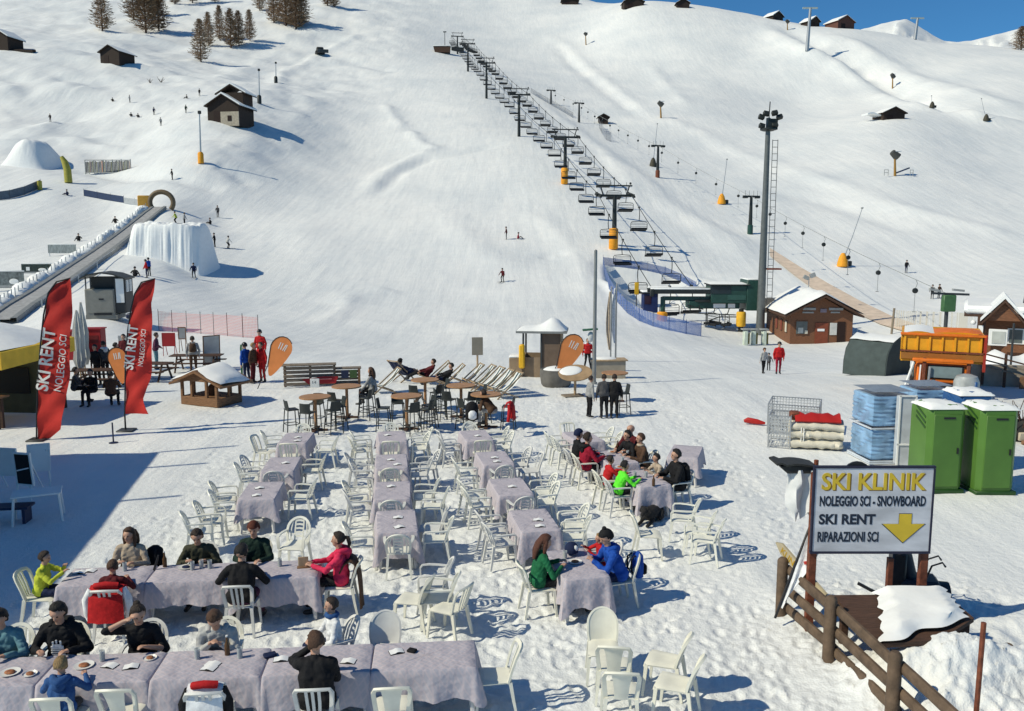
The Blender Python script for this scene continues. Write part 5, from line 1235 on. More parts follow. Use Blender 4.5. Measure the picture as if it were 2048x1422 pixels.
p = G(1150,792); t = thing('tilted_table', 'snowy round bar table tipped to one side near the barrel', 'bar table', p, .3); o = MB().lathe([(.62,0),(.66,.01),(.66,.05),(.001,.05)], 18).build('tabletop', mat('tan_wood', (.34,.23,.13), .7, var=.2), t); o.matrix_local = Matrix.Translation((0,0,.88)) @ Matrix.Rotation(.30,4,'X') @ Matrix.Rotation(-.16,4,'Y')
o = MB().ell((-.12,.18,.06), (.45,.36,.07), 14, 8).build('snow', FSNOW, t); o.matrix_local = Matrix.Translation((0,0,.88)) @ Matrix.Rotation(.30,4,'X') @ Matrix.Rotation(-.16,4,'Y')
MB().tube([(0,0,.04),(0,0,.86)], .05, 8).build('column', WOOD_L, t); MB().box((-.1,0,.03), (.8,.5,.06), b=.02).build('base', WOOD_G, t)
p = G(1216,756); t = thing('timber_bar', 'pale timber bar counter behind the grey flag pole', 'counter', p, R(4)); MB().box((0,0,.42), (1.5,.7,.84), b=.02).build('body', mat('pale_counter', (.32,.28,.22), .7), t); MB().box((0,0,.87), (1.7,.85,.06), b=.02).build('counter_top', WOOD_L, t); MB().ell((-.2,.05,.9), (.6,.35,.09), 12, 6).build('snow', FSNOW, t)
p = AT(1224,738,1.1); p2 = GZ(p.x,p.y-.9); t = dup(BAR0, p2, 0, 'round bar table where people in dark clothes stand', 'round bar tables')
for px,py,rz,lb,tp in [(1178,834,R(-70),'person in a grey jacket at the table beside the grey flag pole','grey'), (1208,836,R(10),'person in a dark jacket seen from behind, left of the standing pair','darkgrey'), (1228,836,R(-5),'person in a dark purple jacket seen from behind, right of the standing pair','black')]:
    stand(lb, px, py, rz, top=tp, legs='black', hair='dark', vox=V3, hgt=1.42 if tp == 'grey' else 1.5, bulk=1.12)
stool(G(1246,828).to_tuple()[:2], R(100), 'dark bar stool right of the standing pair by the flag pole')
def info_post():
    p = G(1186,742); t = thing('piste_map', 'green roofed piste sign with a white lamp beside the grey pole', 'sign', p); MB().tube([(0,0,0),(0,0,2.0)], .045, 8).build('post', STEEL, t)
    MB().box((-.18,-.08,2.12), (.75,.4,.07), R=Matrix.Rotation(-.08,3,'Y')).build('roof', GREENP, t); MB().ell((-.14,-.08,1.75), (.17,.14,.27), 12, 9).build('globe', mat('milky_globe', (.55,.57,.57), .4), t)
info_post()
stand('person in a red jacket and dark trousers below the green roofed sign', 1175, 738, R(180), top='red', legs='black', hair='dark', vox=V3, hgt=1.62, hood='white', wide=.06)
def flagpole(label, px, py, hgt, r, furled=None, tilt=0.0):
    p = G(px,py); t = thing('flag_pole', label, 'pole', p); MB().lathe([(r*1.6,0),(r*1.6,.08),(r,.1),(r*.8,hgt),(r*.2,hgt+.05)], 12).build('mast', mat('grey_pole', (.25,.26,.26), .5, metal=.3), t)
    if furled:
        rows = []
        for i in range(12):
            f = i/11; z = hgt-.25-f*furled[0]; wd = .05+.26*math.sin(PI*min(1,f*.9+.08))*(.5+.5*f); rows.append([(-.05-wd*k/4,.05*math.sin(k*2.1+f*5),z) for k in range(5)])
        MB().grid(rows, thick=.01).build('flag', C['beige'] if furled[1] else C['white'], t, 60)
flagpole('thick grey flag pole right of the booth', 1188, 768, 5.7, .085)
flagpole('slim flag pole with a furled pale flag, left of two', 1221, 722, 4.3, .045, (3.4,1)); flagpole('slim bare flag pole, right of two', 1231, 722, 4.5, .05, (3.2,0))
# ================================================================ right side
GREEN = mat('toilet_green', (.080,.185,.030), .45, var=.10, vscale=1.5); BLUEW = mat('blue_film', (.20,.35,.54), .3, var=.38, vscale=1.8, bump=.8, bscale=5, spec=.6); BLUED = mat('dark_blue_plastic', (.02,.09,.26), .4)
TENT = mat('tent_canvas', (.055,.075,.075), .8, var=.15); ORT = mat('orange_truck_paint', (.70,.16,.012), .45); YLT = mat('yellow_truck_paint', (.72,.34,.015), .5, var=.1); RUST = mat('rusty_steel', (.17,.05,.025), .75, var=.35, vscale=12, bump=.4)
HW = mat('house_timber', (.18,.078,.038), .7, var=.3, vscale=5, stretch=(1,1,8), bump=.3); WINM = mat('window_pane', (.10,.12,.12), .15); DIM = mat('dark_opening', (.02,.008,.006), .8)
CREAM = mat('cream_film', (.62,.58,.48), .5, var=.12, bump=.7, bscale=8); WALLB = mat('beige_concrete', (.36,.31,.25), .8, var=.15)
def plane_M(x0, axis_y): return Matrix(((1,0,0,0),(0,0,1,axis_y),(0,1,0,0),(0,0,0,1)))
def gable_snow(hw, he, hr, y0, y1, th, t, over=.12):
    rows = []
    for i in range(9):
        y = y0-over+(y1-y0+2*over)*i/8; row = []
        for j in range(15):
            u = -1+2*j/14; x = u*(hw+over); z = he+(hr-he)*(1-abs(u)); e = (1-abs(u)**10)*(1-abs(-1+2*i/8)**10)
            row.append((x, y, z+.03+th*(.25+.75*e)*(1+.25*math.sin(3*y+4*u))))
        rows.append(row)
    MB().grid(rows, thick=-0.0).build('roof_snow', FSNOW, t, 60)
def lift_house():
    b = ATY(1500,690,76.5); c = ATY(1641,690,76.5); z0 = H(c.x,78)-.1; t = thing('ticket_house', 'brown timber lift ticket house with a snow covered gable roof', 'house', (c.x,76.5,z0), R(-4))
    W2, L, he, hr = 2.75, 9.5, 2.75, 4.55
    MB().box((0,L/2,he/2), (W2*2,L,he)).build('wall', HW, t)
    MB().prism([(-W2,he),(W2,he),(0,hr-.25)], plane_M(0,.0), L).build('gable', HW, t)
    sl = (hr-he)/3.4
    MB().prism([(-3.45,he-.05),(0,hr),(3.45,he-.05),(3.45,he-.22),(0,hr-.2),(-3.45,he-.22)], plane_M(0,-.9), L+1.6).build('roof', WOOD_D, t)
    gable_snow(3.4,he-.02,hr+.02,-.85,L+.6,.28,t)
    for x,w_,h_,z,m,nm in [(-1.15,1.15,.22,3.25,GREYB,'sign'),(-1.25,1.0,.14,2.93,GREYB,'sign'),(.1,.55,.34,3.1,mat('lilac_sign',(.22,.18,.22),.6),'sign'),(1.2,1.25,.22,3.25,GREYB,'sign'),(1.15,.8,.14,2.95,GREYB,'sign')]:
        MB().box((x,-.05,z), (w_,.06,h_), b=.01).build(nm, m, t)
    f = MB().box((-1.75,-.03,1.55), (1.1,.06,1.25)).build('window', HW, t); MB().box((-1.75,-.07,1.55), (.98,.03,1.12)).build('pane', WINM, f)
    MB().box((-1.85,-.10,1.3), (.45,.02,.5)).build('notice', mat('pale_notice',(.45,.47,.44),.6), t); MB().box((-1.35,-.10,1.15), (.25,.02,.3)).build('notice', CREAM, t)
    MB().box((.02,-.04,1.0), (1.15,.05,2.0)).build('door', mat('red_brown_door',(.20,.05,.022),.6), t); MB().box((-.05,-.09,1.35), (.62,.03,.22)).build('door_sign', PAPER, t)
    MB().box((1.05,-.05,1.45), (.62,.05,1.1), b=.01).build('notice_board', mat('pale_board',(.55,.55,.53),.6), t); MB().box((1.75,-.03,1.05), (.7,.06,2.1)).build('doorway', DIM, t)
    for y,w_ in ((1.4,.7),(3.2,.7),(5.0,.7)):
        f = MB().box((-W2-.03,y,1.5), (.05,w_,1.1)).build('window', WOOD_D, t); MB().box((-W2-.06,y,1.5), (.03,w_-.12,.98)).build('pane', mat('shutter_red',(.22,.05,.03),.6) if y > 3 else CREAM, f)
    MB().box((-3.1,L-2.2,he+.25), (.9,.8,1.4)).build('chimney', mat('chimney_grey',(.14,.13,.12),.8), t)
    MB().tube([(.2,5.5,hr+.2),(.2,5.5,hr+1.3)], .04, 6).build('lamp_mast', STEEL, t); MB().box((-.1,5.4,hr+1.3), (.5,.35,.35), R=Matrix.Rotation(.5,3,'Y')).build('floodlight', GREYB, t); MB().box((.5,5.4,hr+1.5), (.5,.35,.4), R=Matrix.Rotation(-.4,3,'Y')).build('floodlight', GREYB, t)
lift_house()
for i,(px,lb) in enumerate([(1490,'pale turnstile post farthest left of the ticket house'),(1506,'pale turnstile post, second from the left of the ticket house'),(1527,'pale turnstile post nearest the ticket house wall')]):
    p = G(px,690); t = thing('turnstile', lb, 'turnstile', p, 0, 'turnstiles beside the ticket house'); MB().box((0,0,.65), (.35,.6,1.3), b=.05).build('body', mat('pale_green_paint',(.55,.62,.52),.5), t); MB().box((0,0,1.42), (.75,.65,.12), b=.04).build('cap', GREYB, t); MB().box((.3,-.1,.6), (.12,.12,1.0)).build('gate', mat('olive_paint',(.16,.14,.02),.5), t)
p = G(1535,690); t = thing('skis', 'white pair of skis leaning on the ticket house', 'skis', p, .3); [MB().beam((sx*.12,0,0),(sx*.12-.35,.3,1.5), .09,.02).build('ski', WHITE, t) for sx in (-1,1)]
# arched tent
def tent():
    p = G(1752,748); t = thing('storage_tent', 'dark grey arched storage tent with snow on top', 'tent', p, R(38)); r, L = 1.15, 2.2; rows = []
    prof = [(-r,0),(-r*.98,.7),(-r*.85,1.25),(-r*.55,1.65),(0,1.85),(r*.55,1.65),(r*.85,1.25),(r*.98,.7),(r,0)]
    MB().grid([[(x,y,z) for x,z in prof] for y in (-L/2,-L/4,0,L/4,L/2)], thick=.03).build('canvas', TENT, t, 25)
    for y in (-L/2+.02,L/2-.02): MB().prism(prof, Matrix(((1,0,0,0),(0,0,1,y),(0,1,0,0),(0,0,0,1))), .03).build('end_wall', mat('tent_end',(.035,.045,.045),.8), t)
    MB().grid([[(x*1.0,y*1.02,z+.02+.10*max(0,1-abs(x)/r)*(1+.4*math.sin(6*y+x*4))) for x,z in prof[3:6]] for y in (-L/2,-L/3,-L/6,0,L/6,L/3,L/2)]).build('snow_cap', FSNOW, t, 60)
tent()
for px,py,rz,lb in [(1766,742,10,'white tubular stand before the storage tent, left of two'),(1795,744,-8,'white tubular stand before the storage tent, right of two')]:
    p = G(px,py); t = thing('tubular_stand', lb, 'stand', p, R(rz)); m = MB(); m.tube([(-.3,0,0),(-.3,0,1.05),(-.05,0,1.05),(.3,0,1.0),(.25,0,.02)], .03, 6); m.build('hoop', WHITE, t); m = MB(); [m.tube([(sx*.3,-.4,.04),(sx*.3,.4,.04)], .03, 6) for sx in (-1,1)]; m.tube([(-.3,-.38,.04),(.3,-.38,.04)], .03, 6); m.build('runner', WHITE, t); MB().tube([(0,0,1.0),(.18,-.3,.05)], .025, 6).build('strut', WHITE, t)
# orange and yellow tipper
def tipper():
    p = AT(1878,800,0.0); p = GZ(ATY(1880,780,31.5).x,31.5); t = thing('tipper_truck', 'orange truck with a yellow ribbed tipper body seen from the front', 'truck', p, R(-25)); t.scale = (.96,.96,.82)
    s = MB(); s.box((0,.2,1.15), (1.9,1.5,1.3), b=.12); s.build('cab', ORT, t)
    f = MB().box((.12,-.57,1.45), (1.25,.06,.62), b=.02).build('windscreen', mat('rubber',(.02,.02,.02),.6), t); MB().box((.12,-.61,1.45), (1.12,.03,.5)).build('pane', mat('screen_glass',(.20,.26,.27),.1,spec=.8), f)
    for sx in (-.98,1.0): f = MB().box((sx*.98,.1,1.4), (.05,.8,.7), b=.01).build('side_window', mat('rubber',(.02,.02,.02),.6), t); MB().box((sx*1.015,.1,1.4), (.02,.66,.55)).build('pane', mat('screen_glass',(.20,.26,.27),.1,spec=.8), f)
    MB().box((.1,-.85,.62), (1.3,.8,.75), b=.08).build('engine_cover', BLACK, t); MB().box((.1,-1.27,.6), (1.1,.05,.5)).build('grille', DKSTEEL, t)
    MB().box((-.62,-.64,1.2), (.14,.1,1.75), b=.03).build('pillar', RUST, t); MB().box((.90,-.64,1.2), (.14,.1,1.6), b=.03).build('pillar', RUST, t); MB().tube([(-.45,-.72,.6),(-.42,-.72,1.7)], .05, 8).build('exhaust', STEEL, t)
    MB().beam((-1.25,-.75,.75),(-1.0,-.6,1.85), .09,.05).build('mirror_bar', WHITE, t); MB().beam((-.78,-.66,.75),(-.75,-.66,1.75), .09,.05).build('mirror_bar', WHITE, t)
    MB().box((0,-.62,1.98), (2.1,.3,.14), b=.03).build('roof_bar', ORT, t)
    b = MB(); b.box((0,2.6,1.75), (2.95,3.6,.14)); b.box((0,.85,2.35), (2.95,.10,1.2)); b.box((0,4.4,2.35), (2.95,.10,1.2)); [b.box((sx*1.45,2.6,2.35), (.10,3.6,1.2)) for sx in (-1,1)]; b.build('tipper_body', YLT, t)
    for i in range(7): MB().box((-1.35+.45*i,.77,2.5), (.07,.08,.85)).build('rib', YLT, t)
    MB().box((0,.74,2.98), (3.05,.14,.12), b=.02).build('rim', ORT, t); MB().box((0,.74,2.18), (3.0,.12,.08)).build('rail', RUST, t); MB().box((0,.76,1.95), (2.95,.10,.3)).build('sill', mat('brown_paint',(.30,.12,.02),.6), t); MB().box((1.5,.75,2.2), (.1,.14,1.7)).build('corner_post', mat('red_paint',(.35,.03,.015),.5), t)
    rows = [[(-.3+1.7*j/6,.9+1.8*i/4,3.05+.16*math.sin(PI*j/6)*math.sin(PI*(i+.5)/5)+.02*((i*j) % 3)) for j in range(7)] for i in range(5)]
    MB().grid(rows).build('tarpaulin', mat('orange_tarp',(.75,.17,.02),.6,bump=.6), t, 60); MB().grid([[(-1.4+1.1*j/5,.9+3*i/4,3.0+.1*math.sin(PI*j/5)) for j in range(6)] for i in range(5)]).build('snow_load', FSNOW, t, 60)
    for sx in (-1,1):
        for y in (.2,3.6): w_ = MB().lathe([(.2,-.14),(.46,-.14),(.5,-.08),(.5,.08),(.46,.14),(.2,.14)], 20, M=Matrix.Translation((sx*.95,y,.5)) @ Matrix.Rotation(PI/2,4,'Y')).build('wheel', BLACK, t)
tipper()
p = ATY(1950,790,29.0); t = thing('water_tank', 'pale grey tank with a blue stripe beside the orange truck', 'tank', GZ(p.x,29.6), 0); MB().lathe([(.40,0),(.42,.05),(.42,1.05),(.34,1.25),(.15,1.32),(.001,1.32)], 20).build('shell', mat('pale_tank',(.34,.36,.36),.4,var=.25), t); MB().box((.12,-.41,.75), (.10,.04,.7), b=.02).build('stripe', BLUED, t); MB().box((0,0,-.0), (.95,.95,.12)).build('pallet', WOOD, t)
# green cabins
def cabin(label, px, py, rz, m, nm='portable_toilet', sc=1.0):
    p = AT(px,py,0); t = thing(nm, label, 'portable toilet', (p.x,p.y,0), R(rz)); t.scale = (.77*sc,.80*sc,1.0); a = .59
    ol = [(-a+.14,-a),(a-.14,-a),(a,-a+.14),(a,a-.1),(a-.1,a),(-a+.1,a),(-a,a-.1),(-a,-a+.14)]
    rows = [[(x*k,y*k,z) for x,y in ol] for k,z in ((.97,.08),(1.0,.15),(1.0,1.9),(.99,2.0),(.95,2.06),(.7,2.14))]
    b = MB(); b.grid(rows, closed=True); b.f.append(tuple(range(40,48))); b.m.append(0); b.build('cabin', m, t, 25)
    MB().box((0,0,.05), (1.26,1.26,.10), b=.02).build('base', mat('dark_green_base',(.02,.07,.012),.5) if m is GREEN else BLUED, t)
    MB().box((-.02,-a-.012,1.05), (.86,.03,1.75), b=.01).build('door', m, t); MB().box((.02,-a-.032,1.84), (.36,.02,.045)).build('vent_slot', BLACK, t)
    for z in (1.93,1.80,1.68): MB().box((-a-.006,-.1,z), (.02,.6,.05), R=Matrix.Rotation(.35,3,'X')).build('side_vent', mat('dark_green_base',(.02,.07,.012),.5) if m is GREEN else BLUED, t)
    MB().box((.33,-a-.04,1.05), (.05,.03,.14)).build('handle', BLACK, t)
    MB().grid([[(u*.60,v*.60,2.045+.125*(1-max(abs(u),abs(v))**5)+.02*math.sin(5*u+4*v+px)*(max(abs(u),abs(v))<.9)) for u in (-1,-.93,-.8,-.5,-.2,.2,.5,.8,.93,1)] for v in (-1,-.93,-.8,-.5,-.2,.2,.5,.8,.93,1)]).build('snow_cap', FSNOW, t, 70)
cabin('green portable toilet with snow on top, left of two', 1866, 976, 2, GREEN); cabin('green portable toilet with snow on top, right of two', 1968, 979, 1, GREEN)
cabin('blue portable toilet hidden between the two green ones', 1925, 938, 0, BLUED, sc=1.0)
# film-wrapped stacks
def wrapped(label, px, py, rz, w_, d_, n):
    p = AT(px,py,0); t = thing('wrapped_stack', label, 'crate stack', (p.x,p.y,0), R(rz)); hh = .92
    for k in range(n):
        z = .12+k*hh
        b = MB(); rows = []
        for i in range(15):
            zz = z+.02+.80*i/14; q = []; bl = 1+.012*math.sin(PI*i/14)+(-.034 if i % 2 == 0 else .006)
            for kx in range(40):
                a = 2*PI*kx/40+PI/4; sx_, sy_ = math.cos(a), math.sin(a); mm = max(abs(sx_),abs(sy_)); ex = bl+.010*math.sin(kx*1.9+i*.8)+.007*math.sin(i*2.3+kx)
                q.append((sx_/mm*w_/2*ex*(1-.05*(min(abs(sx_),abs(sy_))/mm)**8),sy_/mm*d_/2*ex*(1-.05*(min(abs(sx_),abs(sy_))/mm)**8),zz))
            rows.append(q)
        b.grid(rows, closed=True); b.f.append(tuple(range(len(b.v)-40,len(b.v)))); b.m.append(0); b.build('wrapped_load', BLUEW, t, 40)
        b = MB()
        for zz in ((z-.07,z-.02) if k == 0 else (z-.04,)):
            for sy in (-1,1): b.box((0,sy*(d_/2+.02),zz), (w_+.08,.035,.04))
            for sx in (-1,1): b.box((sx*(w_/2+.02),0,zz), (.035,d_+.01,.04))
        b.build('crate_frame', mat('pale_frame',(.55,.60,.66),.4), t)
    MB().grid([[(-w_/2+w_*j/4,-d_/2+d_*i/4,.12+n*hh+.03+.06*math.sin(PI*j/4)*math.sin(PI*i/4)) for j in range(5)] for i in range(5)], thick=-.0).build('cover', mat('grey_blue_cover',(.20,.24,.30),.5,bump=.6), t, 60)
wrapped('tall stack of crates in blue film, left of the green toilets', 1757, 918, 5, 1.12, 1.2, 2)
wrapped('shorter blue wrapped stack behind the left green toilet', 1842, 903, 4, 1.05, 1.0, 2)
p = AT(1804,934,0); t = thing('white_crate', 'upright grey white panel crate between the blue stack and the green toilet', 'crate', (p.x,p.y,0), R(-6)); MB().box((0,0,1.0), (.40,.3,1.85), b=.02).build('panel', mat('pale_panel',(.50,.53,.56),.4,var=.15), t); m = MB(); [m.box((sx*.2,-.16,1.0), (.04,.04,1.95)) for sx in (-1,1)]; [m.box((0,-.16,z), (.44,.04,.04)) for z in (.05,.65,1.95)]; m.build('frame', WHITE, t)
# white bundles, cage, red cover
def cage(label, px, py, rz, w_, d_, h_):
    p = AT(px,py,0); t = thing('wire_cage', label, 'cage', (p.x,p.y,0), R(rz)); m = MB()
    for sx in (-1,1):
        for sy in (-1,1): m.box((sx*w_/2,sy*d_/2,h_/2), (.04,.04,h_))
    for z in (.08,h_*.5,h_):
        for sy in (-1,1): m.box((0,sy*d_/2,z), (w_,.03,.03))
        for sx in (-1,1): m.box((sx*w_/2,0,z), (.03,d_,.03))
    m.build('frame', STEEL, t)
    NG = net_mat('wire_mesh', (.40,.42,.44), .86, 3.4); g = MB()
    for a,b in (((-w_/2,-d_/2),(w_/2,-d_/2)),((-w_/2,d_/2),(w_/2,d_/2)),((-w_/2,-d_/2),(-w_/2,d_/2)),((w_/2,-d_/2),(w_/2,d_/2))): g.grid([[(*a,.08),(*b,.08)],[(*a,h_),(*b,h_)]])
    g.build('mesh', NG, t)
cage('grey wire cage behind the cream bundles', 1588, 862, -22, 1.5, 1.4, .95); cage('grey wire cage at the left of the cream bundles', 1560, 890, -22, .6, .9, .95)
def bundle(label, px, py, rz):
    p = AT(px,py,0); t = thing('mattress_bundle', label, 'bundle', (p.x,p.y,0), R(rz))
    for k in range(3):
        rows = []
        for i in range(17):
            a = 2*PI*i/16; rows.append([(-.72+1.44*j/12+.02*math.sin(7*i+j),math.cos(a)*(.46-.03*k+.04*math.sin(3*j+k*2)),.17+.27*k+math.sin(a)*(.17+.03*math.sin(2*j+k*2))-.05*abs(j-6)/6*(k == 2)) for j in range(13)])
        b = MB(); b.grid(rows); n = 13
        b.f.append(tuple(i*n for i in range(16))); b.m.append(0); b.f.append(tuple(i*n+12 for i in range(16))[::-1]); b.m.append(0); b.build('mattress', CREAM, t, 60)
    m = MB(); [m.tube([(x,.42*math.cos(a),.44+.45*math.sin(a)) for a in [2*PI*i/20 for i in range(21)]], .015, 5) for x in (-.45,-.38)]; m.build('rope', WHITE, t)
    rows = [[(-.62+1.25*j/8,-.38+.76*i/5,.90+.16*math.sin(PI*i/5)*(.4+.6*abs(math.sin(j*1.3+.4)))-.02*abs(i-2.5)) for j in range(9)] for i in range(6)]
    MB().grid(rows, thick=.04).build('red_cover', mat('red_tarp',(.42,.015,.012),.6,bump=.7,bscale=6), t, 60); MB().box((-.60,.05,.93), (.28,.4,.22), b=.04).build('brown_pad', RUST, t)
bundle('cream mattress bundle tied with rope under a red cover', 1630, 895, -12)
p = AT(1508,846,.05); tag(MB().tube([(-.32,0,.10),(-.2,.02,.13),(.1,-.02,.10),(.35,.0,.06)], [.05,.10,.09,.04], 8).build('red_bag', mat('red_tarp',(.42,.015,.012),.6), loc=(p.x,p.y,0), rz=-.25), 'red rolled cover lying on the snow left of the cage', 'bag')
# clutter behind the green cabins
def brush():
    p = AT(2030,880,0); t = thing('brush_pile', 'pile of dark twigs and boards at the right picture edge', 'brush pile', (p.x+.3,p.y,0)); rd = random.Random(3); m = MB()
    for i in range(60):
        a = rd.uniform(0,6.28); r = rd.uniform(0,.5); x,y = r*math.cos(a)*1.4, r*math.sin(a); m.tube([(x,y,rd.uniform(.1,.5)),(x+rd.uniform(-.5,.5),y+rd.uniform(-.3,.3),rd.uniform(.5,1.3))], [.02,.008], 4)
    m.build('twigs', WOOD_D, t); MB().ell((0,0,.3), (.75,.5,.35), 14, 8).build('heap', mat('dark_heap',(.03,.03,.028),.9,var=.5,bump=1.0,bscale=9), t, 60)
    MB().box((.1,-.5,.22), (1.2,.1,.25), b=.02).build('board', mat('beige_board',(.45,.38,.28),.7), t); MB().box((.2,-.6,.06), (1.3,.12,.12), b=.02).build('board', WOOD, t)
brush()
# right hand house with stairs
def side_house():
    c = ATY(2000,690,44); t = thing('mountain_hut', 'dark timber hut with a snowy cross gable, right picture edge', 'house', (c.x,44,-.3), R(-28))
    MB().box((3.3,3.0,1.2), (8.6,5.6,2.4)).build('wall', HW, t)
    MB().box((3.2,2.9,2.42), (9.9,7.2,.12)).build('roof', WOOD_D, t)
    MB().box((3.2,2.9,2.70), (9.95,7.25,.44), b=.16).build('roof_snow', FSNOW, t)
    MB().prism([(-.75,2.2),(.85,2.2),(.05,3.1)], plane_M(0,-.75), 2.6).build('gable', HW, t); MB().prism([(-.95,2.1),(.05,3.3),(1.05,2.1),(1.05,1.98),(.05,3.14),(-.95,1.98)], plane_M(0,-1.0), 3.0).build('gable_roof', WOOD_D, t)
    MB().prism([(-1.0,2.16),(.05,3.36),(1.1,2.16),(1.1,2.32),(.05,3.56),(-1.0,2.32)], plane_M(0,-1.02), 3.1).build('gable_snow', FSNOW, t, 60)
    for x in (-1.05,-.80): MB().box((x,-.7,1.2), (.14,.14,2.4)).build('post', WOOD_D, t)
    MB().box((-.95,-.85,1.55), (.22,.04,.75)).build('white_notice', WHITE, t)  # narrow notice in plain white paint
    f = MB().box((-.15,-.9,1.35), (.85,.05,.85), b=.02).build('sign_frame', WHITE, t); MB().box((-.12,-.94,1.35), (.6,.03,.62)).build('notice', mat('pale_notice',(.45,.47,.44),.6), f)
    f = MB().box((.72,.17,1.35), (.85,.06,.8)).build('window', WHITE, t); MB().box((.68,.13,1.35), (.6,.03,.68)).build('pane', WINM, f)
    MB().lathe([(.13,0),(.13,.06),(.001,.07)], 12, M=Matrix.Translation((1.95,.16,1.75)) @ Matrix.Rotation(PI/2,4,'X')).build('lamp', WHITE, t); MB().ell((-1.3,-.6,2.05), (.13,.13,.13), 10, 8).build('lamp', WHITE, t)
    MB().lathe([(.25,0),(.22,.4),(.20,.55),(.001,.6)], 12, c=(1.2,1.5,3.0)).build('chimney', DKSTEEL, t)
side_house()
p = ATY(2022,790,37); t = thing('porch_pole', 'thin dark pole before the snow bank of the right hand hut', 'pole', GZ(p.x,37.2)); MB().tube([(0,0,0),(0,0,2.6)], .045, 8).build('shaft', DKSTEEL, t)
c = ATY(2035,712,40.5); rows = [[(-1.7+5.2*j/12,-.9+2.2*i/8,(1.35*math.sin(PI*min(1,(i+.6)/8.6))**.7*(.85+.15*math.sin(j*1.1))*sstep(-.3,1.6,j).item())) for j in range(13)] for i in range(9)]
tag(MB().grid(rows).build('snow_bank', FSNOW, None, 60, loc=(c.x,40.8,H(c.x,40.8)-.15)), 'smooth white snow bank before the right hand hut', 'snow bank')
c = ATY(2010,770,35.5); t = thing('stair_rail', 'dark stair railing running down towards the right picture edge', 'railing', GZ(c.x-.5,35.6), R(-12))
for z in (1.45,1.2,.95): MB().beam((-.6,0,z),(1.6,-.5,z-.55), .06,.06).build('rail', WOOD_D if z > 1.3 else WOOD_G, t)
for x in (-.4,.4,1.3): MB().box((x,-.12-.2*x,.75-.2*x), (.09,.09,1.5)).build('post', WOOD_D, t)
MB().box((.5,.25,.45), (2.6,.3,.9)).build('retaining_wall', WALLB, t); MB().box((1.5,-.5,.25), (1.2,.1,.55)).build('kick_board', WOOD, t)
# lift pylon with green box, plain posts
p = ATY(1890,668,64); z = H(p.x,64); t = thing('drag_lift_terminal', 'green drag lift terminal with lamps on a crossarm', 'lift pylon', (p.x,64,z)); s = F_PX/64/1.0
MB().tube([(0,0,0),(0,0,3.4)], .14, 10).build('column', DKSTEEL, t); MB().box((.05,-.1,3.3), (.95,.5,1.25), b=.06).build('box', mat('mid_green',(.05,.13,.05),.5), t); MB().beam((-1.15,0,4.05),(1.6,0,3.95), .18,.16).build('crossarm', DKSTEEL, t)
for x in (-1.0,.75): MB().box((x,-.05,4.28), (.85,.25,.16), R=Matrix.Rotation(.22 if x < 0 else .1,3,'Y')).build('lamp', GREYB, t)
p = G(1783,668); t = thing('timber_pole', 'leaning pale timber pole behind the storage tent', 'pole', p); MB().tube([(0,0,0),(.12,0,2.4)], .10, 8).build('shaft', mat('pale_pole',(.24,.20,.15),.8), t)
net_fence('net_fence', 'grey white mesh fence behind the storage tent', [G(px,py) for px,py in [(1790,655),(1810,657),(1832,658),(1858,660),(1885,662),(1915,664),(1945,668)]], 1.7, net_mat('grey_net',(.50,.49,.45),.80,3.1), WHITE)
# walkers on the right
stand('adult in an all red suit walking beside a child', 1556, 748, R(175), top='red', legs='crimson', hat='helmet', vox=.024, hgt=1.8, stride=.12); stand('child in a pale jacket with a dark hat holding skis, beside the red suit', 1526, 747, R(200), top='lightgrey', legs='black', hat=('beanie','brown'), vox=.024, hgt=1.42, stride=.12); stand('small child in dark clothes just behind the pale jacket', 1537, 741, R(150), top='darkgrey', legs='black', hat='helmet', vox=.024, hgt=1.05)
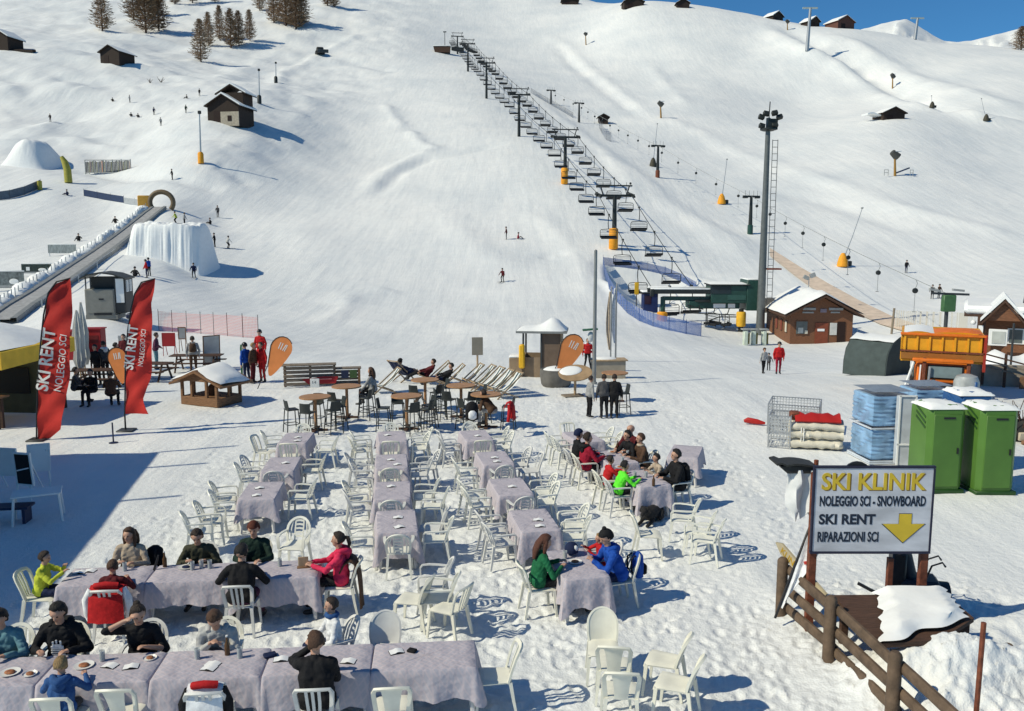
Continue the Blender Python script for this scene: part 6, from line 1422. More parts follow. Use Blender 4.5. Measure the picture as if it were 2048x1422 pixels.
# ---------------------------------------------------------------- the ski rental sign and what stands round it
def sign():
    A, B2 = AT(1640,1290,0), None
    y0 = 12.35; z1 = ATY(1630,935,y0); z2 = ATY(1868,935,y0); z3 = ATY(1630,1103,y0); W_ = z2.x-z1.x; HT = z1.z-z3.z; zt = z1.z
    t = thing('rental_sign', 'large sign reading SKI KLINIK with a yellow arrow on rusty posts', 'sign', (z1.x,y0,0), 0); PZ = zt-HT
    SG = mat('grey_sign_panel', (.56,.56,.60), .45, var=.2, vscale=1.6, stretch=(1,1,3))
    MB().box((W_/2,0,PZ+HT/2), (W_,.035,HT), b=.01).build('panel', SG, t)
    m = MB(); [m.box((W_/2,0,z), (W_+.04,.055,.035)) for z in (PZ-.01,zt+.01)]; [m.box((x,0,PZ+HT/2), (.03,.055,HT-.03)) for x in (-.005,W_+.005)]; m.build('frame', mat('navy_frame',(.02,.02,.045),.5), t)
    m = MB(); m.lathe([(.22,-.02),(.22,.02)], 20, M=Matrix.Translation((W_*.36,.02,zt-.13)) @ Matrix.Rotation(PI/2,4,'X')); m.build('wheel_ornament', BLACK, t)
    YL = mat('yellow_letter', (.66,.46,.035), .5); INK = mat('dark_blue_letter', (.010,.018,.038), .5); u = W_/240.0
    def ln(nm, s, px0, px1, pyb, pyt, m, off):
        cap = (pyb-pyt)*u; sz = cap/.70
        M = Matrix.Translation(((px0-1630)*u,-.019,zt-(pyb-935)*u)) @ Matrix.Rotation(PI/2,4,'X')
        o = text_part(nm, s, sz, m, t, M, off=off*sz); xs = [v.co.x for v in o.data.vertices]; w0 = max(xs)-min(xs); k = (px1-px0)*u/w0; x0 = min(xs)
        for v in o.data.vertices: v.co.x = (px0-1630)*u+(v.co.x-x0)*k
    ln('lettering','SKI KLINIK',1644,1855,980,946,YL,.022); 
    ln('lettering','SKI KLINIK',1646.5,1857.5,981.5,948,mat('brown_letter',(.22,.12,.03),.5),.026)
    o = [c for c in t.children if c.name.startswith('lettering')][1]; [setattr(v.co,'y',v.co.y+.003) for v in o.data.vertices]
    ln('lettering','NOLEGGIO SCI - SNOWBOARD',1642,1857,1014,994,INK,.030); ln('lettering','SKI RENT',1642,1757,1052,1032,INK,.035); ln('lettering','RIPARAZIONI SCI',1641,1765,1089,1069,INK,.026)
    ar = [(1805,1031),(1830,1031),(1830,1052),(1857,1052),(1815,1091),(1772,1052),(1805,1052)]
    q = [((x-1630)*u,zt-(y-935)*u) for x,y in ar]; c = (sum(a for a,b in q)/7,sum(b for a,b in q)/7); q2 = [(c[0]+(a-c[0])*1.06,c[1]+(b-c[1])*1.05) for a,b in q]
    Mx = Matrix(((1,0,0,0),(0,0,-1,-.018),(0,1,0,0),(0,0,0,1))); MB().prism(q2, Mx, .004).build('arrow_outline', INK, t); MB().prism(q, Matrix.Translation((0,-.004,0)) @ Mx, .004).build('arrow', YL, t)
    for x in (.045,W_-.03): MB().box((x,.075,zt/2-.05), (.12,.10,zt-.1), b=.01).build('post', RUST, t)
    MB().box((W_*.70,.075,.6), (.075,.08,1.2)).build('post', RUST, t)
    return z1.x, y0, W_, zt
SX, SY, SW, SZT = sign()
# white cloth under a dark cap, left of the sign
p = ATY(1590,920,12.75); t = thing('covered_stand', 'torn white cloth hanging under a dark curved cap, left of the rental sign', 'stand', (p.x,12.75,0)); zc_ = p.z
rows = [[(-.34+.64*j/8,-.20+.42*i/4,zc_-.06+.05*math.sin(PI*j/8)+.05*(j < 2)-.22*(1-j/8)**3*0) for j in range(9)] for i in range(5)]; MB().grid(rows, thick=.03).build('cap', mat('dark_cap',(.03,.03,.028),.6), t, 60)
m = MB(); m.prism([(-.27,zc_-.06),(.29,zc_-.06),(.28,zc_-.17),(-.16,zc_-.17)], plane_M(0,-.16), .36); m.build('cap_board', mat('dark_cap',(.03,.03,.028),.6), t)
rows = []
for i in range(10):
    f = i/9; z = zc_-.12-.74*f; a = -.16+.05*f+.02*math.sin(7*f)+(.05 if f > .85 else 0); b = .29-.01*f
    rows.append([(a+(b-a)*j/7,-.12+.05*math.sin(j*1.7+f*2)+.03*math.sin(5*f+j),z-(.10*math.sin(j*2.3) if i == 9 else 0)) for j in range(8)])
MB().grid(rows, thick=.02).build('cloth', mat('white_tarp',(.70,.70,.70),.6,bump=.5,bscale=6), t, 60); MB().tube([(.33,.0,0),(.33,0,zc_)], .035, 8).build('post', RUST, t)
# leaning feather flag, lettered boards, fence
P1, P2, P3 = AT(1561,1232,.02), AT(1656,1322,.02), AT(1782,1452,.02)
d = (P3-P1).normalized()
def rail_fence(label, pts, h, sections):
    t = thing('rail_fence', label, 'fence', (pts[0].x,pts[0].y,0)); o = Vector((pts[0].x,pts[0].y,0)); FW = mat('fence_timber',(.115,.078,.052),.8,var=.3,vscale=6,bump=.5,bscale=20)
    for q in pts:
        q = Vector((q.x,q.y,0))-o; MB().lathe([(.085,0),(.085,h-.04),(.075,h-.01),(.045,h+.02),(.001,h+.025)], 14, c=q).build('post', FW, t)
    for a,b in zip(pts,pts[1:]):
        a = Vector((a.x,a.y,0))-o; b = Vector((b.x,b.y,0))-o; sd = (b-a).normalized().cross(Vector((0,0,1)))*-.09
        for z,sl in ((h-.20,.02),(h-.52,.0),(h-.80,-.02)): MB().tube([a+sd+Vector((0,0,z+sl)), (a+b)/2+sd+Vector((0,0,z)), b+sd+Vector((0,0,z-sl))], [.080,.086,.080], 8, flat=(.6,1.0,(0,0,1))).build('rail', FW, t)
    return t
P4 = P3+(P3-P2); P0 = P1-(P2-P1)*.0
rail_fence('rustic rail fence with round posts at the lower right', [P1,P2,P3,P4], .98, 3)
E1, E2 = AT(2010,1375,.02), AT(2075,1440,.02); rail_fence('second rail fence at the right picture edge', [E1,E2+ (E2-E1)*.3], .62, 1)
LBM = mat('lettered_board', (.42,.36,.24), .6, var=.2)
def lettered(label, a, b, hgt, txt, off):
    L = (b-a).length; X = (b-a).normalized(); Z = Vector((0,0,1)); Y = Z.cross(X).normalized(); Z = X.cross(Y)
    t = thing('lettered_board', label, 'sign board', a); t.matrix_world = Matrix.Translation(a) @ Matrix((X,Y,Z)).transposed().to_4x4()
    MB().prism([(0,hgt*.5),(.18,0),(L,0),(L,hgt),(.12,hgt)], Matrix(((1,0,0,0),(0,0,1,-.02),(0,1,0,0),(0,0,0,1))), .04).build('board', LBM, t)
    text_part('lettering', txt, hgt*.85, mat('ochre_letter',(.42,.25,.01),.5), t, Matrix.Translation((.16,-.021,hgt*.2)) @ Matrix.Rotation(PI/2,4,'X'), off=.012*hgt, sx=off)
a = ATY(1549,1092,13.25); b = ATY(1646,1204,12.25); lettered('long narrow board with ochre letters sloping above the rail fence', a, b, .17, 'KLINIK SCI', 1.05)
def leaning_flag():
    a = ATY(1550,1236,12.55); b = ATY(1622,1046,12.62); t = thing('feather_flag', 'white and red feather flag on a black pole leaning by the rail fence', 'flag', a); d = b-a; L = d.length; u = d/L; s = Vector((u.z*.8,-.55,-u.x*.8))
    MB().tube([(0,0,0), d*.5, d, d*1.02+s*.05], [.02,.022,.016,.01], 8).build('pole', BLACK, t)
    rows = []
    for i in range(13):
        f = .12+.88*i/12; w_ = .02+.33*f**1.3; rows.append([d*f+s*(.015+w_*j/6)+Vector((0,.03*math.sin(j*1.2+i*.6),0)) for j in range(7)])
    m = MB(); m.grid(rows, thick=.008); mi = []
    m.build('banner', C['white'], t, 60)
    for f,wx in ((.62,.10),(.70,.12),(.78,.13)): q = d*f+s*wx+Vector((0,-.035,0)); MB().beam(q, q+d*.035+s*.08, .05,.012, up=(0,1,0)).build('red_mark', mat('flag_red_print',(.55,.05,.04),.6), t)
leaning_flag()
# snow covered table behind the fence
def snow_table():
    pts = [AT(1668,1190,.78),AT(1892,1188,.80),AT(1948,1236,.78),AT(1880,1280,.74),AT(1748,1289,.72)]; c = sum(pts,Vector())/5; t = thing('buried_table', 'wooden table half buried in snow behind the rail fence', 'table', (c.x,c.y,0)); o = Vector((c.x,c.y,0))
    q = [p-o for p in pts]; m = MB(); n = 5; vs = [tuple(p) for p in q]+[tuple(p-Vector((0,0,.06))) for p in q]; m.add(vs, [tuple(range(n))[::-1],tuple(range(n,2*n))]+[(i,(i+1)%n,(i+1)%n+n,i+n) for i in range(n)]); m.build('tabletop', WOOD_D, t)
    for p in q[:3]: MB().box((p.x*.85,p.y*.85,.37), (.1,.1,.72)).build('leg', WOOD_D, t)
    rows = []
    for i in range(15):
        v = i/14; row = []
        for j in range(23):
            u0 = j/22; a = q[0].lerp(q[4],v*1.05); b = q[1].lerp(q[2]*.8+q[3]*.2,v)*1.02; w_ = .27*(1-v**3)+.05*math.sin(6*v+.5)*(1-v)+.035*math.sin(17*v)*(1-v)+.03; u_ = w_+(1-w_)*u0
            p = a.lerp(b,u_); p = Vector((p.x+.035*math.sin(31*v+9*u0),p.y+.05*math.sin(13*u0+2)*v,p.z)); e = min(1,5*min(u0+.02,1.05-u0,v+.2,1-v+.06)); row.append((p.x,p.y,p.z+.012+.15*max(0,e)*(.8+.3*float(fbm(np.array([p.x*2.2]),np.array([p.y*2.2]),3,12)[0]))))
        rows.append(row)
    MB().grid(rows, thick=-.0).build('snow_cap', FSNOW, t, 60)
snow_table()
p = AT(1941,1560,.0); t = thing('rusty_pole', 'thin rusty pole standing before the buried table', 'pole', (p.x,p.y,0)); MB().tube([(0,0,0),(.01,0,1.86)], .028, 8).build('shaft', RUST, t)
def blower():
    p = ATY(1812,1235,13.2); t = thing('snow_blower', 'dark snow blower with handlebars behind the rental sign posts', 'snow blower', (p.x,13.2,0), R(-15)); DB = mat('blower_paint',(.02,.024,.034),.5)
    MB().box((-.18,0,.55), (.22,.4,.95), b=.03).build('chute', BLACK, t); MB().box((.15,0,.35), (.6,.5,.5), b=.06).build('engine', DB, t); MB().tube([(.02,0,.5),(-.05,.05,.9),(-.12,.05,1.12)], [.13,.10,.08], 10).build('funnel', DB, t); MB().lathe([(.06,-.3),(.26,-.3),(.26,.3),(.06,.3)], 16, M=Matrix.Translation((.30,0,.28)) @ Matrix.Rotation(PI/2,4,'Y')).build('auger_drum', DKSTEEL, t)
    for sy in (-.15,.15): MB().tube([(.2,sy,.55),(.3,sy,.85),(.45,sy,.92),(.5,sy,.85)], .016, 6).build('handlebar', BLACK, t)
    for sx in (-.1,.5): MB().lathe([(.05,-.05),(.2,-.06),(.2,.06),(.05,.05)], 14, M=Matrix.Translation((sx,-.32,.2)) @ Matrix.Rotation(PI/2,4,'X')).build('wheel', BLACK, t)
    MB().beam((-.75,.1,.35),(-.2,0,.12), .05,.04).build('drawbar', BLACK, t)
blower()
# ================================================================ chairlift
LIFTG = mat('lift_green', (.018,.062,.05), .45, var=.15); LIFTD = mat('lift_dark_steel', (.018,.022,.022), .5, var=.2); SEATM = mat('lift_seat', (.012,.013,.016), .6); ORG = mat('mattress_orange', (.80,.33,.02), .7, var=.12)
TW = [(1228,498,8.0),(1130,368,9.0),(1038,273,10.2),(973,197,10.8),(936,143,10.2),(915,108,8.0)]
TP = [G(a,b) for a,b,_ in TW]
dirs = (TP[-1]-TP[0]); dirs.z = 0; dirs.normalize(); sidev = Vector((-dirs.y,dirs.x,0)); sidev = sidev if sidev.x < 0 else -sidev; LYAW = math.atan2(dirs.y,dirs.x)-PI/2; GA = 2.25
def tower(label, p, h, pad, first):
    t = thing('lift_tower', label, 'lift tower', p-Vector((0,0,.6)), LYAW, 'chairlift towers'); h += .6
    MB().lathe([(.42,0),(.42,.3),(.36,.35),(.26,h-1.1),(.26,h-1.0)], 14).build('mast', LIFTD, t)
    MB().beam((-GA-.3,0,h-1.0),(GA+.3,0,h-1.0), .35,.32).build('crossarm', LIFTD, t)
    for sx in (-1,1):
        MB().beam((sx*1.6,0,h-.9),(sx*1.95,0,h+.25), .14,.14).build('bracket', LIFTD, t)
        MB().beam((sx*GA,-1.5,h-1.25),(sx*GA,1.5,h-.75), .25,.22).build('sheave_beam', LIFTD, t)
        m = MB(); [m.lathe([(.08,-.05),(.2,-.05),(.2,.05),(.08,.05)], 12, M=Matrix.Translation((sx*GA,y,h-.85+y*.16)) @ Matrix.Rotation(PI/2,4,'Y')) for y in (-1.3,-.65,0,.65,1.3)]; m.build('sheaves', LIFTD, t)
    MB().beam((-2.35,0,h+.3),(2.35,0,h+.3), .16,.18).build('work_platform', LIFTD, t)
    m = MB(); [m.tube([(x,.1,h+.3),(x,.1,h+.75)], .03, 5) for x in (-1.6,-.5,.5,1.6)]; m.ell((2.1,0,h+.6), (.16,.16,.16), 8, 6); m.build('fittings', LIFTD, t)
    if pad: MB().lathe([(.5,.55),(.62,.7),(.62,3.2),(.5,3.35)], 14, c=(-.12,-.1,0)).build('crash_pad', ORG, t)
    return h
wl = ['nearest the valley station','second from the bottom','third from the bottom','fourth from the bottom','second from the top','nearest the top station']
TOPS = []
for i,(p,(a,b,h)) in enumerate(zip(TP,TW)):
    tower('black chairlift tower with crossarm, '+wl[i]+(', orange padded' if i < 2 else ''), p, h, i < 2, i == 0); TOPS.append(p+Vector((0,0,h-.85)))
ST = ATY(1415,655,85.0); ST.z = H(ST.x,85.0)
SEND = Vector((TOPS[0].x,TOPS[0].y,0))-dirs*25; SEND.z = ST.z+3.3
TEND = TOPS[-1]+dirs*9; TEND.z = TOPS[-1].z+.6
NODES = [SEND]+TOPS+[TEND]
def cable_pts(side):
    out = []
    for a,b in zip(NODES,NODES[1:]):
        n = 9; L = (b-a).length
        for k in range(n if b is not NODES[-1] else n+1):
            f = k/n; out.append(a.lerp(b,f)+sidev*(GA*side)-Vector((0,0,4*f*(1-f)*L*.012)))
    return out
CAB = {}
for side,nm in ((1,'left'),(-1,'right')):
    pts = cable_pts(side); CAB[side] = pts; o = MB().tube([p-pts[0] for p in pts], .045, 5).build('lift_cable', LIFTD, loc=pts[0]); tag(o, 'black haul rope of the chairlift, %s strand' % nm, 'cable', 'chairlift ropes')
def make_lchair():
    t = thing('lift_chair', 'lift chair', 'lift chair')
    MB().tube([(0,0,.08),(0,0,-.1),(0,-.28,-.5),(0,-.32,-1.1),(0,-.12,-1.75)], .05, 6).build('hanger', LIFTD, t); MB().box((0,0,.02), (.16,.5,.2), b=.03).build('grip', LIFTD, t)
    m = MB(); m.tube([(-1.08,-.1,-2.75),(-1.08,-.12,-2.0),(-.95,-.12,-1.82),(0,-.12,-1.75),(.95,-.12,-1.82),(1.08,-.12,-2.0),(1.08,-.1,-2.75)], .04, 6); m.build('frame', LIFTD, t)
    MB().grid([[(-1.05+2.1*j/4,y,z) for j in range(5)] for y,z in ((-.30,-2.56),(-.28,-2.72),(.05,-2.78),(.30,-2.74),(.36,-2.98))], thick=.10).build('seat', SEATM, t)
    m = MB(); [m.tube([(-1.06,-.2,z),(0,-.24,z),(1.06,-.2,z)], .025, 5) for z in (-2.15,-2.4)]; m.build('backrest', mat('grey_bar',(.10,.105,.11),.5), t)
    m = MB(); m.tube([(-.9,-.05,-1.95),(-.9,.35,-1.98),(.9,.35,-1.98),(.9,-.05,-1.95)], .025, 5); m.build('safety_bar', LIFTD, t)
    return t
LC = make_lchair(); nl = [0]
def along(pts, s):
    for a,b in zip(pts,pts[1:]):
        L = (b-a).length
        if s <= L: return a.lerp(b,s/L)
        s -= L
    return pts[-1]
def ordw(n): return ['first','second','third','fourth','fifth','sixth','seventh','eighth','ninth','tenth','eleventh','twelfth'][n] if n < 12 else '%dth' % (n+1) if (n+1) % 10 not in (1,2,3) or n < 20 else '%d%s' % (n+1,{1:'st',2:'nd',3:'rd'}[(n+1) % 10])
for side,off,nm in ((1,6.5,'left'),(-1,1.5,'right')):
    pts = CAB[side]; tot = sum((b-a).length for a,b in zip(pts,pts[1:])); s = off; n = 0
    while s < tot-3:
        p = along(pts,s); lb = 'empty black lift chair, %s from the bottom on the %s rope' % (ordw(n),nm); rz = LYAW+(PI if side > 0 else 0)+rc.uniform(-.08,.08)
        if nl[0] == 0: LC.location = p; LC.rotation_euler = (0,0,rz); LC['label'] = lb; LC['group'] = 'chairlift chairs'
        else: dup(LC, p, rz, lb, 'chairlift chairs')
        nl[0] += 1; n += 1; s += 7.3
# valley station
def station():
    t = thing('lift_station', 'dark green valley station of the chairlift with snow on its beams', 'lift station', ST, R(-2))
    MB().box((1.85,.6,3.4), (3.5,3.0,1.75), b=.05).build('housing', LIFTG, t); MB().box((1.0,-.93,3.85), (2.0,.04,.75)).build('window_strip', mat('station_glass',(.015,.03,.04),.15), t); MB().box((2.6,-.93,3.1), (1.8,.04,.5)).build('panel', mat('station_panel',(.03,.09,.075),.5), t)
    MB().box((.5,.6,2.35), (5.0,2.2,.8), b=.05).build('lower_housing', LIFTG, t); MB().box((1.0,-.53,2.25), (1.2,.04,.4)).build('white_plate', PAPER, t); MB().box((2.2,-.53,2.25), (.7,.04,.4)).build('white_plate', PAPER, t)
    MB().box((4.2,.6,3.3), (1.25,3.2,3.0), b=.05).build('end_cabin', LIFTG, t)
    MB().box((1.9,.55,4.33), (3.9,3.4,.10)).build('roof', LIFTD, t); MB().grid([[(-.05+3.9*j/8,-1.1+3.4*i/6,4.40+.22*math.sin(PI*min(1,max(0,j/8)))**.4*math.sin(PI*i/6)**.4) for j in range(9)] for i in range(7)]).build('roof_snow', FSNOW, t, 60); MB().box((4.2,.6,4.88), (1.3,3.2,.14), b=.06).build('roof_snow', FSNOW, t)
    for y in (-.6,1.9):
        MB().box((-2.9,y,3.65), (5.9,.5,.42), b=.03).build('beam', LIFTD, t); MB().box((-2.9,y,3.93), (5.9,.55,.16), b=.06).build('beam_snow', FSNOW, t)
    MB().box((-5.7,-.6,3.55), (.35,.6,.75), b=.05).build('beam_end', LIFTD, t)
    MB().box((-2.2,-.2,2.95), (4.8,.45,.4), b=.03).build('beam', LIFTG, t)
    MB().tube([(-4.55,-.2,3.1),(-4.55,-.2,-1.2)], .24, 12).build('column', LIFTG, t); MB().lathe([(.42,-.2),(.52,0),(.52,1.5),(.42,1.62)], 14, c=(-4.6,-.3,0)).build('crash_pad', ORG, t)
    MB().tube([(3.1,-.9,2.0),(3.1,-.9,-.5)], .24, 12).build('column', LIFTD, t); MB().lathe([(.42,.25),(.48,.4),(.48,1.55),(.42,1.7)], 14, c=(3.05,-1.1,0)).build('crash_pad', mat('mattress_yellow',(.75,.42,.03),.7), t)
    m = MB()
    for a,b in (((-1.9,-.7,1.6),(-1.9,-.7,2.3)),((-1.0,-.7,1.6),(-1.0,-.7,2.3)),((-2.2,-.7,1.55),(2.6,-.7,1.35)),((-2.1,-.7,2.3),(-.6,-.7,1.9)),((-.3,-.7,2.1),(-.3,-.7,.2)),((-.2,-.7,.7),(1.0,-.7,1.15)),((1.0,-.7,1.15),(2.9,-.7,1.15))): m.beam(a,b,.10,.10)
    m.build('undercarriage', LIFTD, t); MB().lathe([(1.6,0),(1.75,.05),(1.75,.2),(1.6,.25)], 24, c=(-.4,.9,2.6)).build('bullwheel', LIFTD, t)
station()
for px,py,rz,lb in [(1338,612,LYAW+.1,'empty lift chair swinging into the valley station, blue seat'),(1425,634,LYAW+PI/2+.2,'empty lift chair parked under the station, left of two'),(1452,640,LYAW+PI/2-.2,'empty lift chair parked under the station, right of two')]:
    p = ATY(px,py,84.5 if px > 1400 else 87); z = H(p.x,p.y); dup(LC, (p.x,p.y,max(p.z+1.4,z+3.3)), rz, lb, 'chairlift chairs')
p = ATY(1298,650,89); t = thing('operator_hut', 'dark blue operator hut with snow on its roof in the hollow', 'hut', (p.x,89,H(p.x,89))); MB().box((0,0,1.0), (1.5,1.6,2.0), b=.03).build('body', mat('hut_blue',(.015,.03,.12),.5), t); MB().box((-.3,-.82,1.35), (.7,.03,.9)).build('window', mat('maroon_glass',(.03,.012,.03),.2), t); MB().box((0,0,2.05), (1.8,1.9,.10)).build('roof', LIFTD, t); MB().box((0,0,2.2), (1.85,1.95,.22), b=.1).build('roof_snow', FSNOW, t)
p = ATY(1272,640,90.5); t = thing('yellow_panel', 'yellow signal panel on a post in the lift hollow', 'panel', (p.x,90.5,H(p.x,90.5))); MB().tube([(0,0,0),(0,0,1.6)], .05, 6).build('post', DKSTEEL, t); MB().box((0,-.05,2.1), (.45,.08,1.3), b=.02).build('panel', YELP, t)
NETB = net_mat('blue_net', (.07,.13,.34), .55, 3.0); BPO = mat('blue_post',(.02,.05,.16),.5)
net_fence('net_fence', 'blue safety net along the upper rim of the lift hollow', [G(px,py) for px,py in [(1206,530),(1230,533),(1262,537),(1295,542),(1330,550),(1362,563),(1392,580)]], 1.0, NETB, BPO)
net_fence('net_fence', 'blue safety net curving down the near rim of the lift hollow', [G(px,py) for px,py in [(1206,532),(1209,552),(1218,578),(1234,604),(1254,626),(1278,642),(1306,653),(1338,661),(1372,668),(1402,673)]], 1.25, NETB, BPO)
# top station
p = G(918,108); t = thing('top_station', 'small dark top station of the chairlift', 'lift station', p+dirs*8, LYAW); MB().box((0,0,3.2), (5.2,5,1.3), b=.1).build('housing', LIFTD, t); MB().box((0,0,1.3), (1.0,1.0,2.6)).build('column', LIFTD, t); MB().box((-1.6,-2,1.2), (3.2,1.6,1.6), b=.1).build('platform_hut', LIFTD, t); MB().box((0,0,3.95), (5.4,5.2,.3), b=.12).build('roof_snow', FSNOW, t)
p = G(885,106); t = thing('hut', 'dark flat hut left of the top station', 'hut', p); MB().prism([(-3.6,2.4),(-3.0,0),(3.0,0),(3.2,2.4)], plane_M(0,-1.5), 3.0).build('body', WOOD_D, t); MB().box((0,0,2.5), (7.4,3.4,.25), b=.1).build('roof_snow', FSNOW, t); MB().tube([(1.0,0,2.4),(1.0,0,8.2)], .12, 6).build('lamp_mast', LIFTD, t); MB().box((1.0,0,8.2), (1.3,.4,.35)).build('lamp', LIFTD, t)
# floodlight mast
p = ATY(1521,640,82.5); z0 = H(p.x,82.5); top = ATY(1530,236,82.5).z; t = thing('floodlight_mast', 'tall grey floodlight mast with a caged ladder behind the ticket house', 'mast', (p.x,82.5,z0)); h = top-z0
MB().lathe([(.42,0),(.40,1.5),(.21,h)], 16).build('mast', mat('mast_grey',(.13,.14,.14),.5,metal=.3), t)
m = MB(); m.lathe([(.5,0),(.75,.1),(.75,.25),(.4,.3)], 12, c=(0,0,h-1.2)); m.box((.35,0,h-.6), (.9,.7,1.0)); m.build('platform', LIFTD, t)
for x,y,z,rz in ((-.75,-.3,.05,.3),(-.35,-.4,.35,.2),(.45,-.4,.4,-.2),(.95,-.3,.05,-.3),(-.65,-.2,-.75,.3),(.55,-.3,-.7,-.2)): MB().box((x,y,h+z), (.55,.4,.42), b=.05, R=Matrix.Rotation(rz,3,'Y') @ Matrix.Rotation(-.5,3,'X')).build('floodlight', LIFTD, t)
MB().tube([(.05,0,h),(.1,0,h+1.5)], .05, 6).build('antenna', LIFTD, t); m = MB(); [m.beam((x,-.1,3.0),(x-.05,-.1,h-2.0), .05,.05) for x in (.50,1.0)]; k = 3.0
while k < h-2: m.beam((.47,-.1,k),(.98,-.1,k), .04,.05); k += .62
m.build('ladder', mat('ladder_steel',(.10,.10,.10),.5), t); MB().box((1.0,-.1,6.4), (1.3,1.1,.15)).build('rest_platform', RUST, t)
# dirt strip beside the lift
up = [(1540,497),(1600,535),(1660,570),(1720,603),(1780,632),(1850,657)]; lo = [(1540,513),(1590,553),(1640,589),(1700,622),(1760,650),(1840,674)]
rows = []
for i in range(61):
    f = i/60*5; k = min(4,int(f)); g = f-k; a = Vector((*up[k],0)).lerp(Vector((*up[k+1],0)),g); b = Vector((*lo[k],0)).lerp(Vector((*lo[k+1],0)),g); A_, B_ = G(a.x,a.y), G(b.x,b.y); rows.append([GZ(*(A_.lerp(B_,j/8)).to_tuple()[:2],.10+.0*j) for j in range(9)])
o = MB().grid(rows).build('dirt_path', mat('sandy_snow',(.66,.53,.42),.8,var=.14,vscale=1.2,bump=.5,bscale=3), None, 60); o['kind'] = 'structure'
# drag lift: pylons, rope, hangers
DP = [(1893,668,4.0,64),(1500,468,6.0,0),(1315,355,6.4,0),(1158,245,5.6,0),(1102,208,4.4,0)]
tops = []
for i,(a,b,h,yy) in enumerate(DP):
    if i == 0: q = ATY(1890,668,64); q.z = H(q.x,64); tops.append(q+Vector((0,0,4.0))); continue
    p = G(a,b); t = thing('drag_lift_pylon', 'T-shaped drag lift pylon, '+['','near the floodlight mast','between two snow lances','left of the small dark shed','at the net by the chairlift'][i], 'lift pylon', p-Vector((0,0,.3)), LYAW+.2, 'drag lift pylons'); MB().lathe([(.34,0),(.30,2),(.20,h)], 12).build('mast', LIFTD, t); MB().beam((-1.5,0,h),(1.5,0,h), .3,.28).build('crossarm', LIFTD, t)
    m = MB(); [m.lathe([(.3,-.08),(.42,-.05),(.42,.05),(.3,.08)], 12, c=(x,0,h-.2)) for x in (-1.1,1.1)]; m.build('pulleys', LIFTD, t); m = MB(); [m.tube([(x,0,h),(x,0,h+.9)], .04, 5) for x in (-1.1,-.4,.4,1.1)]; m.build('rail', GREYB, t)
    if i in (1,2): MB().lathe([(.42,0),(.42,1.4),(.3,1.5)], 12, c=(0,0,.2)).build('crash_pad', LIFTG if i == 1 else RUST, t)
    tops.append(p+Vector((0,0,h-.3)))
cp = []
for a,b in zip(tops,tops[1:]): cp += [a.lerp(b,k/10)-Vector((0,0,4*(k/10)*(1-k/10)*(b-a).length*.006)) for k in range(10)]
cp.append(tops[-1]); o = MB().tube([q-cp[0] for q in cp], .028, 4).build('drag_rope', GREYB, loc=cp[0]); tag(o, 'thin grey rope of the drag lift on the right slope', 'cable')
def make_hang():
    t = thing('drag_hanger', 'drag hanger', 'drag hanger'); MB().lathe([(.10,-.12),(.22,-.08),(.22,.08),(.1,.12)], 12, M=Matrix.Translation((0,0,-.9)) @ Matrix.Rotation(PI/2,4,'X')).build('spring_drum', LIFTD, t); MB().tube([(0,0,0),(.15,0,-.3),(0,0,-.75)], .03, 5).build('hook', GREYB, t); MB().tube([(0,0,-1.0),(0,0,-2.6)], .025, 5).build('bar', GREYB, t); MB().lathe([(.12,0),(.18,.04),(.001,.06)], 10, c=(0,0,-2.66)).build('disc', GREYB, t); return t
HG = make_hang(); s = 6.0; n = 0; tot = sum((b-a).length for a,b in zip(cp,cp[1:]))
while s < tot-4:
    p = along(cp,s); lb = 'drag lift hanger, %s from the bottom of the rope' % ordw(n)
    if n == 0: HG.location = p; HG['label'] = lb; HG['group'] = 'drag lift hangers'
    else: dup(HG, p, rc.uniform(-.5,.5), lb, 'drag lift hangers')
    n += 1; s += 8.5
net_fence('net_fence', 'dark mesh fence beside the upper chairlift', [G(px,py) for px,py in [(1062,186),(1078,196),(1095,206),(1112,216),(1130,226),(1146,236)]], 1.6, NETD, LIFTD)
net_fence('net_fence', 'grey mesh fence below the small dark shed', [G(px,py) for px,py in [(1198,256),(1204,268),(1212,280),(1222,284)]], 2.4, NETD, GREYB)
# snow lances
def lance(label, px, py, L, dx, pad=True):
    p = G(px,py); t = thing('snow_lance', label, 'snow lance', p, 0, 'snow lances'); MB().tube([(0,0,.8),(dx*L*.5,0,L*.5),(dx*L,0,L*.97)], [.09,.06,.05], 6).build('tube', STEEL, t); MB().box((dx*L,0,L*.98), (.3,.25,.22), b=.05).build('nozzle', GREYB, t)
    if pad: MB().lathe([(.75,0),(.72,.5),(.5,1.3),(.22,1.8),(.001,1.85)], 12).build('crash_pad', ORG if pad == 1 else mat('dark_pad',(.05,.045,.03),.7), t); MB().box((.9,0,.4), (.6,.5,.7), b=.1).build('valve_box', LIFTD, t)
lance('leaning snow lance with an orange yellow base on the right slope', 1685, 533, 8.0, .28); lance('leaning snow lance with an orange base left of the floodlight mast', 1443, 408, 8.0, .09); lance('leaning snow lance behind the drag lift pylon', 1306, 333, 9.0, .08, 2); lance('short leaning lance at the right picture edge', 1972, 242, 6.0, -.28, 2); lance('short lance with dark base above the right hand hut', 1864, 216, 3.5, -.1, 2)
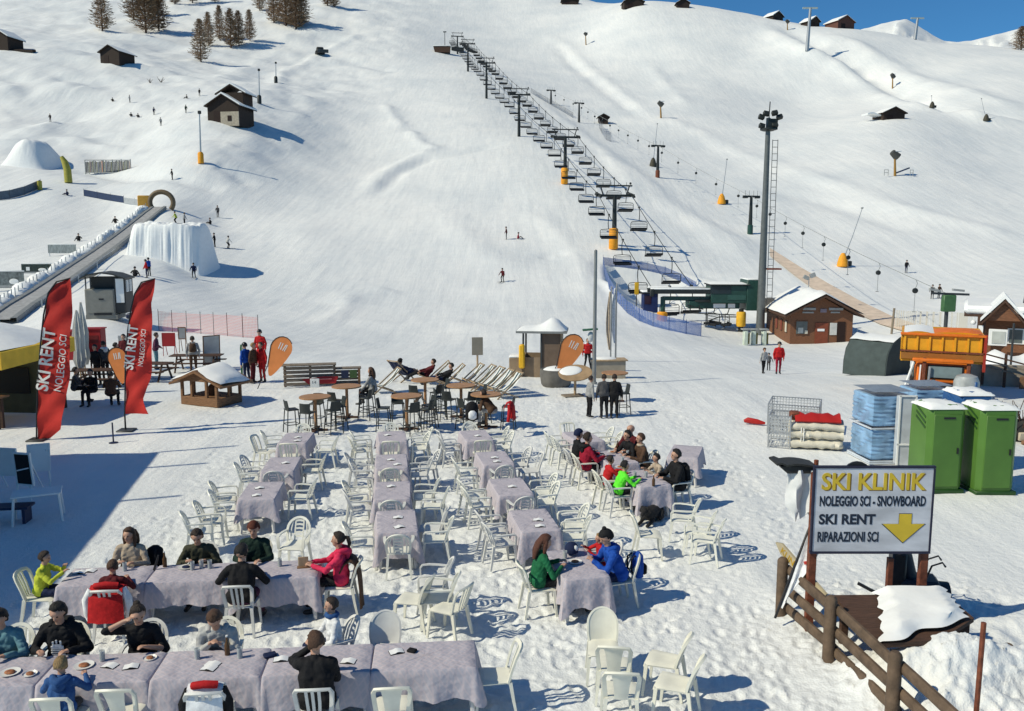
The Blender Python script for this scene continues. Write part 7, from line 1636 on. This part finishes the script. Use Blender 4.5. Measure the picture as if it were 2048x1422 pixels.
# fan snow guns
def gun(label, px, py, h, yaw, rail=False):
    p = G(px,py); t = thing('snow_gun', label, 'snow gun', p, yaw, 'fan snow guns'); MB().tube([(0,0,0),(-.25,0,h*.72)], [.26,.18], 8).build('mast', mat('gun_mast',(.30,.16,.03),.6), t); MB().lathe([(.55,0),(.60,.15),(.72,1.0),(.80,1.6),(.70,1.6),(.60,.2),(.001,.2)], 14, M=Matrix.Translation((.1,0,h*.74)) @ Matrix.Rotation(-.9,4,'Y') @ Matrix.Rotation(PI,4,'X') @ Matrix.Translation((0,0,-1.3))).build('drum', mat('gun_drum',(.06,.06,.055),.5), t); MB().box((-.25,0,h*.72), (.5,.5,.55), b=.08).build('motor', LIFTD, t)
    MB().grid([[(-.5+1.3*j/4,-.5+1.0*i/3,h*.74+.95+.15*math.sin(PI*j/4)*math.sin(PI*i/3)) for j in range(5)] for i in range(4)], thick=.1).build('snow_cap', FSNOW, t, 60)
    if rail:
        for x0,x1 in ((-2.6,-1.8),(2.8,3.4)):
            m = MB(); [m.tube([(x,-.6,0),(x,-.6,1.2)], .06, 5) for x in (x0,x1)]; [m.tube([(x0,-.6,z),(x1,-.6,z)], .05, 5) for z in (.6,1.15)]; m.build('rail', GREYB, t)
        MB().beam((.2,0,.6),(2.9,0,1.6), .35,.25).build('boom', mat('navy_boom',(.02,.035,.09),.5), t)
gun('fan snow gun with snow cap and railings on the right slope', 1790, 352, 5.2, .1, True); gun('fan snow gun on a mast in the middle of the right slope', 1322, 236, 5.0, .2); gun('fan snow gun high on the slope right of the top station', 1172, 90, 6.0, .2); gun('fan snow gun on a yellow mast below the ridge', 1785, 177, 5.5, .5); gun('pale fan gun beside the ridge huts', 1575, 60, 4.5, .3)
# tall posts on the ridge
for px,py,h,lb in [(1614,102,16,'tall grey lift pylon on the ridge left of the far peak'),(1830,76,9,'grey lift pylon in front of the far peak')]:
    p = G(px,py); t = thing('ridge_pylon', lb, 'lift pylon', p); MB().tube([(0,0,0),(.6,0,h)], [.75,.5], 10).build('mast', STEEL, t); MB().beam((-2.4,0,h),(3.4,0,h), .5,.6).build('crossarm', mat('pale_steel',(.35,.42,.42),.5), t)
# ---------------------------------------------------------------- huts and barns
def barn(label, px, py, w_, d_, he, hr, m=BARNW, yaw=0.0, snow=.3, nm='barn', stone=0, cat='barn'):
    p = G(px,py); t = thing(nm, label, cat, p-Vector((0,0,.5)), yaw); he += .5; hr += .5
    MB().box((0,d_/2,he/2), (w_,d_,he)).build('wall', m, t); MB().prism([(-w_/2,he),(w_/2,he),(0,hr-.1)], plane_M(0,.0), d_).build('gable', m, t); o = w_/2+.5; k = (hr-he)/(w_/2)
    MB().prism([(-o,he-.5*k),(0,hr),(o,he-.5*k),(o,he-.5*k+.18),(0,hr+.18),(-o,he-.5*k+.18)], plane_M(0,-.6), d_+1.2).build('roof', m, t)
    MB().prism([(-o,he-.5*k+.19),(0,hr+.19),(o,he-.5*k+.19),(o,he-.5*k+.2+snow),(0,hr+.2+snow),(-o,he-.5*k+.2+snow)], plane_M(0,-.55), d_+1.1).build('roof_snow', FSNOW, t)
    MB().box((-w_*.18,-.03,he*.42), (w_*.24,.06,he*.6)).build('door', DIM, t)
    if stone: MB().box((w_*.22,-.10,he*.34), (w_*.58,.2,he*.68)).build('plaster_wall', mat('old_plaster',(.42,.36,.28),.85,var=.15), t); f = MB().box((w_*.22,-.22,he*.36), (w_*.13,.06,he*.26)).build('window', DIM, t)
    return t
t = barn('dark timber chalet with a plastered ground floor left of the piste', 447, 247, 6.6, 7.0, 3.6, 5.6, yaw=R(-8), stone=1)
MB().box((.7,4.5,5.2), (5.2,4.5,3.4)).build('upper_storey', BARNW, t); MB().prism([(-2.6,6.5),(.7,8.3),(4.0,6.5),(4.0,6.7),(.7,8.55),(-2.6,6.7)], plane_M(0,1.9), 5.4).build('upper_roof', BARNW, t); MB().prism([(-2.6,6.72),(.7,8.57),(4.0,6.72),(4.0,7.0),(.7,8.9),(-2.6,7.0)], plane_M(0,1.95), 5.3).build('upper_roof_snow', FSNOW, t)
barn('lone dark barn on the upper left slope', 220, 127, 6.0, 6.5, 3.2, 4.8, yaw=R(-14), snow=.06); barn('dark hut cut by the left picture edge', -4, 100, 6.5, 6, 3.6, 5.6, yaw=R(-10)); tag(MB().grid([[(-9+18*j/8,y,1.5-.2*abs(j-4)+.3*y) for j in range(9)] for y in (0,1.2)], thick=.6).build('fallen_roof', BARNW, loc=G(35,102)-Vector((3,0,1.0)), rz=-.3), 'dark collapsed roof in the snow beside the left edge hut', 'roof')
barn('dark low hut buried to its eaves on the right slope', 1788, 238, 6.2, 5, 1.6, 3.0, yaw=R(10), snow=.05, nm='buried_hut', cat='hut'); MB().grid([[(-7+4.2*j/5,1.0+1.0*i,2.0+.3*math.sin(j)) for j in range(6)] for i in range(4)], thick=.4).build('side_roof', FSNOW, bpy.data.objects['buried_hut'], 60)
barn('small dark shed by the drag lift', 1207, 248, 2.6, 2.6, 2.0, 2.7, snow=.25, nm='shed', cat='shed'); barn('brown ridge hut beside the blue sky, largest', 1268, 14, 9.5, 7, 2.6, 5.0, yaw=R(4), nm='ridge_hut', cat='hut', snow=.15); barn('dark ridge hut right of the largest', 1366, 16, 6.0, 6, 2.4, 4.2, nm='ridge_hut', cat='hut', snow=.15)
barn('ridge hut with a snow roof, in the middle of the ridge', 1556, 40, 6.5, 6, 1.8, 3.8, yaw=R(30), nm='ridge_hut', cat='hut'); barn('ridge hut next to the tall grey pylon', 1630, 47, 5.5, 6, 2.4, 4.2, yaw=R(28), nm='ridge_hut', cat='hut'); barn('red brown ridge house nearest the far peak', 1692, 54, 9.5, 8, 3.0, 5.4, m=mat('red_brown_wall',(.12,.05,.035),.8), yaw=R(24), nm='ridge_house', cat='house')
barn('dark building at the top edge above the piste', 1140, 9, 9, 5, 2.2, 3.2, nm='ridge_hut', cat='hut', snow=.05)
# ---------------------------------------------------------------- left slope: mound, kicker, conveyor, boards
def snow_heap(name, label, px, py, ol, h, dep, cliff, seed, flat, furrow, yaw=0.0):
    p = G(px,py); nu, nv = 110, 90; ca, sa = math.cos(yaw), math.sin(yaw); u, v = np.meshgrid(np.linspace(-1,1,nu), np.linspace(-1,1,nv))
    X_ = u*ol; Y_ = v*dep; f = np.clip((1-np.abs(u)**cliff[0])*(1-np.abs(v)**np.where(v < 0, cliff[1], cliff[2])),0,1); q = np.clip(f/flat,0,1); q = q*q*(3-2*q)
    fur = furrow*(np.abs(vnoise(X_/.55,Y_/3.0,seed))*1.5+np.abs(vnoise(X_/.23,Y_/2.0,seed+1))*.8-.35); mid = 4*q*(1-q)
    wx, wy = p.x+X_*ca-Y_*sa, p.y+dep*.8+X_*sa+Y_*ca; base = H(wx,wy); zt = np.maximum(p.z+h*(1+.05*fbm(X_/1.5,Y_/1.5,3,seed)),base+.05)
    Z = base-.3+(zt-base+.3)*q+(.35*furrow*fbm(X_/.6,Y_/.6,4,seed+3)+.5*furrow*fbm(X_/1.6,Y_/1.6,3,seed+9))*q+.9*furrow*mid*fbm(X_/.45,Y_/.8,4,seed+5); wy = wy-fur*mid*(.6+.8*fbm(X_/1.3,Y_/2,2,seed+6))
    o = MB().grid(np.stack([wx,wy,Z],-1).tolist()).build(name, FSNOW, None, 80); return tag(o, label, 'snow heap')
snow_heap('snow_mound', 'big flat-topped snow mound with furrowed face beside the conveyor', 328, 521, 4.4, 3.9, 3.5, (3.4,3.6,3), 3, .58, .62)
snow_heap('snow_kicker', 'large smooth snow kicker at the left picture edge', 42, 333, 4.6, 5.0, 5.6, (1.7,2.2,2), 8, .95, .05)
# conveyor
cvp = [(0,652),(40,622),(80,597),(120,569),(160,541),(200,513),(240,483),(270,459),(300,434),(318,420)]
CV = [G(a,b) for a,b in cvp]; o0 = CV[0]
t = thing('magic_carpet', 'long grey conveyor belt climbing to a round tunnel mouth', 'conveyor', o0); rows = []; wl_ = 0.85
for i,q in enumerate(CV):
    d_ = (CV[min(i+1,9)]-CV[max(i-1,0)]); d_.z = 0; d_.normalize(); s_ = Vector((d_.y,-d_.x,0)); rows.append([q-o0+s_*(x*wl_)+Vector((0,0,z)) for x,z in ((-1.3,.1),(-1.25,.55),(-.8,.55),(-.75,.42),(.75,.42),(.8,.55),(1.25,.55),(1.3,.1))])
MB().grid(rows).build('belt_housing', mat('belt_grey',(.22,.23,.23),.6,var=.2), t); MB().grid([[Vector(r[3])+Vector((0,0,.03)),Vector(r[4])+Vector((0,0,.03))] for r in rows]).build('belt', mat('belt_pale',(.36,.36,.36),.7,var=.2), t)
m = MB(); rd = random.Random(2)
for i in range(9):
    for k in range(6): f = k/6; a = Vector(rows[i][0]).lerp(Vector(rows[i+1][0]),f); m.tube([a+Vector((-.5,0,-.1)),a+Vector((-.5,0,1.0))], .04, 5); m.ell(a+Vector((-.75,rd.uniform(-.5,.5),.15)), (.5+rd.random()*.5,.6,.35+rd.random()*.4), 8, 6, mi=1)
m.build('snow_kerb', [STEEL,FSNOW], t, 60)['kind'] = 'stuff'; m = MB()
for i in range(1,5): a = Vector(rows[i][7]); m.tube([a+Vector((.5,0,-.8)),a+Vector((.5,0,.8))], .05, 5); m.tube([Vector(rows[i][7])+Vector((.5,0,.75)),Vector(rows[min(i+1,9)][7])+Vector((.5,0,.75))], .04, 5)
m.build('railing', STEEL, t)
e = CV[-1]; pts = [Vector((1.55*math.cos(a),0,1.25+1.45*math.sin(a))) for a in [-.7+(PI+1.4)*i/18 for i in range(19)]]
t = thing('tunnel_arch', 'brown round tunnel mouth at the top of the conveyor', 'arch', e+Vector((.3,.3,-.2)), R(8)); MB().tube(pts, .34, 10).build('ring', mat('arch_brown',(.16,.11,.06),.6), t); MB().box((-2.4,.2,1.1), (1.6,.5,2.2), b=.1).build('side_cushion', mat('arch_ochre',(.50,.27,.04),.7), t)
def banner(label, px, py, w_, h_, m, yaw=0.0, txt=None, z0=.3):
    p = G(px,py); t = thing('banner_board', label, 'banner', p, yaw); MB().box((0,0,z0+h_/2), (w_,.06,h_)).build('panel', m, t); MB().box((0,.02,z0+h_+.06), (w_+.1,.09,.12), b=.03).build('top_rail', WHITE, t)
    for x in (-w_*.46,w_*.46): MB().tube([(x,.06,-.2),(x,.06,z0+h_)], .04, 6).build('post', STEEL, t)
    if txt: MB().box((-w_*.28,-.04,z0+h_*.5), (w_*.12,.02,h_*.4)).build('mark', WHITE, t); MB().ell((w_*.2,-.04,z0+h_*.4), (w_*.14,.02,h_*.18), 10, 6).build('mark', WHITE, t); MB().box((0,-.04,z0+h_*.1), (w_*.9,.02,h_*.14)).build('mark', GREYB, t)
banner('grey banner board standing alone on the left piste', 125, 512, 3.0, .9, mat('banner_grey',(.26,.29,.29),.7,var=.35,vscale=14,stretch=(1,1,.2)), R(2)); banner('dark banner board with white marks beside the conveyor', 74, 553, 2.7, .85, mat('banner_dark',(.02,.035,.03),.6,var=.5,vscale=6), R(4), 1); banner('grey framed banner board at the left picture edge', 16, 583, 2.8, 1.4, mat('banner_mid',(.14,.16,.16),.6,var=.5,vscale=4), R(6), 1)
net_fence('crash_barrier', 'blue grey crash barrier curving below the kicker, left section', [G(px,py) for px,py in [(-10,402),(20,398),(50,390),(82,376)]], 1.3, mat('barrier_blue',(.10,.13,.17),.7,var=.2), DKSTEEL, cat='barrier'); net_fence('crash_barrier', 'dark navy crash barrier running from the yellow post to the tunnel mouth', [G(px,py) for px,py in [(168,392),(195,397),(222,402),(248,406)]], 1.0, mat('barrier_navy',(.02,.04,.10),.7,var=.2), DKSTEEL, cat='barrier'); net_fence('crash_barrier', 'pale grey crash barrier next to the tunnel mouth', [G(px,py) for px,py in [(248,407),(270,410),(292,414)]], .9, mat('barrier_pale',(.36,.38,.40),.7,var=.1), GREYB, cat='barrier')
p = G(131,365); t = thing('inflatable_post', 'bent yellow green inflatable post by the kicker', 'post', p); MB().tube([(.5,0,0),(.45,0,2.0),(.1,0,3.3),(-.35,0,4.1)], [.6,.58,.5,.3], 10).build('tube', mat('olive_yellow',(.36,.32,.05),.6), t); p = G(80,380); t = thing('inflatable_post', 'short olive post on the crash barrier', 'post', p); MB().tube([(0,0,0),(0,0,1.4)], .35, 10).build('tube', mat('olive_yellow',(.36,.32,.05),.6), t)
# ski rack
p = G(217,348); t = thing('ski_rack', 'long rack holding rows of dark and coloured skis', 'rack', p, R(-12)); m = MB(); [m.tube([(x,0,0),(x+.0,0,2.5)], .09, 6) for x in (-4.6,-2.8,-1.0,.9,2.7,4.5)]; m.tube([(-4.6,0,2.5),(4.5,0,2.3)], .08, 6); m.tube([(-4.6,0,.3),(4.5,0,.2)], .08, 6); m.build('frame', GREYB, t); rd = random.Random(4); sk = [mat('ski_'+n,c,.4) for n,c in (('black',(.02,.02,.02)),('brown',(.12,.05,.03)),('olive',(.10,.10,.02)),('navy',(.02,.03,.08)),('orange',(.40,.12,.02)))]
for i in range(34): x = -4.4+8.8*i/33; MB().box((x,.05,1.2+rd.uniform(-.1,.15)), (.16,.06,2.0)).build('ski', sk[rd.randrange(5) if rd.random() > .4 else 0], t)
for px,py,h,lb,pd in [(402,327,8.2,'lamp post with an orange padded base below the chalet',1),(519,207,7.4,'dark lamp post right of the chalet',0),(552,166,5.5,'thin lamp post high beside the piste',0)]:
    p = G(px,py); t = thing('lamp_post', lb, 'lamp post', p, 0, 'slope lamp posts'); MB().tube([(0,0,0),(.15,0,h)], [.16,.09], 8).build('pole', STEEL, t); MB().box((.15,0,h+.15), (.55,.4,.55), b=.1).build('lamp', LIFTD, t); MB().lathe([(.5,0),(.5,1.6),(.3,1.9)], 10).build('base_pad', ORG if pd else LIFTD, t)
# operator cabin on the left
def cabin2():
    p = G(222,636); t = thing('carpet_cabin', 'grey operator cabin with an arched dark roof beside the conveyor', 'cabin', p, R(10)); G2 = mat('cabin_grey',(.22,.215,.19),.6,var=.1)
    MB().box((-.35,0,1.15), (1.85,2.0,1.75), b=.03).build('front_wall', G2, t); MB().box((-.35,-1.02,1.2), (1.7,.04,1.5), b=.01).build('panel', G2, t); MB().box((-.25,-1.05,1.35), (.3,.03,.1)).build('handle', BLACK, t); MB().box((-.3,.0,.15), (2.0,2.0,.3)).build('plinth', G2, t); MB().box((-.2,-1.03,.36), (1.1,.05,.16)).build('slot', BLACK, t)
    MB().box((.9,.1,1.6), (.7,2.0,2.4), b=.02).build('side_wall', mat('cabin_dark',(.035,.035,.035),.6), t)
    for y in (-.35,.45): f = MB().box((1.26,y,2.2), (.03,.6,.8)).build('window', WHITE, t); MB().box((1.285,y,2.2), (.02,.45,.66)).build('pane', mat('sky_glass',(.45,.5,.52),.15), f)
    f = MB().box((.92,-.92,1.9), (.5,.04,1.6)).build('window', WHITE, t)
    for x in (-1.2,-.9): MB().box((x,-.9,2.4), (.07,.07,.9)).build('post', DKSTEEL, t)
    MB().box((-.2,.25,2.4), (1.6,1.3,.8)).build('upper_room', mat('cabin_dark',(.035,.035,.035),.6), t)
    pr = [(-1.5,2.75),(-1.0,3.02),(-.2,3.16),(.6,3.04),(1.35,2.75)]; MB().prism(pr+[(x,z-.09) for x,z in pr[::-1]], plane_M(0,-1.25), 2.6).build('roof', mat('cabin_roof',(.03,.032,.03),.5), t)
    MB().box((1.7,-.6,.18), (1.0,.8,.35), b=.08).build('skirt', NAVYP, t)
cabin2()
# ---------------------------------------------------------------- larches
LRCH = mat('larch_twigs', (.34,.235,.15), .9, var=.35, vscale=.8); LRCH2 = mat('dark_larch_twigs', (.25,.165,.10), .9, var=.45, vscale=.8)
def larch_mesh(h, rmax, seed, n):
    rd = random.Random(seed); m = MB()
    for i in range(n):
        f = rd.random()**.8*.94+.05; z = h*f; r = rmax*(1-f)**.5*(.25+.75*rd.random())*(1 if f > .2 else f/.2)*(.75+.35*math.sin(a_:=rd.uniform(0,6.283))); a = rd.uniform(0,6.283); L = rd.uniform(.35,1.0)*(.4+rmax*.28*(1-f)+.2)
        c = Vector((r*math.cos(a),r*math.sin(a),z)); o = Vector((math.cos(a+rd.uniform(-.8,.8)),math.sin(a+rd.uniform(-.8,.8)),rd.uniform(-.15,.75))).normalized()*L; w_ = Vector((-o.y,o.x,rd.uniform(-.5,.5)*L)).normalized()*rd.uniform(.05,.14)
        m.add([c-w_,c+w_,c+o+w_*.4,c+o-w_*.4], [(0,1,2,3)]); u = Vector((0,0,1)).cross(o).normalized()*.0+Vector((0,0,rd.uniform(.06,.13))); m.add([c-u,c+u,c+o+u*.4,c+o-u*.4], [(0,1,2,3)])
        if i % 3 == 0: m.tube([(0,0,z*.97),c], [.05,.02], 3, cap=False)
    return m
LM = [larch_mesh(13,4.2,s,1250).mesh('crown',[LRCH,LRCH2][s % 2],30) for s in range(5)]
def trunk_mesh(h): return MB().tube([(0,0,-.6),(.05,0,h*.3),(0,.05,h*.7),(.03,0,h*.97)], [.26,.2,.11,.03], 7).mesh('trunk', WOOD_D)
TM = trunk_mesh(13)
def larch(label, px, py, sc, k, wide=1.0):
    p = G(px,py); t = thing('larch_tree', label, 'tree', p, rc.uniform(0,6.28), 'bare larches on the upper left slope'); t.scale = (sc*wide,sc*wide,sc)
    for nm,me in (('crown',LM[k % 5]),('trunk',TM)): o = bpy.data.objects.new(nm, me); COL.objects.link(o); o.parent = t
tl = [(205,62,1.15,0,1.0,'bare brown larch standing alone farthest left'),(268,40,1.2,1,1.15,'dark larch at the left of the top edge clump'),(292,66,1.35,3,1.25,'broad dark larch in the middle of the top edge clump'),(318,62,1.2,1,1.1,'dark larch at the right of the top edge clump'),(308,30,1.1,3,1.2,'larch cut by the top edge above the broad dark one'),
 (402,124,1.05,0,.9,'slender bare larch nearest the barns'),(418,92,.95,2,.8,'thin bare larch behind the slender one'),(440,80,1.0,4,.8,'thin larch between the slender one and the dark pair'),(462,96,1.1,1,1.0,'dark larch at the left of the right hand clump'),(478,92,1.0,3,.9,'dark larch in the middle of the right hand clump'),(500,82,.9,4,.8,'pale larch at the right of the right hand clump'),
 (548,46,1.2,0,1.0,'brown larch left of the broad reddish one'),(572,52,1.5,2,1.2,'broad reddish larch above the piste'),(592,58,1.4,1,1.1,'dark larch touching the broad reddish one'),(604,50,1.2,0,1.0,'brown larch right of the broad reddish one'),(668,14,1.1,2,1.0,'small larch at the top edge nearest the piste'),(655,12,1.0,3,1.0,'small dark larch at the top edge left of the last'),(350,8,1.0,1,1.1,'larch at the top edge right of the clump'),(385,6,1.0,4,1.1,'larch at the top edge above the snowy clearing'),(430,5,1.0,3,1.0,'larch at the top edge above the thin ones'),(520,22,1.0,4,.9,'pale larch near the top edge left of the reddish one')]
for px,py,sc,k,wd,lb in tl: larch(lb,px,py,sc,k,wd)
p = G(2042,100); t = thing('larch_tree', 'pale bare bushy tree at the right end of the ridge', 'tree', p, 1.0, 'bare larches on the upper left slope'); t.scale = (1.3,1.3,.75)
for nm,me in (('crown',LM[0]),('trunk',TM)): o = bpy.data.objects.new(nm, me); COL.objects.link(o); o.parent = t
# ---------------------------------------------------------------- skiers on the slopes
SKI = mat('dark_ski', (.03,.03,.035), .4)
def skier(label, px, py, rz, top, legs='black', pose='ski', hgt=1.75, hat='helmet'):
    p = G(px,py); t = person(label, p, rz, pose, top=top, legs=legs, hat=hat, hair='dark', vox=.035, hgt=hgt, group='skiers on the slopes', hands=((-.32,.3,.8),(.32,.3,.8)) if pose != 'snow' else ((-.3,.2,.3),(.3,.2,.3)), lean=.35 if pose == 'ski' else .1)
    if pose == 'ski':
        for sx in (-1,1): MB().box((sx*.13,.1,.03), (.09,1.65,.03), b=.01).build('ski', SKI, t)
SK = [(388,556,R(190),'navy','black','ski','skier in navy gliding below the snow mound'),(294,556,R(120),'red','navy','stand','person in red behind the second red flag top'),(299,552,R(60),'blue','black','stand','person in blue touching the one in red'),(270,553,R(0),'black','black','snow','person in dark clothes sitting near the snow mound'),(430,494,R(90),'black','black','stand','skier in black standing right of the mound, left of a pair'),(457,497,R(-40),'lightgrey','black','ski','skier in a pale jacket right of the mound, right of a pair'),(436,435,R(180),'darkgrey','black','stand','skier in dark clothes standing above the mound'),(421,449,R(90),'black','black','snow','person sitting in the snow above the mound'),
 (351,447,R(90),'yellow','black','ski','skier in yellow on top of the mound'),(369,452,R(-90),'grey','black','stand','person in grey behind the mound'),(231,446,R(180),'black','black','snow','dark sledder farther from the conveyor'),(158,482,R(180),'black','black','snow','dark sledder nearer the banner board'),(135,391,R(90),'navy','navy','snow','dark figure lying under the crash barrier'),(345,360,R(90),'black','black','stand','skier in dark clothes right of the ski rack'),(1005,564,R(150),'maroon','black','ski','lone skier in maroon near the middle of the piste'),(1013,479,R(90),'maroon','black','stand','standing skier of the pair high on the piste'),(1036,478,R(-90),'crimson','black','snow','sitting skier of the pair high on the piste'),
 (1812,546,R(180),'black','navy','stand','skier in black alone on the right slope'),(1864,598,R(150),'black','black','stand','dark skier on the right slope, left of a pair'),(1877,597,R(200),'brown','black','stand','dark skier on the right slope, right of a pair'),(101,244,R(180),'black','black','stand','tiny skier alone on the far left slope'),(308,230,R(0),'navy','black','stand','tiny skier in navy below the lone barn'),(322,252,R(40),'grey','black','stand','tiny skier in grey below the lone barn'),(262,233,R(0),'black','black','snow','tiny seated skier, left of two below the lone barn'),(276,235,R(0),'black','black','snow','tiny seated skier, right of two below the lone barn'),(225,203,R(0),'black','black','snow','tiny dark figure left on the upper nursery slope'),(260,205,R(90),'grey','black','stand','tiny skier in grey on the upper nursery slope'),(372,226,R(0),'darkgreen','black','stand','tiny skier just left of the chalet'),(399,192,R(0),'black','black','stand','tiny skier above the chalet'),(374,197,R(90),'black','black','snow','tiny seated skier above the chalet')]
for px,py,rz,top,legs,pose,lb in SK: skier(lb,px,py,rz,top,legs,pose)
p = G(640,109); t = thing('snow_groomer', 'dark snow groomer parked at the top of the piste', 'snow groomer', p, R(15)); MB().box((0,0,1.7), (2.6,3.2,1.5), b=.3).build('cab', LIFTD, t); MB().box((0,0,.6), (3.6,4.6,.9), b=.3).build('tracks', BLACK, t); MB().box((1.0,-2.6,.8), (4.0,.5,1.2), b=.1).build('blade', DKSTEEL, t)
for px,py,lb in [(322,165,'bare thin shrub in the snow, larger of two'),(300,166,'bare thin shrub in the snow, smaller of two')]:
    p = G(px,py); t = thing('bare_shrub', lb, 'shrub', p); m = MB(); rd = random.Random(px); [m.tube([(0,0,0),(rd.uniform(-1,1)*1.1,rd.uniform(-.8,.8),rd.uniform(.5,1.7))], [.07,.02], 4) for _ in range(9)]; m.build('twigs', WOOD_D, t)
